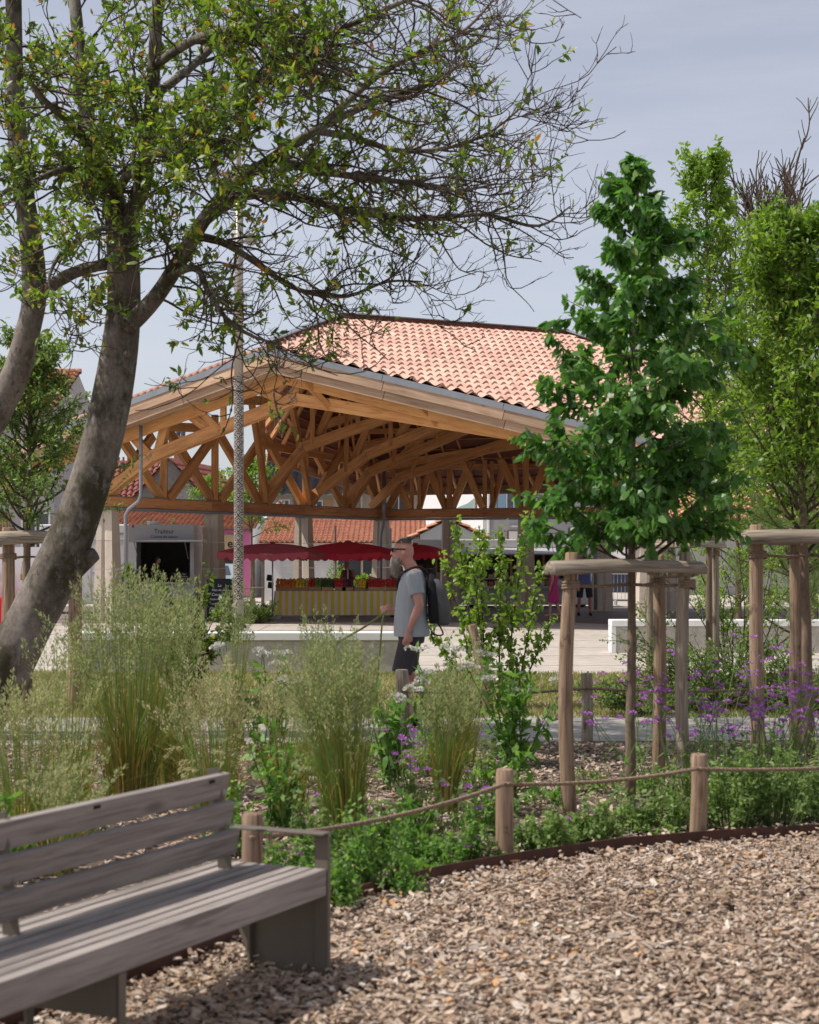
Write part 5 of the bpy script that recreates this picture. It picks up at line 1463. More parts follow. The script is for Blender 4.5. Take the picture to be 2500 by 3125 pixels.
def tiled(parent, o, u, s, Wd, Ln, tw, tl, mat, name='roof_tiles', lift=0.05):
    """rows of clay tiles on the plane at o: u along the eave (unit), s down the slope (unit)"""
    u, s = Vector(u).normalized(), Vector(s).normalized(); n_ = u.cross(s); n_ = n_ if n_.z > 0 else -n_
    T = np.array(Matrix((u, s, n_)).transposed()); base = tv * np.array([tw / TWD, tl / TLN, tw / TWD])
    m = MB()
    rows_, cols_ = int(math.ceil(Ln / tl)), int(math.ceil(Wd / tw))
    for r in range(rows_):
        for c in range(cols_):
            p = Vector(o) + u * ((c + 0.5) * Wd / cols_) + s * (r * tl) + n_ * (lift + random.uniform(-.004, .006))
            m.add(base @ T.T + np.array(p), [tf])
    return tag(m.build(name, mat, parent, smooth=True), kind='stuff')
def window(parent, M, x, z, w, h, frame_m=white_frame, shutters=None, shut_w=0.45, bars=True, proud=0.0):
    """window on a wall frame M (X along the wall, -Y outwards)"""
    def bx(name, c, s, mat, par):
        b = MB(); b.box(c, s); me = b.mesh(name); me.materials.append(mat); return link(name, me, par, M)
    wn_ = bx('window', (x, -0.03, z), (w, 0.05, h), pane, parent)
    for c, s in (((x - w / 2, -0.05, z), (0.07, 0.07, h + 0.07)), ((x + w / 2, -0.05, z), (0.07, 0.07, h + 0.07)), ((x, -0.05, z + h / 2), (w - 0.07, 0.07, 0.07)), ((x, -0.05, z - h / 2), (w - 0.07, 0.07, 0.07))):
        bx('frame', c, s, frame_m, wn_)
    if bars: bx('mullion', (x, -0.055, z), (0.06, 0.06, h - 0.07), frame_m, wn_)
    if shutters:
        for sg in (-1, 1):
            sh = bx('shutter', (x + sg * (w / 2 + shut_w / 2 + 0.05), -0.05, z), (shut_w, 0.05, h + 0.1), shutters, parent)
            for zz_ in (-.38, .38): bx('shutter_rail', (x + sg * (w / 2 + shut_w / 2 + 0.05), -0.085, z + zz_ * h), (shut_w - .02, 0.02, 0.09), shutters, sh)
    return wn_
def wall_box(parent, M, x0, x1, depth, z0, z1, mat, name='wall'):
    b = MB(); b.box(((x0 + x1) / 2, depth / 2, (z0 + z1) / 2), (x1 - x0, depth, z1 - z0)); me = b.mesh(name); me.materials.append(mat)
    return link(name, me, parent, M)
def gable_house(name, label, P, xdir, width, depth, eave, ridge, wallm, tilem, gable_front, tw=0.3, tl=0.4, tile_sides=(0, 1), over=0.25):
    """P = front left corner; xdir = along the front; gable_front: the gable faces the viewer"""
    M = frame_of((P[0], P[1], 0), xdir); t = link(name, None, None, M.copy()); tag(t, label, 'house')
    if gable_front:
        pts = [(0, 0, 0), (width, 0, 0), (width, 0, eave), (width / 2, 0, ridge), (0, 0, eave)]
        b = MB(); b.prism(pts, (0, depth, 0)); me = b.mesh('wall'); me.materials.append(wallm); link('wall', me, t, M)
        for sd in tile_sides:
            x0 = width / 2; sx = -1 if sd == 0 else 1
            sl_ = Vector((sx * width / 2, 0, eave - ridge)); L_s = sl_.length + over
            o = M @ Vector((x0, -over, ridge)); u_ = (M.to_3x3() @ Vector((0, 1, 0))); s_ = M.to_3x3() @ sl_.normalized()
            tiled(t, o, u_, s_, depth + over, L_s, tw, tl, tilem)
            b = MB(); q = [Vector((x0, -over + 0.03, ridge + 0.02)), Vector((x0 + sl_.normalized().x * L_s, -over + 0.03, ridge + 0.02 + sl_.normalized().z * L_s)), Vector((x0 + sl_.normalized().x * L_s, depth, ridge + 0.02 + sl_.normalized().z * L_s)), Vector((x0, depth, ridge + 0.02))]
            b.poly(q); me = b.mesh('roof_deck'); me.materials.append(tilem); link('roof_deck', me, t, M)
    else:
        pts = [(0, 0, 0), (0, depth, 0), (0, depth, eave), (0, depth / 2, ridge), (0, 0, eave)]
        b = MB(); b.prism(pts, (width, 0, 0)); me = b.mesh('wall'); me.materials.append(wallm); link('wall', me, t, M)
        sl_ = Vector((0, -depth / 2, eave - ridge)); L_s = sl_.length + over
        o = M @ Vector((-over / 2, depth / 2, ridge))
        tiled(t, o, M.to_3x3() @ Vector((1, 0, 0)), M.to_3x3() @ sl_.normalized(), width + over, L_s, tw, tl, tilem)
        d_ = sl_.normalized() * L_s
        b = MB(); b.poly([Vector((-over / 2, depth / 2, ridge + .02)), Vector((width + over / 2, depth / 2, ridge + .02)), Vector((width + over / 2, depth / 2 + d_.y, ridge + .02 + d_.z)), Vector((-over / 2, depth / 2 + d_.y, ridge + .02 + d_.z))]); me = b.mesh('roof_deck'); me.materials.append(tilem); link('roof_deck', me, t, M)
        b = MB(); b.tube([(-over / 2, depth / 2, ridge + .06), (width + over / 2, depth / 2, ridge + .06)], 0.11, 8); me = b.mesh('ridge_tiles'); me.materials.append(tilem); link('ridge_tiles', me, t, M)
    return t, M
# cream and pink shop with low red roof, left
shop, SM = gable_house('shop', 'low cream shop with pink trim under a mottled red tile roof', (XG(200, 72), 72), (1, 0), XG(772, 72) - XG(200, 72), 9, 2.95, 3.75, render_white, tile_old, False, 0.22, 0.3)
def on(parent, M, name, c, s, mat):
    b = MB(); b.box(c, s); me = b.mesh(name); me.materials.append(mat); return link(name, me, parent, M)
SWd = XG(772, 72) - XG(200, 72)
on(shop, SM, 'shop_fascia', (SWd - 1.6, -0.06, 2.30), (3.1, 0.12, 0.75), cream)
on(shop, SM, 'pink_trim', (SWd - 1.6, -0.08, 2.78), (3.1, 0.16, 0.16), pink)
on(shop, SM, 'shop_window', (SWd - 1.6, -0.03, 1.0), (2.6, 0.06, 1.7), pane)
on(shop, SM, 'pink_pillar', (SWd - 0.28, -0.10, 1.45), (0.42, 0.2, 2.7), pink)
ink = surf('dark_ink', (0.05, 0.04, 0.04), None, 3, 0.8, 0)
text_part('lettering', 'nner', 0.50, ink, shop, SM @ facing((SWd - 2.55, -0.125, 2.28)), bold=0.012)
text_part('lettering', 'er', 0.50, ink, shop, SM @ facing((SWd - 0.85, -0.125, 2.28)), bold=0.012)
# grey-blue side wall beyond the shop
sw, SWM = gable_house('side_house', 'pale blue grey side wall house with red roof behind the striped stall', (XG(775, 76), 76), (1, 0.12), 2.2, 8, 2.7, 4.2, render_blue, tile_orange, True, tile_sides=(1,))
# dark gable house
dk, DM = gable_house('gable_house', 'old house with dark rendered gable and steep red roof behind the hall', (XG(395, 85), 85), (0.98, -0.15), XG(650, 85) - XG(395, 85), 8, 4.4, 6.6, render_dark, tile_dark, True)
on(dk, DM, 'chimney', (1.9, 2.5, 7.0), (0.55, 0.5, 1.9), chim)
for dx in (-.12, .14):
    b = MB(); b.tube([(1.9 + dx, 2.5, 7.9), (1.9 + dx, 2.5, 8.2)], [0.10, 0.13], 10); me = b.mesh('chimney_pot'); me.materials.append(slate); link('chimney_pot', me, dk, DM)
MB().tube([DM @ Vector((1.3, 2.5, 6.4)), DM @ Vector((1.3, 2.5, 8.1))], 0.03, 6).build('mast', slate, dk)
lw, LWM = gable_house('crested_house', 'house with crested dark red roof between trunk and hall', (XG(300, 88), 88), (1, 0), 2.6, 6, 4.2, 6.75, render_dark, tile_dark, False)
for k in range(9): on(lw, LWM, 'crest_tile', (0.3 + k * 0.25, 3.0, 6.98), (0.10, 0.05, 0.25), tile_dark)
# slate house
sh, SHM = gable_house('slate_house', 'beige house with dark slate roof seen through the hall trusses', (XG(800, 95), 95), (1, 0), XG(1080, 95) - XG(800, 95), 9, 5.35, 7.2, render_beige, slate, False, 0.6, 0.35)
on(sh, SHM, 'chimney', (0.5, 4.5, 7.2), (1.2, 0.5, 0.5), slate)
on(sh, SHM, 'gutter', (2.55, -0.15, 5.28), (5.3, 0.14, 0.12), white_frame)
window(sh, SHM, XG(868, 95) - XG(800, 95), 4.5, 0.55, 0.9)
window(sh, SHM, XG(965, 95) - XG(800, 95), 4.65, 0.7, 0.5)
on(sh, SHM, 'shutter', (XG(1003, 95) - XG(800, 95), -0.05, 4.45), (0.5, 0.06, 1.1), brown_shutter)
on(sh, SHM, 'brick_pier', (XG(905, 95) - XG(800, 95), -0.04, 4.4), (0.28, 0.10, 1.9), chim)
# beige taller house
bh, BHM = gable_house('beige_house', 'plain beige house with white tall window behind the hall corner', (XG(1083, 97), 97), (1, 0), XG(1300, 97) - XG(1083, 97), 9, 5.8, 7.4, render_beige, slate, False, 0.6, 0.35)
window(bh, BHM, XG(1217, 97) - XG(1083, 97), 4.75, 0.95, 1.55)
b = MB(); b.tube([(XG(1103, 97) - XG(1083, 97), -0.08, 6.0), (XG(1103, 97) - XG(1083, 97), -0.08, 2.0)], 0.06, 8); me = b.mesh('downpipe'); me.materials.append(white_frame); link('downpipe', me, bh, BHM)
# low white building with orange roof
lo, LOM = gable_house('low_house', 'low white house with long orange tile roof behind the stalls', (XG(800, 66), 66), (1, 0), XG(1290, 66) - XG(800, 66), 10, 2.30, 3.38, render_white, tile_orange, False, 0.21, 0.32, over=0.3)
def lx(px): return XG(px, 66) - XG(800, 66)
on(lo, LOM, 'shutter', (lx(893), -0.04, 1.2), (0.78, 0.08, 1.25), white_frame)
for k in range(10): on(lo, LOM, 'shutter_slat', (lx(893), -0.085, 0.65 + k * 0.122), (0.70, 0.02, 0.09), white_frame)
on(lo, LOM, 'sill', (lx(893), -0.08, 0.52), (1.0, 0.16, 0.07), white_frame)
on(lo, LOM, 'door', (lx(995), -0.03, 1.05), (0.95, 0.06, 2.0), white_frame)
on(lo, LOM, 'shop_opening', (lx(1085), -0.02, 1.1), (1.55, 0.04, 2.0), pane)
for px in (1022, 1105, 1140): on(lo, LOM, 'opening_post', (lx(px), -0.06, 1.1), (0.09, 0.08, 2.05), render_beige)
gable, GM = gable_house('gabled_shed', 'pale blue grey gabled front with a framed sign behind the market truck', (XG(1282, 64), 64), (1, 0), XG(1455, 64) - XG(1282, 64), 6, 2.55, 3.10, render_blue, tile_orange, True, over=0.1)
on(gable, GM, 'sign_frame', (1.05, -0.05, 1.95), (1.25, 0.06, 0.62), chim)
on(gable, GM, 'sign_board', (1.05, -0.075, 1.95), (1.17, 0.05, 0.54), render_white)
for k in range(9): on(gable, GM, 'wood_slat', (-0.75 + k * 0.085, -0.06, 2.0), (0.045, 0.04, 0.95), grey_stake)
# white gable house with blue shutters
Kp = Vector((3.92, 85, 0)); wdir = Vector((-0.6, 0.8, 0))
wg = thing('white_house', 'tall white gabled house with shaded grey side, blue shutters and orange roof', 'house', (Kp.x, Kp.y, 0))
WL = 5.6
GM2 = frame_of(Kp + wdir * WL, -wdir)                      # white gable: X from its far end to the corner
b = MB(); b.prism([(0, 0, 0), (WL, 0, 0), (WL, 0, 5.35), (WL * 0.5, 0, 6.45), (0, 0, 5.35)], (0, 0.4, 0)); me = b.mesh('wall'); me.materials.append(render_white); link('wall', me, wg, GM2)
on(wg, GM2, 'sign_frame', (WL * 0.62, -0.04, 4.75), (2.5, 0.06, 1.25), chim)
on(wg, GM2, 'sign_board', (WL * 0.62, -0.07, 4.75), (2.38, 0.05, 1.13), render_white)
b = MB(); b.poly([(WL * 0.62 - 0.6, -0.10, 4.19), (WL * 0.62 + 1.18, -0.10, 4.19), (WL * 0.62 + 1.18, -0.10, 4.72), (WL * 0.62 + 0.6, -0.10, 4.46)]); me = b.mesh('sign_sweep'); me.materials.append(surf('sign_green', (0.28, 0.36, 0.33), None, 2, 0.7, 0)); link('sign_sweep', me, wg, GM2)
SD = Vector((0.8, 0.6, 0)); SL = 13.0
GM3 = frame_of(Kp, SD)
on(wg, GM3, 'wall', (SL / 2, 0.2, 2.675), (SL, 0.4, 5.35), render_grey)  # side turned from the sun; its shade is put into the grey colour
on(wg, GM3, 'gutter', (SL / 2, -0.12, 5.42), (SL, 0.16, 0.13), slate)
rl = Vector((0, -WL * 0.5, -1.1)); rl.normalize()
tiled(wg, GM3 @ Vector((-0.2, WL * 0.5, 6.45)), GM3.to_3x3() @ Vector((1, 0, 0)), GM3.to_3x3() @ rl, SL, 3.15, 0.3, 0.4, tile_orange)
b = MB(); b.poly([(-.2, WL * .5, 6.46), (SL, WL * .5, 6.46), (SL, -.15, 5.32), (-.2, -.15, 5.32)]); me = b.mesh('roof_deck'); me.materials.append(tile_orange); link('roof_deck', me, wg, GM3)
tiled(wg, GM3 @ Vector((-0.15, 0.0, 0.0)) + Vector((0, 0, 6.47)) + wdir * (WL * 0.5), GM3.to_3x3() @ Vector((1, 0, 0)), (wdir * 0.5 * WL + Vector((0, 0, -1.1))), 0.7, 3.1, 0.3, 0.4, tile_orange, 'verge_tiles')
b = MB(); b.prism([(0.5, 4.0, 6.2), (9, 4.0, 6.2), (9, 6.5, 7.6), (0.5, 6.5, 7.6)], (0, 0.3, 0)); me = b.mesh('upper_roof'); me.materials.append(tile_dark); link('upper_roof', me, wg, GM3)
rs = Vector((0, -2.5, -1.4)).normalized()
tiled(wg, GM3 @ Vector((0.5, 6.5, 7.6)), GM3.to_3x3() @ Vector((1, 0, 0)), GM3.to_3x3() @ rs, 8.5, 2.86, 0.34, 0.5, tile_dark, 'upper_roof_tiles')
window(wg, GM3, 1.62, 4.45, 0.95, 1.45, shutters=blue_shutter, shut_w=0.5)
on(wg, GM3, 'ledge', (2.7, -0.10, 3.30), (2.6, 0.2, 0.09), white_frame)
on(wg, GM3, 'sign_frame', (2.6, -0.04, 2.70), (2.7, 0.05, 0.78), chim)
on(wg, GM3, 'sign_board', (2.6, -0.06, 2.70), (2.6, 0.05, 0.70), render_white)
text_part('lettering', 'du vin', 0.30, surf('sign_ink', (0.22, 0.24, 0.24), None, 2, 0.8, 0), wg, GM3 @ facing((2.9, -0.095, 2.72)), shear=0.35)
on(wg, GM3, 'meter_box', (0.35, -0.05, 3.95), (0.3, 0.08, 0.4), render_beige)
b = MB(); b.tube([(-0.05, -0.1, 5.3), (-0.05, -0.1, 0)], 0.06, 8); me = b.mesh('downpipe'); me.materials.append(white_frame); link('downpipe', me, wg, GM3)
# houses at both edges
rh, RHM = gable_house('right_house', 'long pale house glimpsed behind the right hand trees', (XG(1930, 78), 78), (1, 0.05), 14, 8, 3.6, 5.0, render_grey, tile_orange, False, 0.3, 0.4)
lh, LHM = gable_house('left_house', 'lilac grey house with tiled eave behind the left edge trees', (-24.0, 62), (1, 0.0), 24.0 + XG(165, 62), 9, 7.2, 8.9, render_grey, tile_old, False, 0.4, 0.5)
LHW = 24.0 + XG(165, 62)
for px, z in ((40, 5.2), (110, 2.6)): window(lh, LHM, XG(px, 62) + 24.0, z, 1.0, 1.4)
for k in range(12): on(lh, LHM, 'wood_slat', (XG(2, 62) + 24.0 + k * 0.11 - 0.9, -0.06, 2.0), (0.06, 0.06, 2.6), brown_shutter)
cb, CBM = gable_house('cream_house', 'cream house glimpsed right behind the leaning trunk', (XG(160, 75), 75), (1, 0), 3.2, 6, 3.2, 4.2, surf('cream_render', (0.60, 0.52, 0.40), None, 1, 0.9, 0), tile_old, False, 0.4, 0.5)
# =================================================================== MARKET STALLS AND VEHICLES
red_cloth = surf('red_canopy', (0.80, 0.06, 0.09), (0.72, 0.05, 0.08), 1.5, 0.75, 0.1)
wine_cloth = surf('faded_red_canopy', (0.60, 0.13, 0.16), (0.53, 0.11, 0.14), 1.5, 0.8, 0.1)
blue_cloth = surf('blue_canopy', (0.12, 0.36, 0.55), None, 1.5, 0.8, 0.05)
for m_ in (red_cloth, wine_cloth, blue_cloth):                 # thin cloth lets light through
    nt = m_.node_tree; out = [n for n in nt.nodes if n.type == 'OUTPUT_MATERIAL'][0]; bs = [n for n in nt.nodes if n.type == 'BSDF_PRINCIPLED'][0]
    tr = nt.nodes.new('ShaderNodeBsdfTranslucent'); mx = nt.nodes.new('ShaderNodeMixShader'); mx.inputs['Fac'].default_value = 0.45
    nt.links.new(bs.inputs['Base Color'].links[0].from_socket, tr.inputs['Color'])
    nt.links.new(bs.outputs['BSDF'], mx.inputs[1]); nt.links.new(tr.outputs['BSDF'], mx.inputs[2]); nt.links.new(mx.outputs['Shader'], out.inputs['Surface'])
alu = surf('aluminium', (0.45, 0.45, 0.46), None, 3, 0.4, 0, metal=0.6)
white_metal = surf('white_metal', (0.70, 0.70, 0.71), (0.66, 0.66, 0.675), 1, 0.45, 0.0)
grey_metal = surf('grey_metal', (0.44, 0.435, 0.45), (0.40, 0.395, 0.41), 1, 0.45, 0.0)
black_m = surf('black_matte', (0.018, 0.018, 0.02), None, 3, 0.7, 0)
dark_in = surf('dark_interior', (0.045, 0.038, 0.032), None, 2, 0.8, 0)
truck_in = surf('truck_interior', (0.30, 0.25, 0.21), None, 2, 0.8, 0)
tyre_m = surf('tyre', (0.02, 0.02, 0.02), None, 6, 0.85, 0.1)

def umbrella(label, cx, cy, half, zed, zap, yaw, mats, scal=9, val=0.19, pole=True, group='market umbrellas'):
    t = thing('market_umbrella', label, 'umbrella', (cx, cy, 0), group)
    corners = [Vector((cx + half * math.sqrt(2) * math.cos(yaw + k * math.pi / 2), cy + half * math.sqrt(2) * math.sin(yaw + k * math.pi / 2), zed)) for k in range(4)]
    ap = Vector((cx, cy, zap)); n = 10
    for k in range(4):
        a, c = corners[k], corners[(k + 1) % 4]; m = MB()
        rows_ = []
        for j in range(n + 1):
            tt = j / n; row = []
            for i in range(n + 1):
                e = a.lerp(c, i / n); p = ap.lerp(e, tt)
                p.z += 0.06 * math.sin(tt * math.pi) - 0.05 * math.sin(i / n * math.pi) * tt
                row.append(list(p))
            rows_.append(row)
        V = np.array(rows_).reshape(-1, 3); f = [[j * (n + 1) + i, j * (n + 1) + i + 1, (j + 1) * (n + 1) + i + 1, (j + 1) * (n + 1) + i] for j in range(n) for i in range(n)]
        m.add(V, [np.array(f)]); m.build('canopy_panel', mats[k], t, smooth=True)
        m = MB(); N_ = scal * 6; top = []; bot = []
        for i in range(N_ + 1):
            e = a.lerp(c, i / N_); e.z -= 0.06 * math.sin(i / N_ * math.pi) ; o_ = (e - ap); o_.z = 0; o_.normalize()
            top.append(e); w_ = val * (0.55 + 0.45 * abs(math.sin(i / 6 * math.pi))); bot.append(e + Vector((0, 0, -w_)) + o_ * (0.03 + 0.015 * math.sin(i * 0.9)))
        V = [list(p) for p in top + bot]; f = [[i, i + 1, N_ + 2 + i, N_ + 1 + i] for i in range(N_)]
        m.add(V, [np.array(f)]); m.build('valance', mats[k], t, smooth=True)
        m = MB(); m.tube([ap + Vector((0, 0, -0.10)), a + Vector((0, 0, -0.05))], 0.012, 6); m.build('rib', alu, t)
        m = MB(); m.tube([Vector((cx, cy, zed - 0.25)), ap.lerp(a, 0.5) + Vector((0, 0, -0.10))], 0.010, 6); m.build('strut', alu, t)
    if pole:
        MB().tube([(cx, cy, 0.06), (cx, cy, zap + 0.02)], 0.022, 10).build('pole', alu, t, smooth=True)
        b = MB(); b.box((cx, cy, 0.03), (0.5, 0.5, 0.06)); b.build('base_plate', steel_grey, t, bevel=0.01)
    MB().ball((cx, cy, zap + 0.02), (0.09, 0.09, 0.03), 10, 5).build('cap', wine_cloth, t)
    return t
umbrella('faded red market umbrella at the left end of the striped stall', XG(832, 46.0), 46.0, 1.22, 1.80, 2.04, 0.65, [wine_cloth] * 4)
umbrella('bright red market umbrella with a blue panel over the striped stall', XG(1062, 48.8), 48.8, 1.30, 1.80, 2.10, 0.55, [red_cloth, blue_cloth, red_cloth, red_cloth])
umbrella('red market umbrella with zigzag edge behind the walking man', XG(1268, 51.0), 51.0, 0.82, 1.83, 2.06, 0.55, [red_cloth] * 4, 8)
t = thing('tall_mast', 'bare grey mast rising behind the blue umbrella panel', 'pole', (XG(1024, 52), 52, 0)); MB().tube([(XG(1024, 52), 52, 0), (XG(1024, 52), 52, ZG(1604, 52))], 0.03, 8).build('mast', alu, t)
t = thing('tall_mast', 'thin grey mast rising just left of the walking man head', 'pole', (XG(1193, 55), 55, 0)); MB().tube([(XG(1193, 55), 55, 0), (XG(1193, 55), 55, ZG(1612, 55))], 0.03, 8).build('mast', alu, t)

# striped stall table
m, nt, bs, out = nmat('striped_cloth')
tc = nt.nodes.new('ShaderNodeTexCoord'); sx_ = nt.nodes.new('ShaderNodeSeparateXYZ'); nt.links.new(tc.outputs['Object'], sx_.inputs[0])
ml = nt.nodes.new('ShaderNodeMath'); ml.operation = 'MULTIPLY'; ml.inputs[1].default_value = 5.6; nt.links.new(sx_.outputs['X'], ml.inputs[0])
fr_ = nt.nodes.new('ShaderNodeMath'); fr_.operation = 'FRACT'; nt.links.new(ml.outputs[0], fr_.inputs[0])
gt = nt.nodes.new('ShaderNodeMath'); gt.operation = 'GREATER_THAN'; gt.inputs[1].default_value = 0.5; nt.links.new(fr_.outputs[0], gt.inputs[0])
nt.links.new(mixc(nt, gt.outputs[0], (0.62, 0.43, 0.03), (0.58, 0.50, 0.42)), bs.inputs['Base Color']); bs.inputs['Roughness'].default_value = 0.9
striped = m
SY0 = 46.6; sx0, sx1 = XG(838, SY0), XG(1222, SY0)
stall = thing('stall_table', 'market stall table under a yellow and white striped cloth', 'market stall', ((sx0 + sx1) / 2, SY0 + 0.6, 0))
m = MB(); n = 120; V = []
for j in range(5):
    z = 0.74 - j * 0.165
    for i in range(n + 1):
        x = sx0 + (sx1 - sx0) * i / n; V.append((x + 0.02 * math.sin(j + x * 3), SY0 - 0.02 - 0.035 * (j / 4) * (1 + math.sin(x * 17 + 1.3 * math.sin(x * 5))) - 0.02 * j / 4, z))
f = [[j * (n + 1) + i, j * (n + 1) + i + 1, (j + 1) * (n + 1) + i + 1, (j + 1) * (n + 1) + i] for j in range(4) for i in range(n)]
m.add(V, [np.array(f)]); m.build('cloth_front', striped, stall, smooth=True)
m = MB(); m.quad((sx0, SY0 - .02, .74), (sx0, SY0 + 1.3, .74), (sx0 - .05, SY0 + 1.3, .08), (sx0 - .05, SY0 - .06, .08)); m.build('cloth_side', striped, stall)
m = MB(); m.box(((sx0 + sx1) / 2, SY0 + 0.65, 0.725), (sx1 - sx0, 1.3, 0.03)); m.build('table_top', brown_shutter, stall)
for x in (sx0 + .1, (sx0 + sx1) / 2, sx1 - .1):
    for y in (SY0 + .1, SY0 + 1.2): MB().tube([(x, y, 0), (x, y, 0.71)], 0.025, 6).build('trestle_leg', alu, stall)
m = MB(); m.box((XG(827, 46.5), 46.5, 0.92), (0.16, 0.03, 0.22)); m.box((XG(824, 46.5), 46.55, 1.12), (0.14, 0.03, 0.16)); 
crate_m = wood('crate_wood', (0.42, 0.28, 0.16), (0.34, 0.22, 0.12), (0.2, 0.12, 0.07), 0.85)
def fruit_me(name, col, r, sq=1.0):
    mm = surf(name, col, tuple(c * .8 for c in col), 6, 0.4, 0.02, spec=0.4, objvar=0.25); b = MB(); b.ball((0, 0, 0), (r, r, r * sq), 9, 6); me = b.mesh(name, smooth=True); me.materials.append(mm); return me
fr = {'orange': fruit_me('orange', (0.62, 0.20, 0.02), 0.055), 'yellow_pepper': fruit_me('yellow_pepper', (0.68, 0.46, 0.02), 0.055, 1.1), 'red_pepper': fruit_me('red_pepper', (0.48, 0.025, 0.02), 0.055, 1.1),
      'aubergine': fruit_me('aubergine', (0.03, 0.015, 0.035), 0.055, 0.9), 'melon': fruit_me('melon', (0.40, 0.31, 0.17), 0.085), 'potato': fruit_me('potato', (0.33, 0.22, 0.12), 0.06, 0.7), 'tomato': fruit_me('tomato', (0.50, 0.03, 0.02), 0.045, 0.85),
      'green_pepper': fruit_me('green_pepper', (0.12, 0.24, 0.03), 0.055, 1.1), 'lemon': fruit_me('lemon', (0.62, 0.50, 0.08), 0.045), 'plum': fruit_me('plum', (0.10, 0.02, 0.05), 0.045), 'courgette': fruit_me('courgette', (0.05, 0.10, 0.025), 0.05, 0.7)}
def crate(kind, x, y, w, d, label, cols_, z=0.742, rows_=3, tilt=0.25):
    t = thing('fruit_crate', label, 'crate', (x, y, z), 'crates of produce on the striped stall')
    for c, s in (((x, y - d / 2, z + .05), (w, .02, .10)), ((x, y + d / 2, z + .08), (w, .02, .16)), ((x - w / 2 + .01, y, z + .06), (.02, d - .02, .12)), ((x + w / 2 - .01, y, z + .06), (.02, d - .02, .12)), ((x, y, z + .012), (w - .04, d - .02, .02))):
        b = MB(); b.box(c, s); b.build('crate_board', crate_m, t)
    kinds = kind if isinstance(kind, list) else [kind]
    r = 0.056
    for j in range(rows_):
        for i in range(cols_):
            kk = kinds[(i * len(kinds)) // cols_]
            px_ = x - w / 2 + w * (i + 0.5) / cols_ + random.uniform(-.012, .012); py_ = y - d / 2 + d * (j + 0.5) / rows_
            M = Matrix.Translation((px_, py_, z + 0.10 + j * 0.055 + random.uniform(0, .03))) @ Matrix.Rotation(random.uniform(0, 3), 4, 'X')
            link(kk, fr[kk], t, M)
crs = [('orange', 872, 0.52, 6, 'tilted crate heaped with oranges at the left end of the stall'), (['yellow_pepper', 'lemon'], 922, 0.36, 4, 'crate of yellow peppers beside the oranges'), (['red_pepper', 'green_pepper'], 962, 0.34, 4, 'crate of red and green peppers beside the yellow ones'),
       ('courgette', 1000, 0.30, 4, 'crate of dark courgettes left of the umbrella pole'), (['red_pepper', 'tomato'], 1040, 0.30, 5, 'crate of red tomatoes right of the umbrella pole'), (['lemon', 'yellow_pepper'], 1100, 0.28, 4, 'crate of yellow fruit in the middle of the stall'), ('plum', 1062, 0.30, 5, 'crate of dark plums in front of the bald seller'), ('tomato', 1150, 0.44, 7, 'wide crate of tomatoes near the walking man'), ('tomato', 1196, 0.34, 5, 'crate of tomatoes half hidden by the walking man')]
for kind, px, w, nc, lb in crs: crate(kind, XG(px, SY0 + .3), SY0 + 0.32, w, 0.42, lb, nc, rows_=4)
for kind, px, w, nc, lb in [('melon', 975, 0.62, 6, 'rear crate of melons behind the peppers'), ('potato', 1035, 0.5, 6, 'rear crate of potatoes behind the tomatoes'), ('aubergine', 925, 0.42, 5, 'rear crate of dark aubergines behind the yellow peppers'), ('potato', 1135, 0.5, 6, 'rear crate of brown roots near the cardboard')]:
    crate(kind, XG(px, SY0 + .85), SY0 + 0.88, w, 0.42, lb, nc, 0.80)
b = MB(); bb = Matrix.Rotation(0.3, 4, 'Y')
b.box((XG(1142, 47.7), 47.75, 1.02), (0.34, 0.3, 0.16), bb); tag(b.build('cardboard_box', surf('cardboard', (0.42, 0.29, 0.17), None, 3, 0.9, 0), loc=(XG(1142, 47.7), 47.75, .94)), 'tilted open cardboard box at the rear of the stall', 'box')
# rear price slates at the stall corner
t = thing('price_slates', 'small black price slates clipped at the left stall corner', 'price sign', (XG(826, 46.5), 46.5, 0.74))
for dz_, dx_ in ((0.16, 0), (0.36, -.03)):
    b = MB(); b.box((XG(826, 46.5) + dx_, 46.5, 0.74 + dz_), (0.15, 0.02, 0.17), Matrix.Rotation(0.15, 4, 'Y')); b.build('slate', black_m, t)
MB().tube([(XG(832, 46.5), 46.52, .74), (XG(832, 46.5), 46.52, 1.2)], 0.008, 5).build('clip_rod', alu, t)

# caterer's trailer
TY = 46.3; tx0, tx1 = XG(392, TY), XG(592, TY); TT = ZG(1600, TY)
trl = thing('food_trailer', 'grey white caterer trailer with open serving hatch and lettering', 'food trailer', ((tx0 + tx1) / 2, TY + 0.9, 0))
TD = 1.9
def tb(name, x0, x1, y0, y1, z0, z1, mat, bev=0.0, par=None):
    b = MB(); b.box(((x0 + x1) / 2, (y0 + y1) / 2, (z0 + z1) / 2), (x1 - x0, y1 - y0, z1 - z0)); return b.build(name, mat, par or trl, bevel=bev)
hx0, hx1, hz0, hz1 = XG(416, TY), XG(580, TY), 0.98, ZG(1655, TY)
tb('front_panel', tx0, tx1, TY, TY + .04, hz1, TT, grey_metal, 0.01)
tb('lower_panel', tx0, tx1, TY, TY + .04, 0.32, hz0, grey_metal, 0.01)
tb('side_post', tx0, hx0, TY, TY + .04, hz0, hz1, white_metal); tb('side_post', hx1, tx1, TY, TY + .04, hz0, hz1, grey_metal)
tb('side_wall', tx0, tx0 + .04, TY + .045, TY + TD, 0.32, TT, white_metal); tb('side_wall', tx1 - .04, tx1, TY + .045, TY + TD, 0.32, TT, white_metal)
tb('back_wall', tx0 + .045, tx1 - .045, TY + TD - .04, TY + TD, 0.32, TT, dark_in); tb('roof', tx0 + .045, tx1 - .045, TY + .045, TY + TD - .045, TT - .05, TT - .002, white_metal)
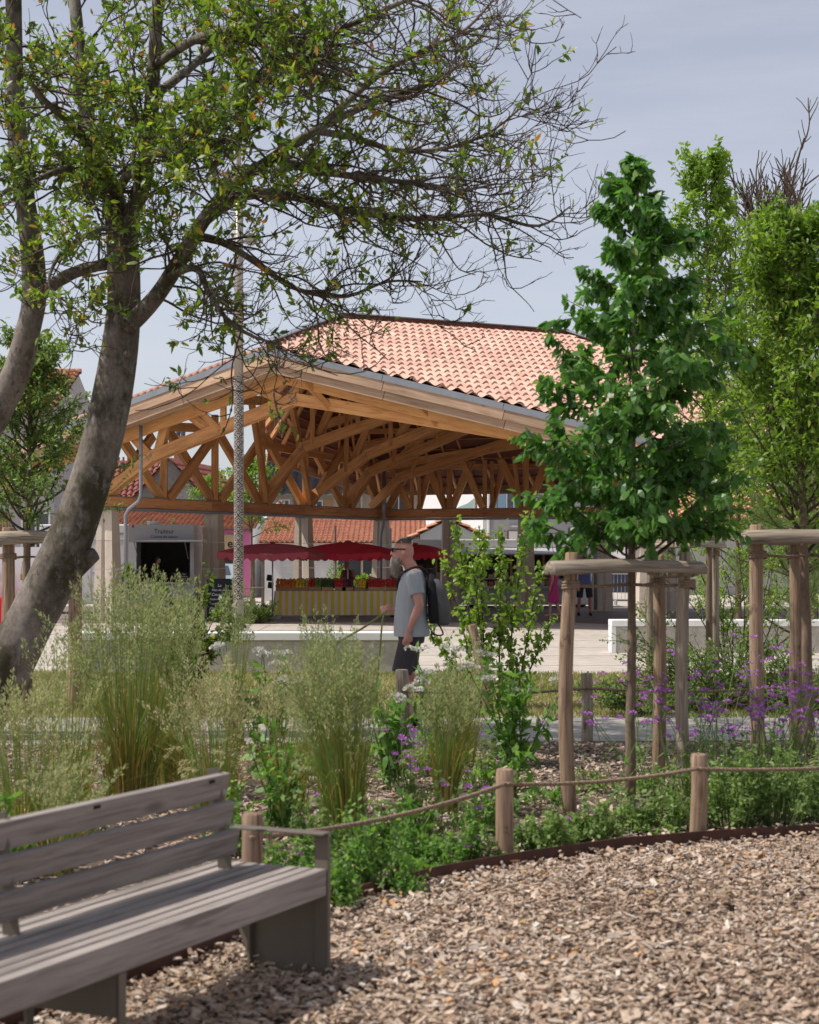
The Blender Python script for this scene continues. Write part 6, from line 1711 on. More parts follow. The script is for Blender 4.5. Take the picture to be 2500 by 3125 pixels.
tb('floor', tx0 + .045, tx1 - .045, TY + .045, TY + TD - .045, 0.32, 0.38, dark_in); tb('counter', hx0, hx1, TY - .18, TY + .35, hz0 - .03, hz0, alu)
tb('hatch', hx0 - .05, hx1 + 0.45, TY - 0.85, TY - .005, hz1 + 0.012, hz1 + 0.05, alu)
for x in (hx0 + .05, hx1 - .05): MB().tube([(x, TY - .7, hz1), (x, TY, hz1 - .45)], 0.012, 6).build('gas_strut', alu, trl)
b = MB(); b.tube([(XG(462, TY), TY + .5, TT - .02), (XG(462, TY), TY + .5, TT + .10)], 0.2, 14); b.build('roof_vent', white_metal, trl, smooth=False)
for x in (tx0 + .4, tx1 - .4):
    wh = MB().tube([(x, TY + .02, 0.28), (x, TY + .2, 0.28)], 0.28, 18).build('wheel', tyre_m, trl); MB().tube([(x, TY + .012, 0.28), (x, TY + .05, 0.28)], 0.15, 14).build('rim', alu, wh)
ink2 = surf('lettering_ink', (0.035, 0.035, 0.045), None, 3, 0.7, 0)
text_part('lettering', 'Traiteur', 0.18, ink2, trl, facing(((tx0 + tx1) / 2 + 0.08, TY - .004, ZG(1622, TY))), extrude=0.001, sx=0.9)
text_part('lettering', 'Cuisine de saison', 0.12, ink2, trl, facing(((tx0 + tx1) / 2 + 0.08, TY - .004, ZG(1638, TY))), extrude=0.001, sx=0.88)
b = MB(); b.ball((XG(406, TY), TY - .004, ZG(1606, TY)), (0.03, 0.006, 0.05), 8, 6); b.build('red_emblem', red_cloth, trl)
chalk = surf('chalk', (0.62, 0.62, 0.60), None, 20, 0.9, 0)
def slate_board(parent, x, y, z, w, h, lines, size, fr_m=black_m):
    b = MB(); b.box((x, y, z), (w, 0.02, h)); o = b.build('board', black_m, parent)
    for k, l in enumerate(lines): text_part('chalk_lettering', l, size, chalk, o, facing((x, y - .013, z + h / 2 - size * 0.9 - k * size * 1.25)), extrude=0.0005, shear=0.25)
for px, lines in ((538, ('Plats',)), (563, ('Plats', 'Couscous', 'Emincé'))):
    slate_board(trl, XG(px, TY), TY - .12, 1.12, 0.2, 0.26, lines, 0.05)
# white box van with a round emblem
VY = 50.0; vx0, vx1 = XG(120, VY), XG(392, VY); VT = ZG(1600, VY)
van = thing('white_van', 'white box vehicle with doors and thin lettering left of the caterer trailer', 'van', ((vx0 + vx1) / 2, VY + 1, 0))
b = MB(); b.box(((vx0 + vx1) / 2, VY + 1.1, (VT + .32) / 2), (vx1 - vx0, 2.2, VT - .32)); b.build('body', white_metal, van, bevel=0.04)
for px in (215, 277, 345):
    tb('door_seam', XG(px, VY) - .008, XG(px, VY) + .008, VY - .006, VY + .01, .4, ZG(1652, VY), grey_metal, 0, van)
tb('seam_rail', vx0 + .1, vx1 - .1, VY - .012, VY + .01, ZG(1648, VY) - .02, ZG(1648, VY) + .02, grey_metal, 0, van)
for px in (287, 300): tb('door_handle', XG(px, VY) - .05, XG(px, VY) + .05, VY - .03, VY + .01, 1.2, 1.24, alu, 0.004, van)
for px in (150, 350):
    wh = MB().tube([(XG(px, VY), VY + .03, .3), (XG(px, VY), VY + .25, .3)], .3, 18).build('wheel', tyre_m, van); MB().tube([(XG(px, VY), VY + .02, .3), (XG(px, VY), VY + .06, .3)], .16, 14).build('rim', alu, wh)
text_part('lettering', 'es et événements', 0.15, ink2, van, facing((XG(288, VY), VY - .006, ZG(1628, VY))), 'LEFT', 0.001, sx=0.92)
b = MB(); aa = np.linspace(0, 2 * math.pi, 40); cc = (XG(308, VY), ZG(1690, VY)); b.tube([(cc[0] + .22 * math.cos(q), VY - .004, cc[1] + .22 * math.sin(q)) for q in aa], 0.005, 4, cap=False); b.build('round_emblem', surf('sage_ink', (0.30, 0.36, 0.30), None, 2, .8, 0), van)
text_part('lettering', 'Lu', 0.2, surf('teal_ink', (0.12, 0.32, 0.28), None, 2, .8, 0), van, facing((cc[0] - .06, VY - .005, cc[1] + .03)), extrude=0.001, shear=0.3)
text_part('lettering', 'Mo', 0.17, surf('gold_ink', (0.60, 0.45, 0.15), None, 2, .8, 0), van, facing((cc[0] + .10, VY - .005, cc[1] - .06)), extrude=0.001, shear=0.3)
# chalkboard
ay = 44.2; ax0, ax1 = XG(634, ay), XG(706, ay); abt = ZG(1768, ay)
ab = thing('chalkboard_stand', 'black chalkboard a-frame with handwritten menu left of the lamp column', 'chalkboard', ((ax0 + ax1) / 2, ay, 0))
b = MB(); b.box(((ax0 + ax1) / 2, ay, (abt + .14) / 2), (ax1 - ax0, 0.03, abt - .14)); bo = b.build('board', surf('chalkboard', (0.022, 0.024, 0.03), None, 3, .8, 0), ab)
for x in (ax0, ax1): b = MB(); b.box((x, ay, abt / 2), (0.04, 0.045, abt)); b.build('frame_leg', black_m, ab)
for z in (abt + .0, .12): b = MB(); b.box(((ax0 + ax1) / 2, ay, z), (ax1 - ax0 - .045, 0.045, 0.04)); b.build('frame_rail', black_m, ab)
for x in (ax0 + .03, ax1 - .03): MB().beam((x, ay + .03, abt - .03), (x, ay + .4, 0.0), 0.03, 0.03).build('rear_leg', black_m, ab)
for k, (l, s) in enumerate((('La', .10), ('Plats du jour', .075), ('Couscous', .10), ('.Emincé de poulet', .070), ('sauce provençale', .056), ('.Filet de mignon', .076), ('sauce', .058))):
    text_part('chalk_lettering', l, s * 1.05, chalk, bo, facing(((ax0 + ax1) / 2, ay - .017, abt - 0.16 - k * 0.118)), extrude=0.0005, shear=0.25, bold=0.001)
# clothes rack
ck = thing('clothes_rack', 'steel clothes rack with grey and dark jackets on hangers by the trailer', 'clothes rack', (XG(372, 44.9), 44.9, 0))
cx0, cx1 = XG(322, 44.9), XG(425, 44.9)
MB().tube([(cx0, 44.9, 1.32), (cx1, 44.9, 1.32)], .015, 8).build('rail', alu, ck)
for x in (cx0, cx1): MB().tube([(x, 44.9, 0), (x, 44.9, 1.32)], .015, 8).build('upright', alu, ck); b = MB(); b.box((x, 44.9, .015), (.04, .5, .03)); b.build('foot', alu, ck)
for k in range(8):
    x = cx0 + .08 + k * (cx1 - cx0 - .16) / 7; col = [(0.10, .10, .11), (.30, .29, .29), (.05, .05, .06), (.40, .39, .38), (.16, .16, .17), (.06, .06, .07), (.22, .22, .24), (.08, .08, .10)][k]
    b = MB(); rings = []
    for z, hw, dp in ((1.24, .03, .05), (1.20, .05, .16), (1.12, .06, .21), (.9, .055, .19), (.62, .07, .20), (.55, .06, .19)):
        a_ = np.arange(12) * 2 * math.pi / 12; rings.append(np.stack([x + hw * np.cos(a_) * (1 + .2 * np.sin(3 * a_ + k)), 44.9 + dp * np.sin(a_), np.full(12, z)], -1))
    b.loft(rings); g_ = b.build('jacket', surf('cloth_%d' % k, col, None, 5, .9, .1), ck, smooth=True)
    MB().tube([(x, 44.75, 1.23), (x, 44.9, 1.28), (x, 45.05, 1.23)], .012, 6).build('hanger', brown_shutter, g_)
# bag stall at the left edge
by_ = 41.0; bgs = thing('bag_stall', 'white bag stall panel with a red cloth table at the left edge', 'market stall', (XG(20, by_), by_, 0))
b = MB(); b.box((XG(10, by_), by_ + .5, 1.15), (XG(150, by_) - XG(-130, by_), .04, 1.5)); b.build('display_panel', white_metal, bgs)
for x in (XG(-110, by_), XG(130, by_)): MB().tube([(x, by_ + .5, 0), (x, by_ + .5, 1.9)], .03, 8).build('panel_post', alu, bgs)
b = MB(); b.box((XG(-10, by_), by_, .35), (1.3, .7, .7)); b.build('red_cloth_table', red_cloth, bgs, bevel=.03)
bagc = [(.03, .03, .05), (.30, .22, .08), (.02, .02, .025), (.06, .05, .09), (.05, .05, .05), (.15, .03, .04)]
for k, px in enumerate((-40, 5, 60, 105, 120, 30)):
    x = XG(px, by_); z = 1.18 if k < 5 else .78; t = thing('handbag', ['dark handbag hanging at the far left of the bag stall', 'black handbag hanging behind the thick left stake', 'small tan handbag hanging on the bag stall', 'tall black bag hanging by the leaning trunk', 'dark bag hanging just left of the leaning trunk', 'red bag lying on the red cloth table'][k], 'bag', (x, by_ + .42, z - .12), 'bags on the bag stall')
    mm = surf('bag_%d' % k, bagc[[0, 4, 1, 2, 3, 5][k]], None, 4, .5, .1)
    b = MB(); b.box((x, by_ + (.42 if k < 5 else 0), z), (.17, .08, .17 if k != 3 else .34)); b.build('bag_body', mm, t, bevel=.03)
    if k < 5: MB().tube([(x - .06, by_ + .42, z + .08), (x - .03, by_ + .45, z + .36), (x, by_ + .46, z + .44), (x + .03, by_ + .45, z + .36), (x + .06, by_ + .42, z + .08)], .008, 5).build('strap', mm, t)
# market truck
KY = 57.0; kx0, kx1 = XG(1250, KY), XG(1800, KY)
def kz(py): return ZG(py, KY)
trk = thing('market_truck', 'long grey white market truck with open side counter and raised awning', 'truck', ((kx0 + kx1) / 2, KY + 1, 0))
def kb(name, px0, px1, y0, y1, py0, py1, mat, bev=0.0, par=None):
    b = MB(); b.box(((XG(px0, KY) + XG(px1, KY)) / 2, (y0 + y1) / 2, (kz(py0) + kz(py1)) / 2), (XG(px1, KY) - XG(px0, KY), y1 - y0, abs(kz(py0) - kz(py1)))); return b.build(name, mat, par or trk, bevel=bev)
kb('roof_box', 1258, 1736, KY, KY + 2.0, 1646, 1672, white_metal, .03)
kb('lower_panel', 1258, 1736, KY, KY + .06, 1796, 1846, grey_metal, .01)
kb('back_wall', 1258, 1736, KY + 1.9, KY + 2.0, 1672.5, 1846, truck_in)
kb('side_wall', 1258, 1264, KY, KY + 1.89, 1672.5, 1795.5, grey_metal); kb('side_wall', 1724, 1736, KY, KY + 1.89, 1672.5, 1795.5, grey_metal)
kb('floor', 1265, 1723, KY + .07, KY + 1.89, 1838, 1845, dark_in)
b = MB(); b.prism([(XG(1262, KY), KY - .02, kz(1672)), (XG(1262, KY), KY - 1.1, kz(1690)), (XG(1262, KY), KY - 1.1, kz(1690) - .04), (XG(1262, KY), KY - .02, kz(1672) - .04)], (XG(1730, KY) - XG(1262, KY), 0, 0)); b.build('awning', grey_metal, trk)
kb('counter', 1262, 1726, KY - .25, KY + .5, 1789, 1796, alu); kb('shelf', 1265, 1722, KY + .4, KY + .9, 1765, 1768, alu); kb('shelf', 1265, 1722, KY + 1.3, KY + 1.8, 1735, 1738, alu)
for px in (1330, 1420, 1560, 1660): kb('divider', px, px + 5, KY + .3, KY + 1.8, 1690, 1788, brown_shutter)
boxcols = [surf('food_%d' % i, c, None, 4, .6, 0) for i, c in enumerate([(.55, .33, .30), (.62, .55, .45), (.40, .22, .12), (.66, .62, .58), (.50, .36, .16), (.45, .14, .12)])]
for r_, (py, y_, h_) in enumerate(((1788, KY + .05, .14), (1764, KY + .6, .14), (1734, KY + 1.5, .16))):
    for k in range(26):
        px = 1270 + k * 17.5 + random.uniform(-3, 3)
        if px > 1712: continue
        h2 = h_ * random.uniform(.6, 1.5); b = MB(); b.box((XG(px, KY), y_, kz(py) + h2 / 2 + .004), (.145, .18, h2)); b.build('food_box', random.choice(boxcols), trk, bevel=.01)
# cab with rounded windscreen
b = MB(); pr = [(XG(1737, KY), kz(1846)), (XG(1737, KY), kz(1646)), (XG(1768, KY), kz(1647)), (XG(1788, KY), kz(1655)), (XG(1797, KY), kz(1680)), (XG(1803, KY), kz(1720)), (XG(1806, KY), kz(1760)), (XG(1806, KY), kz(1846))]
b.prism([(x, KY, z) for x, z in pr], (0, 2.0, 0)); b.build('cab', white_metal, trk, bevel=.04)
screen = glassy('windscreen', (0.16, 0.19, 0.20), .05)
b = MB(); b.prism([(XG(1754, KY), KY - .012, kz(1665)), (XG(1786, KY), KY - .012, kz(1667)), (XG(1796, KY), KY - .012, kz(1712)), (XG(1760, KY), KY - .012, kz(1716))], (0, .02, 0)); b.build('cab_window', screen, trk)
text_part('lettering', 'TOUMA', .10, ink2, trk, facing((XG(1770, KY), KY - .006, kz(1655))), extrude=.001)
MB().ball((XG(1705, KY), KY - .9, kz(1655)), (.13, .16, .13), 12, 8).build('work_lamp', white_metal, trk, smooth=True)
MB().tube([(XG(1700, KY), KY - .8, kz(1672)), (XG(1705, KY), KY - .9, kz(1660))], .03, 6).build('lamp_arm', black_m, trk)
for px in (1450, 1770):
    wh = MB().tube([(XG(px, KY), KY + .02, .33), (XG(px, KY), KY + .3, .33)], .33, 20).build('wheel', tyre_m, trk); MB().tube([(XG(px, KY), KY + .012, .33), (XG(px, KY), KY + .06, .33)], .18, 14).build('rim', alu, wh)
# metal barrier and dark car at the right
bx0, bx1, bY = XG(1862, 60), XG(2080, 60), 60.0
ba = thing('metal_barrier', 'galvanised crowd barrier behind the right hall columns', 'barrier', ((bx0 + bx1) / 2, bY, 0))
for z in (.2, 1.1): MB().tube([(bx0, bY, z), (bx1, bY, z)], .02, 6).build('barrier_rail', alu, ba)
for k in range(20): x = bx0 + (bx1 - bx0) * k / 19; MB().tube([(x, bY, .2), (x, bY, 1.1)], .008, 4).build('barrier_bar', alu, ba)
for x in (bx0 + .2, bx1 - .2): b = MB(); b.box((x, bY, .1), (.05, .6, .2)); b.build('foot', alu, ba)
car_m = surf('dark_blue_paint', (.03, .04, .08), None, 2, .25, 0, spec=.6)
cX, cY = XG(1935, 66), 66.0
car = thing('parked_car', 'dark blue parked car behind the crowd barrier', 'car', (cX, cY, 0))
prof_c = [(-2, .35), (-2.05, .7), (-1.9, .95), (-1.2, 1.02), (-.75, 1.42), (.5, 1.46), (1.2, 1.0), (1.9, .88), (2.05, .6), (2.0, .3)]
b = MB(); b.prism([(cX + x, cY, z) for x, z in prof_c], (0, 1.7, 0)); b.build('body', car_m, car, bevel=.06)
b = MB(); b.prism([(cX + x, cY - .012, z) for x, z in ((-.95, 1.03), (-.68, 1.36), (.45, 1.39), (.95, 1.03))], (0, .02, 0)); b.build('side_window', pane, car)
for x in (-1.3, 1.3): wh = MB().tube([(cX + x, cY - .02, .32), (cX + x, cY + .2, .32)], .32, 18).build('wheel', tyre_m, car); MB().tube([(cX + x, cY - .03, .32), (cX + x, cY + .02, .32)], .18, 14).build('rim', alu, wh)
cX, cY = XG(640, 62), 62.0
c2 = thing('parked_car', 'pale blue grey parked car seen end on behind the chalkboard', 'car', (cX, cY, 0))
pale_car = surf('pale_blue_paint', (.32, .38, .44), None, 2, .25, 0, spec=.6)
b = MB(); b.prism([(cX - .85, cY + 2 + x, z) for x, z in prof_c], (1.7, 0, 0)); b.build('body', pale_car, c2, bevel=.08)
b = MB(); b.poly([(cX - .68, cY + 2 - 1.22, 1.05), (cX + .68, cY + 2 - 1.22, 1.05), (cX + .55, cY + 2 - .80, 1.39), (cX - .55, cY + 2 - .80, 1.39)]); b.build('windscreen', pane, c2)
for x in (-.86, .86):
    for yy in (.7, 3.3): wh = MB().tube([(cX + x * .82, cY + yy, .32), (cX + x * 1.02, cY + yy, .32)], .32, 18).build('wheel', tyre_m, c2); MB().tube([(cX + x, cY + yy, .32), (cX + x * 1.03, cY + yy, .32)], .18, 14).build('rim', alu, wh)
for x in (-.6, .6): MB().ball((cX + x, cY + .02, .78), (.16, .06, .09), 10, 6).build('headlight', white_frame, c2)
# stakes round the street tree by the lamp, planters at the low house
stx = XG(768, 60)
t = thing('tree_stakes', 'distant pale stakes with a rail right of the lamp column', 'tree stakes', (stx, 60, 0), SG)
for dx in (-.55, .08, .42): log('stake', (stx + dx, 60 - .3, 0), (stx + dx, 60 - .3, 1.95), .06, .055, grey_stake, t, 10, 3)
log('rail', (stx - .7, 59.6, 1.75), (stx + .62, 59.6, 1.75), .07, .07, grey_stake, t, 10, 3); log('rail', (stx - .6, 59.65, .62), (stx + .5, 59.65, .62), .025, .025, grey_stake, t, 8, 3)
for px, lb in ((1030, 'potted green plant at the low house doorway, left of the bald seller'), (1112, 'potted green plant at the low house doorway, right of the bald seller')):
    t = thing('potted_plant', lb, 'potted plant', (XG(px, 62), 62, 0)); MB().tube([(XG(px, 62), 62, 0), (XG(px, 62), 62, .45)], [.22, .28], 14).build('pot', chim, t)
    rg = np.random.default_rng(px); bag = LeafBag(); c = 420; o = rdir(c, rg, -.3, 1); bag.put(np.array([XG(px, 62), 62, .75]) + o * np.array([.42, .42, .75 if px < 1100 else .3]) * rg.uniform(.2, 1, c)[:, None], nrm(o), rdir(c, rg), np.full(c, .11), np.full(c, .06), rg.random(c)); bag.mesh().build('foliage', lime_leaf, t)

# =================================================================== PEOPLE
skin = surf('skin', (0.60, 0.30, 0.23), (0.53, 0.25, 0.19), 9, 0.55, 0.03, spec=0.35)
skin_red = surf('tanned_skin', (0.40, 0.175, 0.125), (0.34, 0.145, 0.10), 9, 0.55, 0.03, spec=0.35)
def remesh(o, vox, smooth=6):
    md = o.modifiers.new('remesh', 'REMESH'); md.mode = 'VOXEL'; md.voxel_size = vox; md.use_smooth_shade = True
    ms = o.modifiers.new('smooth', 'SMOOTH'); ms.factor = 0.5; ms.iterations = smooth
def capsule(m, pts, rads, n=10):
    pts = [np.array(p, float) for p in pts]; rads = list(rads)
    d0 = unit(pts[0] - pts[1]); d1 = unit(pts[-1] - pts[-2])
    P = [pts[0] + d0 * rads[0] * q for q in (.95, .7, .35)] + pts + [pts[-1] + d1 * rads[-1] * q for q in (.35, .7, .95)]
    Rr = [rads[0] * q for q in (.3, .71, .94)] + rads + [rads[-1] * q for q in (.94, .71, .3)]
    m.tube(P, Rr, n)
def person(label, x, y, yaw, H, J, shirt=None, sleeve=0.5, bottom=None, bottom_mat=None, hair=None, hairm=None, shoes=None, skinm=None, vox=0.012, z0=0.0, tanktop=False, fingers=True, female=False, belly=0.0, smooth=5):
    """J: joints in (forward, left, up) metres for a 1.78 m figure; yaw = heading"""
    k = H / 1.78; c, s = math.cos(yaw), math.sin(yaw)
    def T(p): f, l, z = p; return np.array([x + (c * f - s * l) * k, y + (s * f + c * l) * k, z0 + z * k])
    t = thing('person', label, 'person', (x, y, z0)); skinm = skinm or skin
    lean = J.get('lean', 0.0); hd = J.get('head', (0.05 + lean, 0, 1.65))
    m = MB()
    R = Matrix.Rotation(yaw, 3, 'Z')
    def ell(p, r, nu=14, nv=10):
        q = MB(); q.ball((0, 0, 0), r, nu, nv); V = q.V[0] @ np.array(R).T * k + T(p); m.add(V, q.Fs)
    hx, hl, hz = hd
    ell(hd, (0.098, 0.076, 0.118)); ell((hx + .03, hl, hz - .055), (0.072, 0.060, 0.072)); ell((hx + .100, hl, hz - .012), (.022, .013, .026)); ell((hx + .112, hl, hz - .026), (.014, .014, .011))
    for sg in (-1, 1): ell((hx - .005, hl + sg * .077, hz - .015), (.018, .009, .030), 8, 6)
    ell((hx + .092, hl, hz - .070), (.012, .026, .010), 8, 6)
    capsule(m, [T((hx - .03, hl, hz - .08)), T((lean - .01, 0, 1.46))], [.058 * k, .066 * k])
    def ring(z, f0, df, dl): a = np.arange(18) * 2 * math.pi / 18; return np.array([T((f0 + df * math.cos(q), dl * math.sin(q), z)) for q in a])
    tor = [(0.84, .0, .10, .155), (0.95, .0, .118, .165), (1.08, lean * .3 + .4 * belly, .115 + belly * .5, .158), (1.22, lean * .6 + .25 * belly, .118 + belly * .3, .168), (1.36, lean * .9, .112, .185), (1.45, lean, .080, .165), (1.50, lean, .050, .075)]
    m.loft([ring(*q) for q in tor])
    armr = (.050, .042, .036, .026) if not female else (.042, .036, .030, .022)
    for sd in ('L', 'R'):
        sg = 1 if sd == 'L' else -1
        sh = np.array((lean, sg * .19, 1.435)); el, wr, fd = (np.array(q, float) for q in J['arm' + sd])
        capsule(m, [T(sh), T((sh + el) / 2), T(el)], [armr[0] * k, armr[0] * .95 * k, armr[1] * k]); capsule(m, [T(el), T((el + wr) / 2), T(wr)], [armr[1] * k, armr[2] * 1.05 * k, armr[3] * k])
        fd = unit(fd); lat = unit(np.cross(fd, np.array([0, sg * 1.0, .2]))); pal = wr + fd * .055
        capsule(m, [T(wr), T(pal), T(pal + fd * .02)], [.026 * k, .030 * k, .028 * k], 8)
        curl = unit(np.cross(lat, fd)) * -sg
        cu = J.get('curl' + sd, 0.35)
        for i in range(4):
            b0 = pal + fd * .03 + lat * (.0195 * (i - 1.5)); L = (.062, .072, .068, .052)[i]
            d1 = unit(fd + curl * cu); d2 = unit(fd + curl * cu * 3); capsule(m, [T(b0), T(b0 + d1 * L * .5), T(b0 + d1 * L * .5 + d2 * L * .5)], [.0095 * k, .009 * k, .0078 * k], 7)
        b0 = wr + fd * .03 + lat * -.024; capsule(m, [T(b0), T(b0 + unit(fd * .7 - lat * .7) * .035), T(b0 + unit(fd * .7 - lat * .7) * .035 + unit(fd + curl * .3) * .03)], [.012 * k, .0105 * k, .009 * k], 7)
    for sd in ('L', 'R'):
        hp, kn, an = (np.array(q, float) for q in J['leg' + sd])
        capsule(m, [T(hp), T((hp + kn) / 2), T(kn)], [.082 * k, .072 * k, .054 * k]); capsule(m, [T(kn), T(kn * .6 + an * .4 + np.array([-.012, 0, 0])), T(an)], [.052 * k, .056 * k, .036 * k])
        capsule(m, [T(an), T(an + np.array([.10, 0, -.045])), T(an + np.array([.16, 0, -.05]))], [.038 * k, .034 * k, .026 * k])
    body = m.build('body', skinm, t, smooth=True); remesh(body, vox, smooth)
    for sg in (-1, 1):                                        # eyes
        MB().ball(T((hx + .086, hl + sg * .031, hz + .012)), .0105 * k, 8, 6).build('eye', white_frame, t, smooth=True); MB().ball(T((hx + .0945, hl + sg * .031, hz + .012)), .0052 * k, 6, 5).build('pupil', black_m, t)
    if shirt:
        m = MB(); g = .018
        zl_ = J.get('hem', .88)
        prof_ = [(zl_, lean * .1, .160 + belly * .3, .218), (zl_ + .08, lean * .2 + belly * .2, .150 + belly * .5, .205), (1.08, lean * .3 + .4 * belly, .134 + belly * .6, .178), (1.22, lean * .6 + .25 * belly, .136 + belly * .35, .188), (1.36, lean * .9, .130, .204), (1.44, lean, .098, .186), (1.485, lean - .01, .066, .105)]
        if tanktop: prof_ = prof_[:-1] + [(1.47, lean - .01, .075, .12)]
        m.loft([ring(*q) for q in prof_])
        if not tanktop:
            for sd in ('L', 'R'):
                sg = 1 if sd == 'L' else -1; sh = np.array((lean, sg * .17, 1.435)); el, wr, fd = (np.array(q, float) for q in J['arm' + sd])
                e = sh + (el - sh) * sleeve * 1.15; m.tube([T(sh - (el - sh) * .12), T(sh), T((sh + e) / 2), T(e)], [.055 * k, .078 * k, .074 * k, .072 * k], 12)
        o = m.build('shirt' if not tanktop else 'vest', shirt, t, smooth=True); remesh(o, vox, 3)
    if bottom in ('shorts', 'trousers'):
        m = MB(); m.loft([ring(.80, 0, .118, .168), ring(.88, 0, .130, .178), ring(.97, 0, .126, .172), ring(1.0, 0, .12, .165)])
        for sd in ('L', 'R'):
            hp, kn, an = (np.array(q, float) for q in J['leg' + sd])
            if bottom == 'shorts': e = hp + (kn - hp) * .93; m.tube([T(hp + np.array([0, 0, .06])), T(hp), T((hp + e) / 2), T(e)], [.085 * k, .104 * k, .100 * k, .096 * k], 14)
            else: m.tube([T(hp + np.array([0, 0, .06])), T(hp), T((hp + kn) / 2), T(kn), T((kn + an) / 2), T(an + np.array([0, 0, .02]))], [.085 * k, .10 * k, .09 * k, .075 * k, .07 * k, .062 * k], 14)
        o = m.build(bottom, bottom_mat, t, smooth=True); remesh(o, vox, 3)
    elif bottom == 'dress':
        m = MB(); m.loft([ring(.48, .0, .20, .235), ring(.62, .0, .185, .222), ring(.85, 0, .165, .205), ring(.98, 0, .142, .185), ring(1.08, 0, .125, .165), ring(1.22, 0, .135, .178), ring(1.36, lean, .125, .185), ring(1.46, lean, .085, .15)])
        o = m.build('dress', bottom_mat, t, smooth=True); remesh(o, vox, 3)
    elif bottom == 'apron':
        m = MB(); m.loft([ring(.45, .01, .13, .19), ring(.9, .01, .14, .19), ring(1.05, .01, .13, .175)]); o = m.build('apron', bottom_mat, t, smooth=True); remesh(o, vox, 3)
    if hair:
        m = MB()
        if hair in ('short', 'bob', 'grey'):
            q = MB(); q.ball((0, 0, 0), (.108, .086, .118), 16, 12); V = q.V[0]; keep = V.copy(); keep[:, 2] = np.maximum(keep[:, 2], np.where(keep[:, 0] > .03, .045, -.035 if hair == 'short' else -.10)); keep[:, 0] = np.minimum(keep[:, 0], .085)
            m.add((keep + np.array([-.008, 0, .008])) @ np.array(R).T * k + T(hd), q.Fs)
        elif hair == 'undercut':
            q = MB(); q.ball((0, 0, 0), (.100, .066, .120), 18, 14); V = q.V[0].copy(); V[:, 2] = np.maximum(V[:, 2], .078); m.add((V + np.array([-.006, 0, .006])) @ np.array(R).T * k + T(hd), q.Fs)
            q = MB(); q.ball((0, 0, 0), (.028, .026, .024), 10, 8); m.add(q.V[0] @ np.array(R).T * k + T((hx - .055, hl, hz + .118)), q.Fs)
        m.build('hair', hairm, t, smooth=True)
    if shoes:
        for sd in ('L', 'R'):
            an = np.array(J['leg' + sd][2], float); m = MB(); capsule(m, [T(an + np.array([-.035, 0, -.030])), T(an + np.array([.06, 0, -.030])), T(an + np.array([.15, 0, -.042]))], [.050 * k, .050 * k, .040 * k]); m.build('shoe', shoes, t, smooth=True)
    return t, T
STAND = {'legL': ((0, .095, .90), (.02, .10, .50), (-.01, .10, .085)), 'legR': ((0, -.095, .90), (.02, -.10, .50), (-.01, -.10, .085)),
         'armL': ((-.03, .26, 1.17), (.06, .26, .94), (.1, -.05, -1)), 'armR': ((-.03, -.26, 1.17), (.06, -.26, .94), (.1, .05, -1))}
# --- walking man with backpack
grey_tee = surf('grey_tee', (0.42, 0.44, 0.46), (0.37, 0.39, 0.41), 7, 0.9, 1.0, stretch=(1, 1, .45), detail=2)
dark_short = surf('charcoal_shorts', (0.075, 0.062, 0.066), (0.06, 0.05, 0.054), 6, 0.9, 0.1)
beard_m = surf('grey_beard', (0.48, 0.42, 0.36), (0.20, 0.16, 0.135), 30, 0.95, 0.8, stretch=(1, 1, .35))
hair_dk = surf('dark_hair', (0.07, 0.055, 0.05), (0.12, 0.10, 0.09), 40, 0.8, 0.4)
MJ = {'lean': -0.015, 'head': (0.075, 0, 1.655), 'hem': .865,
      'armL': ((-.075, .235, 1.165), (.03, .245, .915), (.22, -.05, -1)), 'armR': ((-.06, -.235, 1.17), (.16, -.15, 1.10), (1, .25, .06)), 'curlR': 0.9, 'curlL': 0.5,
      'legL': ((0, .095, .90), (.10, .10, .50), (-.02, .10, .10)), 'legR': ((0, -.095, .90), (.04, -.10, .51), (-.24, -.10, .16))}
MX, MY = XG(1256, 15.9), 15.9
man, MT = person('bearded man with sunglasses in grey t-shirt and dark shorts walking left', MX, MY, math.pi, 1.78, MJ, grey_tee, .58, 'shorts', dark_short, 'undercut', hair_dk, black_m, skin, 0.0085, 0.0, belly=0.03, smooth=4)
hx, hl, hz = MJ['head']
m = MB(); rg = np.random.default_rng(3)
for q, r in (((.075, 0, -.095), (.052, .058, .045)), ((.085, 0, -.135), (.046, .046, .050)), ((.075, 0, -.180), (.040, .038, .045)), ((.070, 0, -.215), (.028, .026, .032)), ((.045, .052, -.085), (.036, .014, .036)), ((.045, -.052, -.085), (.036, .014, .036)), ((.10, 0, -.060), (.018, .040, .014))):
    b = MB(); b.ball((0, 0, 0), r, 12, 9); m.add(b.V[0] @ np.array(Matrix.Rotation(math.pi, 3, 'Z')).T + MT((hx + q[0], hl + q[1], hz + q[2])), b.Fs)
o = m.build('beard', beard_m, man, smooth=True); remesh(o, 0.009, 2)
m = MB(); n_ = 900; ctr = MT((hx + .07, 0, hz - .13)); dd = rdir(n_, rg); pp = np.array(ctr) + dd * np.array([.050, .054, .085]); m.leaves(pp, nrm(dd * .4 + np.array([0, 0, -1.0]) + rg.normal(0, .25, (n_, 3))), dd, rg.uniform(.02, .05, n_), np.full(n_, .003), 0.0, 0.2); m.build('beard_hair', beard_m, man)
for sg in (-1, 1):
    b = MB(); b.beam(MT((hx + .098, sg * .062, hz + .022)), MT((hx - .02, sg * .082, hz + .022)), .005, .012); b.build('glasses_temple', black_m, man)
    b = MB(); b.beam(MT((hx + .104, sg * .012, hz + .014)), MT((hx + .100, sg * .064, hz + .014)), .012, .036); b.build('sunglass_lens', black_m, man)
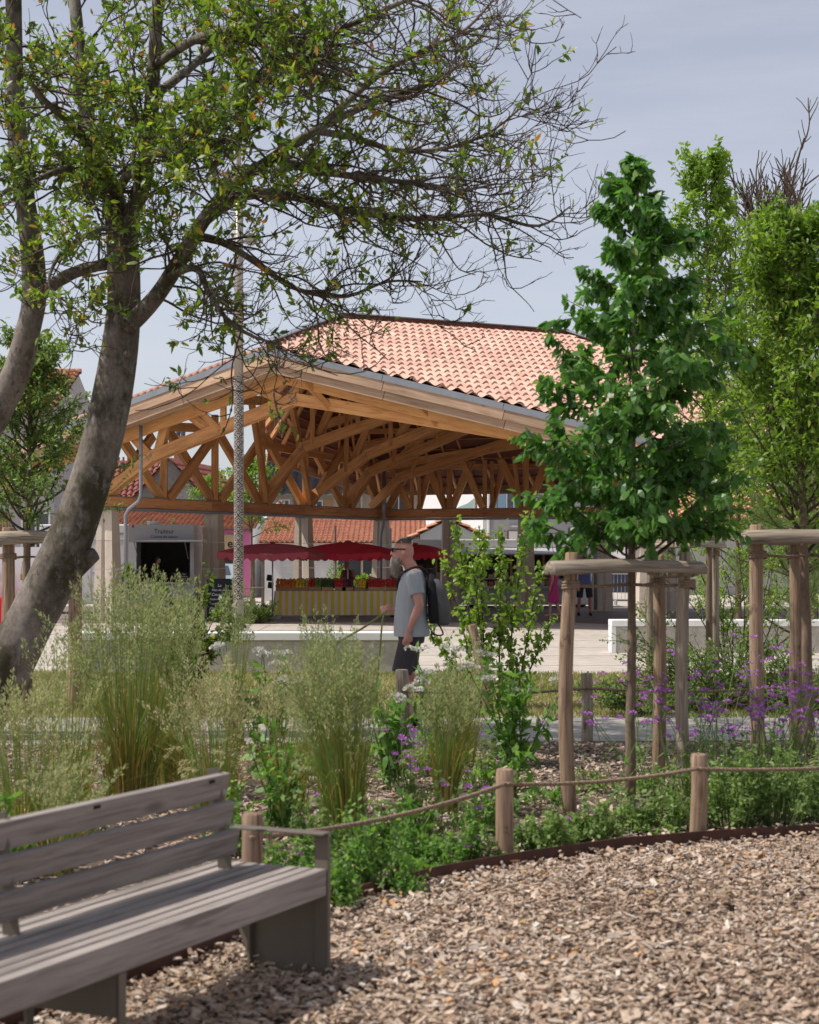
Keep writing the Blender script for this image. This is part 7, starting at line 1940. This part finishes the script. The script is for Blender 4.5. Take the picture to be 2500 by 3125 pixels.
MB().beam(MT((hx + .106, -.014, hz + .022)), MT((hx + .106, .014, hz + .022)), .006, .006).build('glasses_bridge', black_m, man)
b = MB(); aa = np.linspace(0, 2 * math.pi, 20); b.tube([MT((.0 + .066 * math.cos(q), .08 * math.sin(q), 1.485 + .02 * math.cos(q + math.pi))) for q in aa], .003, 4); b.build('neck_chain', surf('gold', (.55, .36, .10), None, 2, .35, 0, metal=.8), man)
# backpack
bpk = thing('backpack', 'black and grey backpack on the back of the walking man', 'backpack', tuple(MT((-.22, 0, .98))))
bp_black = surf('black_nylon', (0.018, 0.018, 0.021), None, 9, .7, .15); bp_grey = surf('grey_nylon', (0.13, 0.125, 0.125), (0.105, .10, .10), 8, .85, .15)
def bring(z, f0, df, dl, n=18): a = np.arange(n) * 2 * math.pi / n; return np.array([MT((f0 + df * np.sign(math.cos(q)) * abs(math.cos(q)) ** .6, dl * np.sign(math.sin(q)) * abs(math.sin(q)) ** .6, z)) for q in a])
b = MB(); b.loft([bring(.985, -.215, .045, .12), bring(1.02, -.215, .055, .145), bring(1.20, -.205, .055, .15), bring(1.36, -.19, .05, .14), bring(1.45, -.175, .03, .10)]); b.build('back_panel', bp_black, bpk, smooth=True)
b = MB(); b.loft([bring(.97, -.30, .045, .11), bring(1.00, -.30, .065, .14), bring(1.14, -.295, .072, .15), bring(1.28, -.265, .06, .145), bring(1.40, -.22, .035, .12)]); b.build('main_pocket', bp_grey, bpk, smooth=True)
for sg in (-1, 1):
    b = MB(); P_ = spline([MT((-.16, sg * .09, 1.44)), MT((-.07, sg * .115, 1.512)), MT((.06, sg * .125, 1.47)), MT((.135, sg * .13, 1.36)), MT((.08, sg * .195, 1.20)), MT((-.10, sg * .19, 1.08)), MT((-.19, sg * .12, 1.04))], 24)
    if sg < 0: b.tube(P_, .013, 6); b.build('shoulder_strap', bp_black, bpk, smooth=True)
    else: b.tube(P_[:9], .014, 6); b.build('shoulder_strap', bp_black, bpk, smooth=True)
MB().tube(spline([MT((-.20, .05, 1.44)), MT((-.23, .03, 1.50)), MT((-.22, -.03, 1.50)), MT((-.19, -.05, 1.44))], 10), .010, 6).build('grab_handle', bp_black, bpk)
MB().tube(spline([MT((-.21, .15, 1.03)), MT((-.27, .17, .95)), MT((-.29, .16, .89)), MT((-.24, .16, .88)), MT((-.20, .15, .90))], 16), .008, 5).build('loose_strap', bp_black, bpk)
MB().tube(spline([MT((-.18, .15, .98)), MT((-.185, .16, .90)), MT((-.20, .16, .82))], 8), .006, 5).build('loose_strap', bp_black, bpk)
leash_m = surf('olive_webbing', (0.30, 0.31, 0.09), (0.24, 0.25, 0.07), 30, .8, .1)
hnd = MT((.24, -.15, 1.09))
b = MB(); b.tube(spline([hnd, W(1110, 1915, 15.7), W(1050, 1950, 15.6), W(960, 2010, 15.5), W(880, 2090, 15.4)], 20), .010, 6); lo_ = b.build('dog_leash', leash_m, loc=tuple(hnd), smooth=True)
tag(lo_, 'olive webbing leash running down left from the walking man hand', 'leash')
b = MB(); b.tube(spline([hnd, W(1168, 1890, 15.75), W(1160, 1980, 15.75), W(1152, 2080, 15.75), W(1148, 2200, 15.7)], 20), .009, 6); tag(b.build('leash_end', leash_m, loc=tuple(hnd), smooth=True), 'loose leash end hanging straight down from the walking man hand', 'leash')
# --- people in the market
maroon = surf('maroon_vest', (0.20, 0.045, 0.05), None, 6, .9, .05)
SJ = dict(STAND); SJ.update({'armL': ((.02, .25, 1.18), (.22, .17, 1.05), (1, -.3, -.4)), 'armR': ((.02, -.25, 1.18), (.22, -.17, 1.05), (1, .3, -.4)), 'head': (.07, 0, 1.64), 'lean': .02})
person('bald tanned seller in maroon vest behind the striped stall', XG(1062, 49.0), 49.0, -math.pi / 2 - .5, 1.58, SJ, maroon, .3, 'trousers', dark_short, None, None, black_m, skin_red, .016, tanktop=True)
person('seller in maroon t-shirt half hidden behind the walking man', XG(1212, 47.6), 47.6, -math.pi / 2 - .9, 1.72, SJ, surf('maroon_tee', (.17, .04, .06), None, 6, .9, .05), .5, 'apron', surf('brown_apron', (.06, .035, .03), None, 4, .9, .05), 'short', hair_dk, black_m, skin, .016)
RJ = dict(STAND); RJ.update({'armL': ((.04, .42, 1.52), (.12, .16, 1.66), (.2, -1, .2)), 'armR': ((.04, -.38, 1.50), (.12, -.16, 1.66), (.2, 1, .2)), 'legL': ((0, .11, .90), (.03, .15, .50), (0, .17, .085)), 'legR': ((0, -.11, .90), (.03, -.15, .50), (0, -.17, .085))})
sunman, ST = person('man in blue shirt and dark shorts raising both hands to his sunglasses', XG(1784, 48.5), 48.5, -math.pi / 2, 1.76, RJ, surf('blue_shirt', (.13, .15, .33), None, 6, .9, .05), .5, 'shorts', surf('navy_shorts', (.035, .035, .045), None, 6, .9, .05), 'short', surf('grey_hair', (.20, .18, .17), None, 30, .9, .2), black_m, skin_red, .014)
MB().beam(ST((.152, -.065, 1.668)), ST((.152, .065, 1.668)), .012, .036).build('sunglasses', black_m, sunman)
pk = surf('pink_dress', (.58, .06, .22), (.50, .05, .18), 40, .85, 0)
DJ = dict(STAND); DJ.update({'legL': ((0, .09, .90), (.10, .09, .50), (.10, .09, .085)), 'legR': ((0, -.09, .90), (-.04, -.09, .50), (-.20, -.09, .13))})
person('woman in pink patterned dress walking behind the left front stake', XG(1690, 47.5), 47.5, math.pi * .9, 1.52, DJ, None, .3, 'dress', pk, 'bob', surf('auburn_hair', (.22, .07, .03), None, 30, .8, .2), skin, skin, .014, female=True)
person('vendor in black top inside the market truck', XG(1452, KY + 1.1), KY + 1.1, -math.pi / 2, 1.50, SJ, black_m, .3, 'trousers', dark_short, 'bob', hair_dk, black_m, skin, .018, z0=.12, female=True)
person('cook bending at the caterer trailer hatch', XG(478, TY + .8), TY + .8, -.35, 1.30, SJ, black_m, .5, 'trousers', dark_short, 'short', hair_dk, black_m, skin, .018, z0=.385)
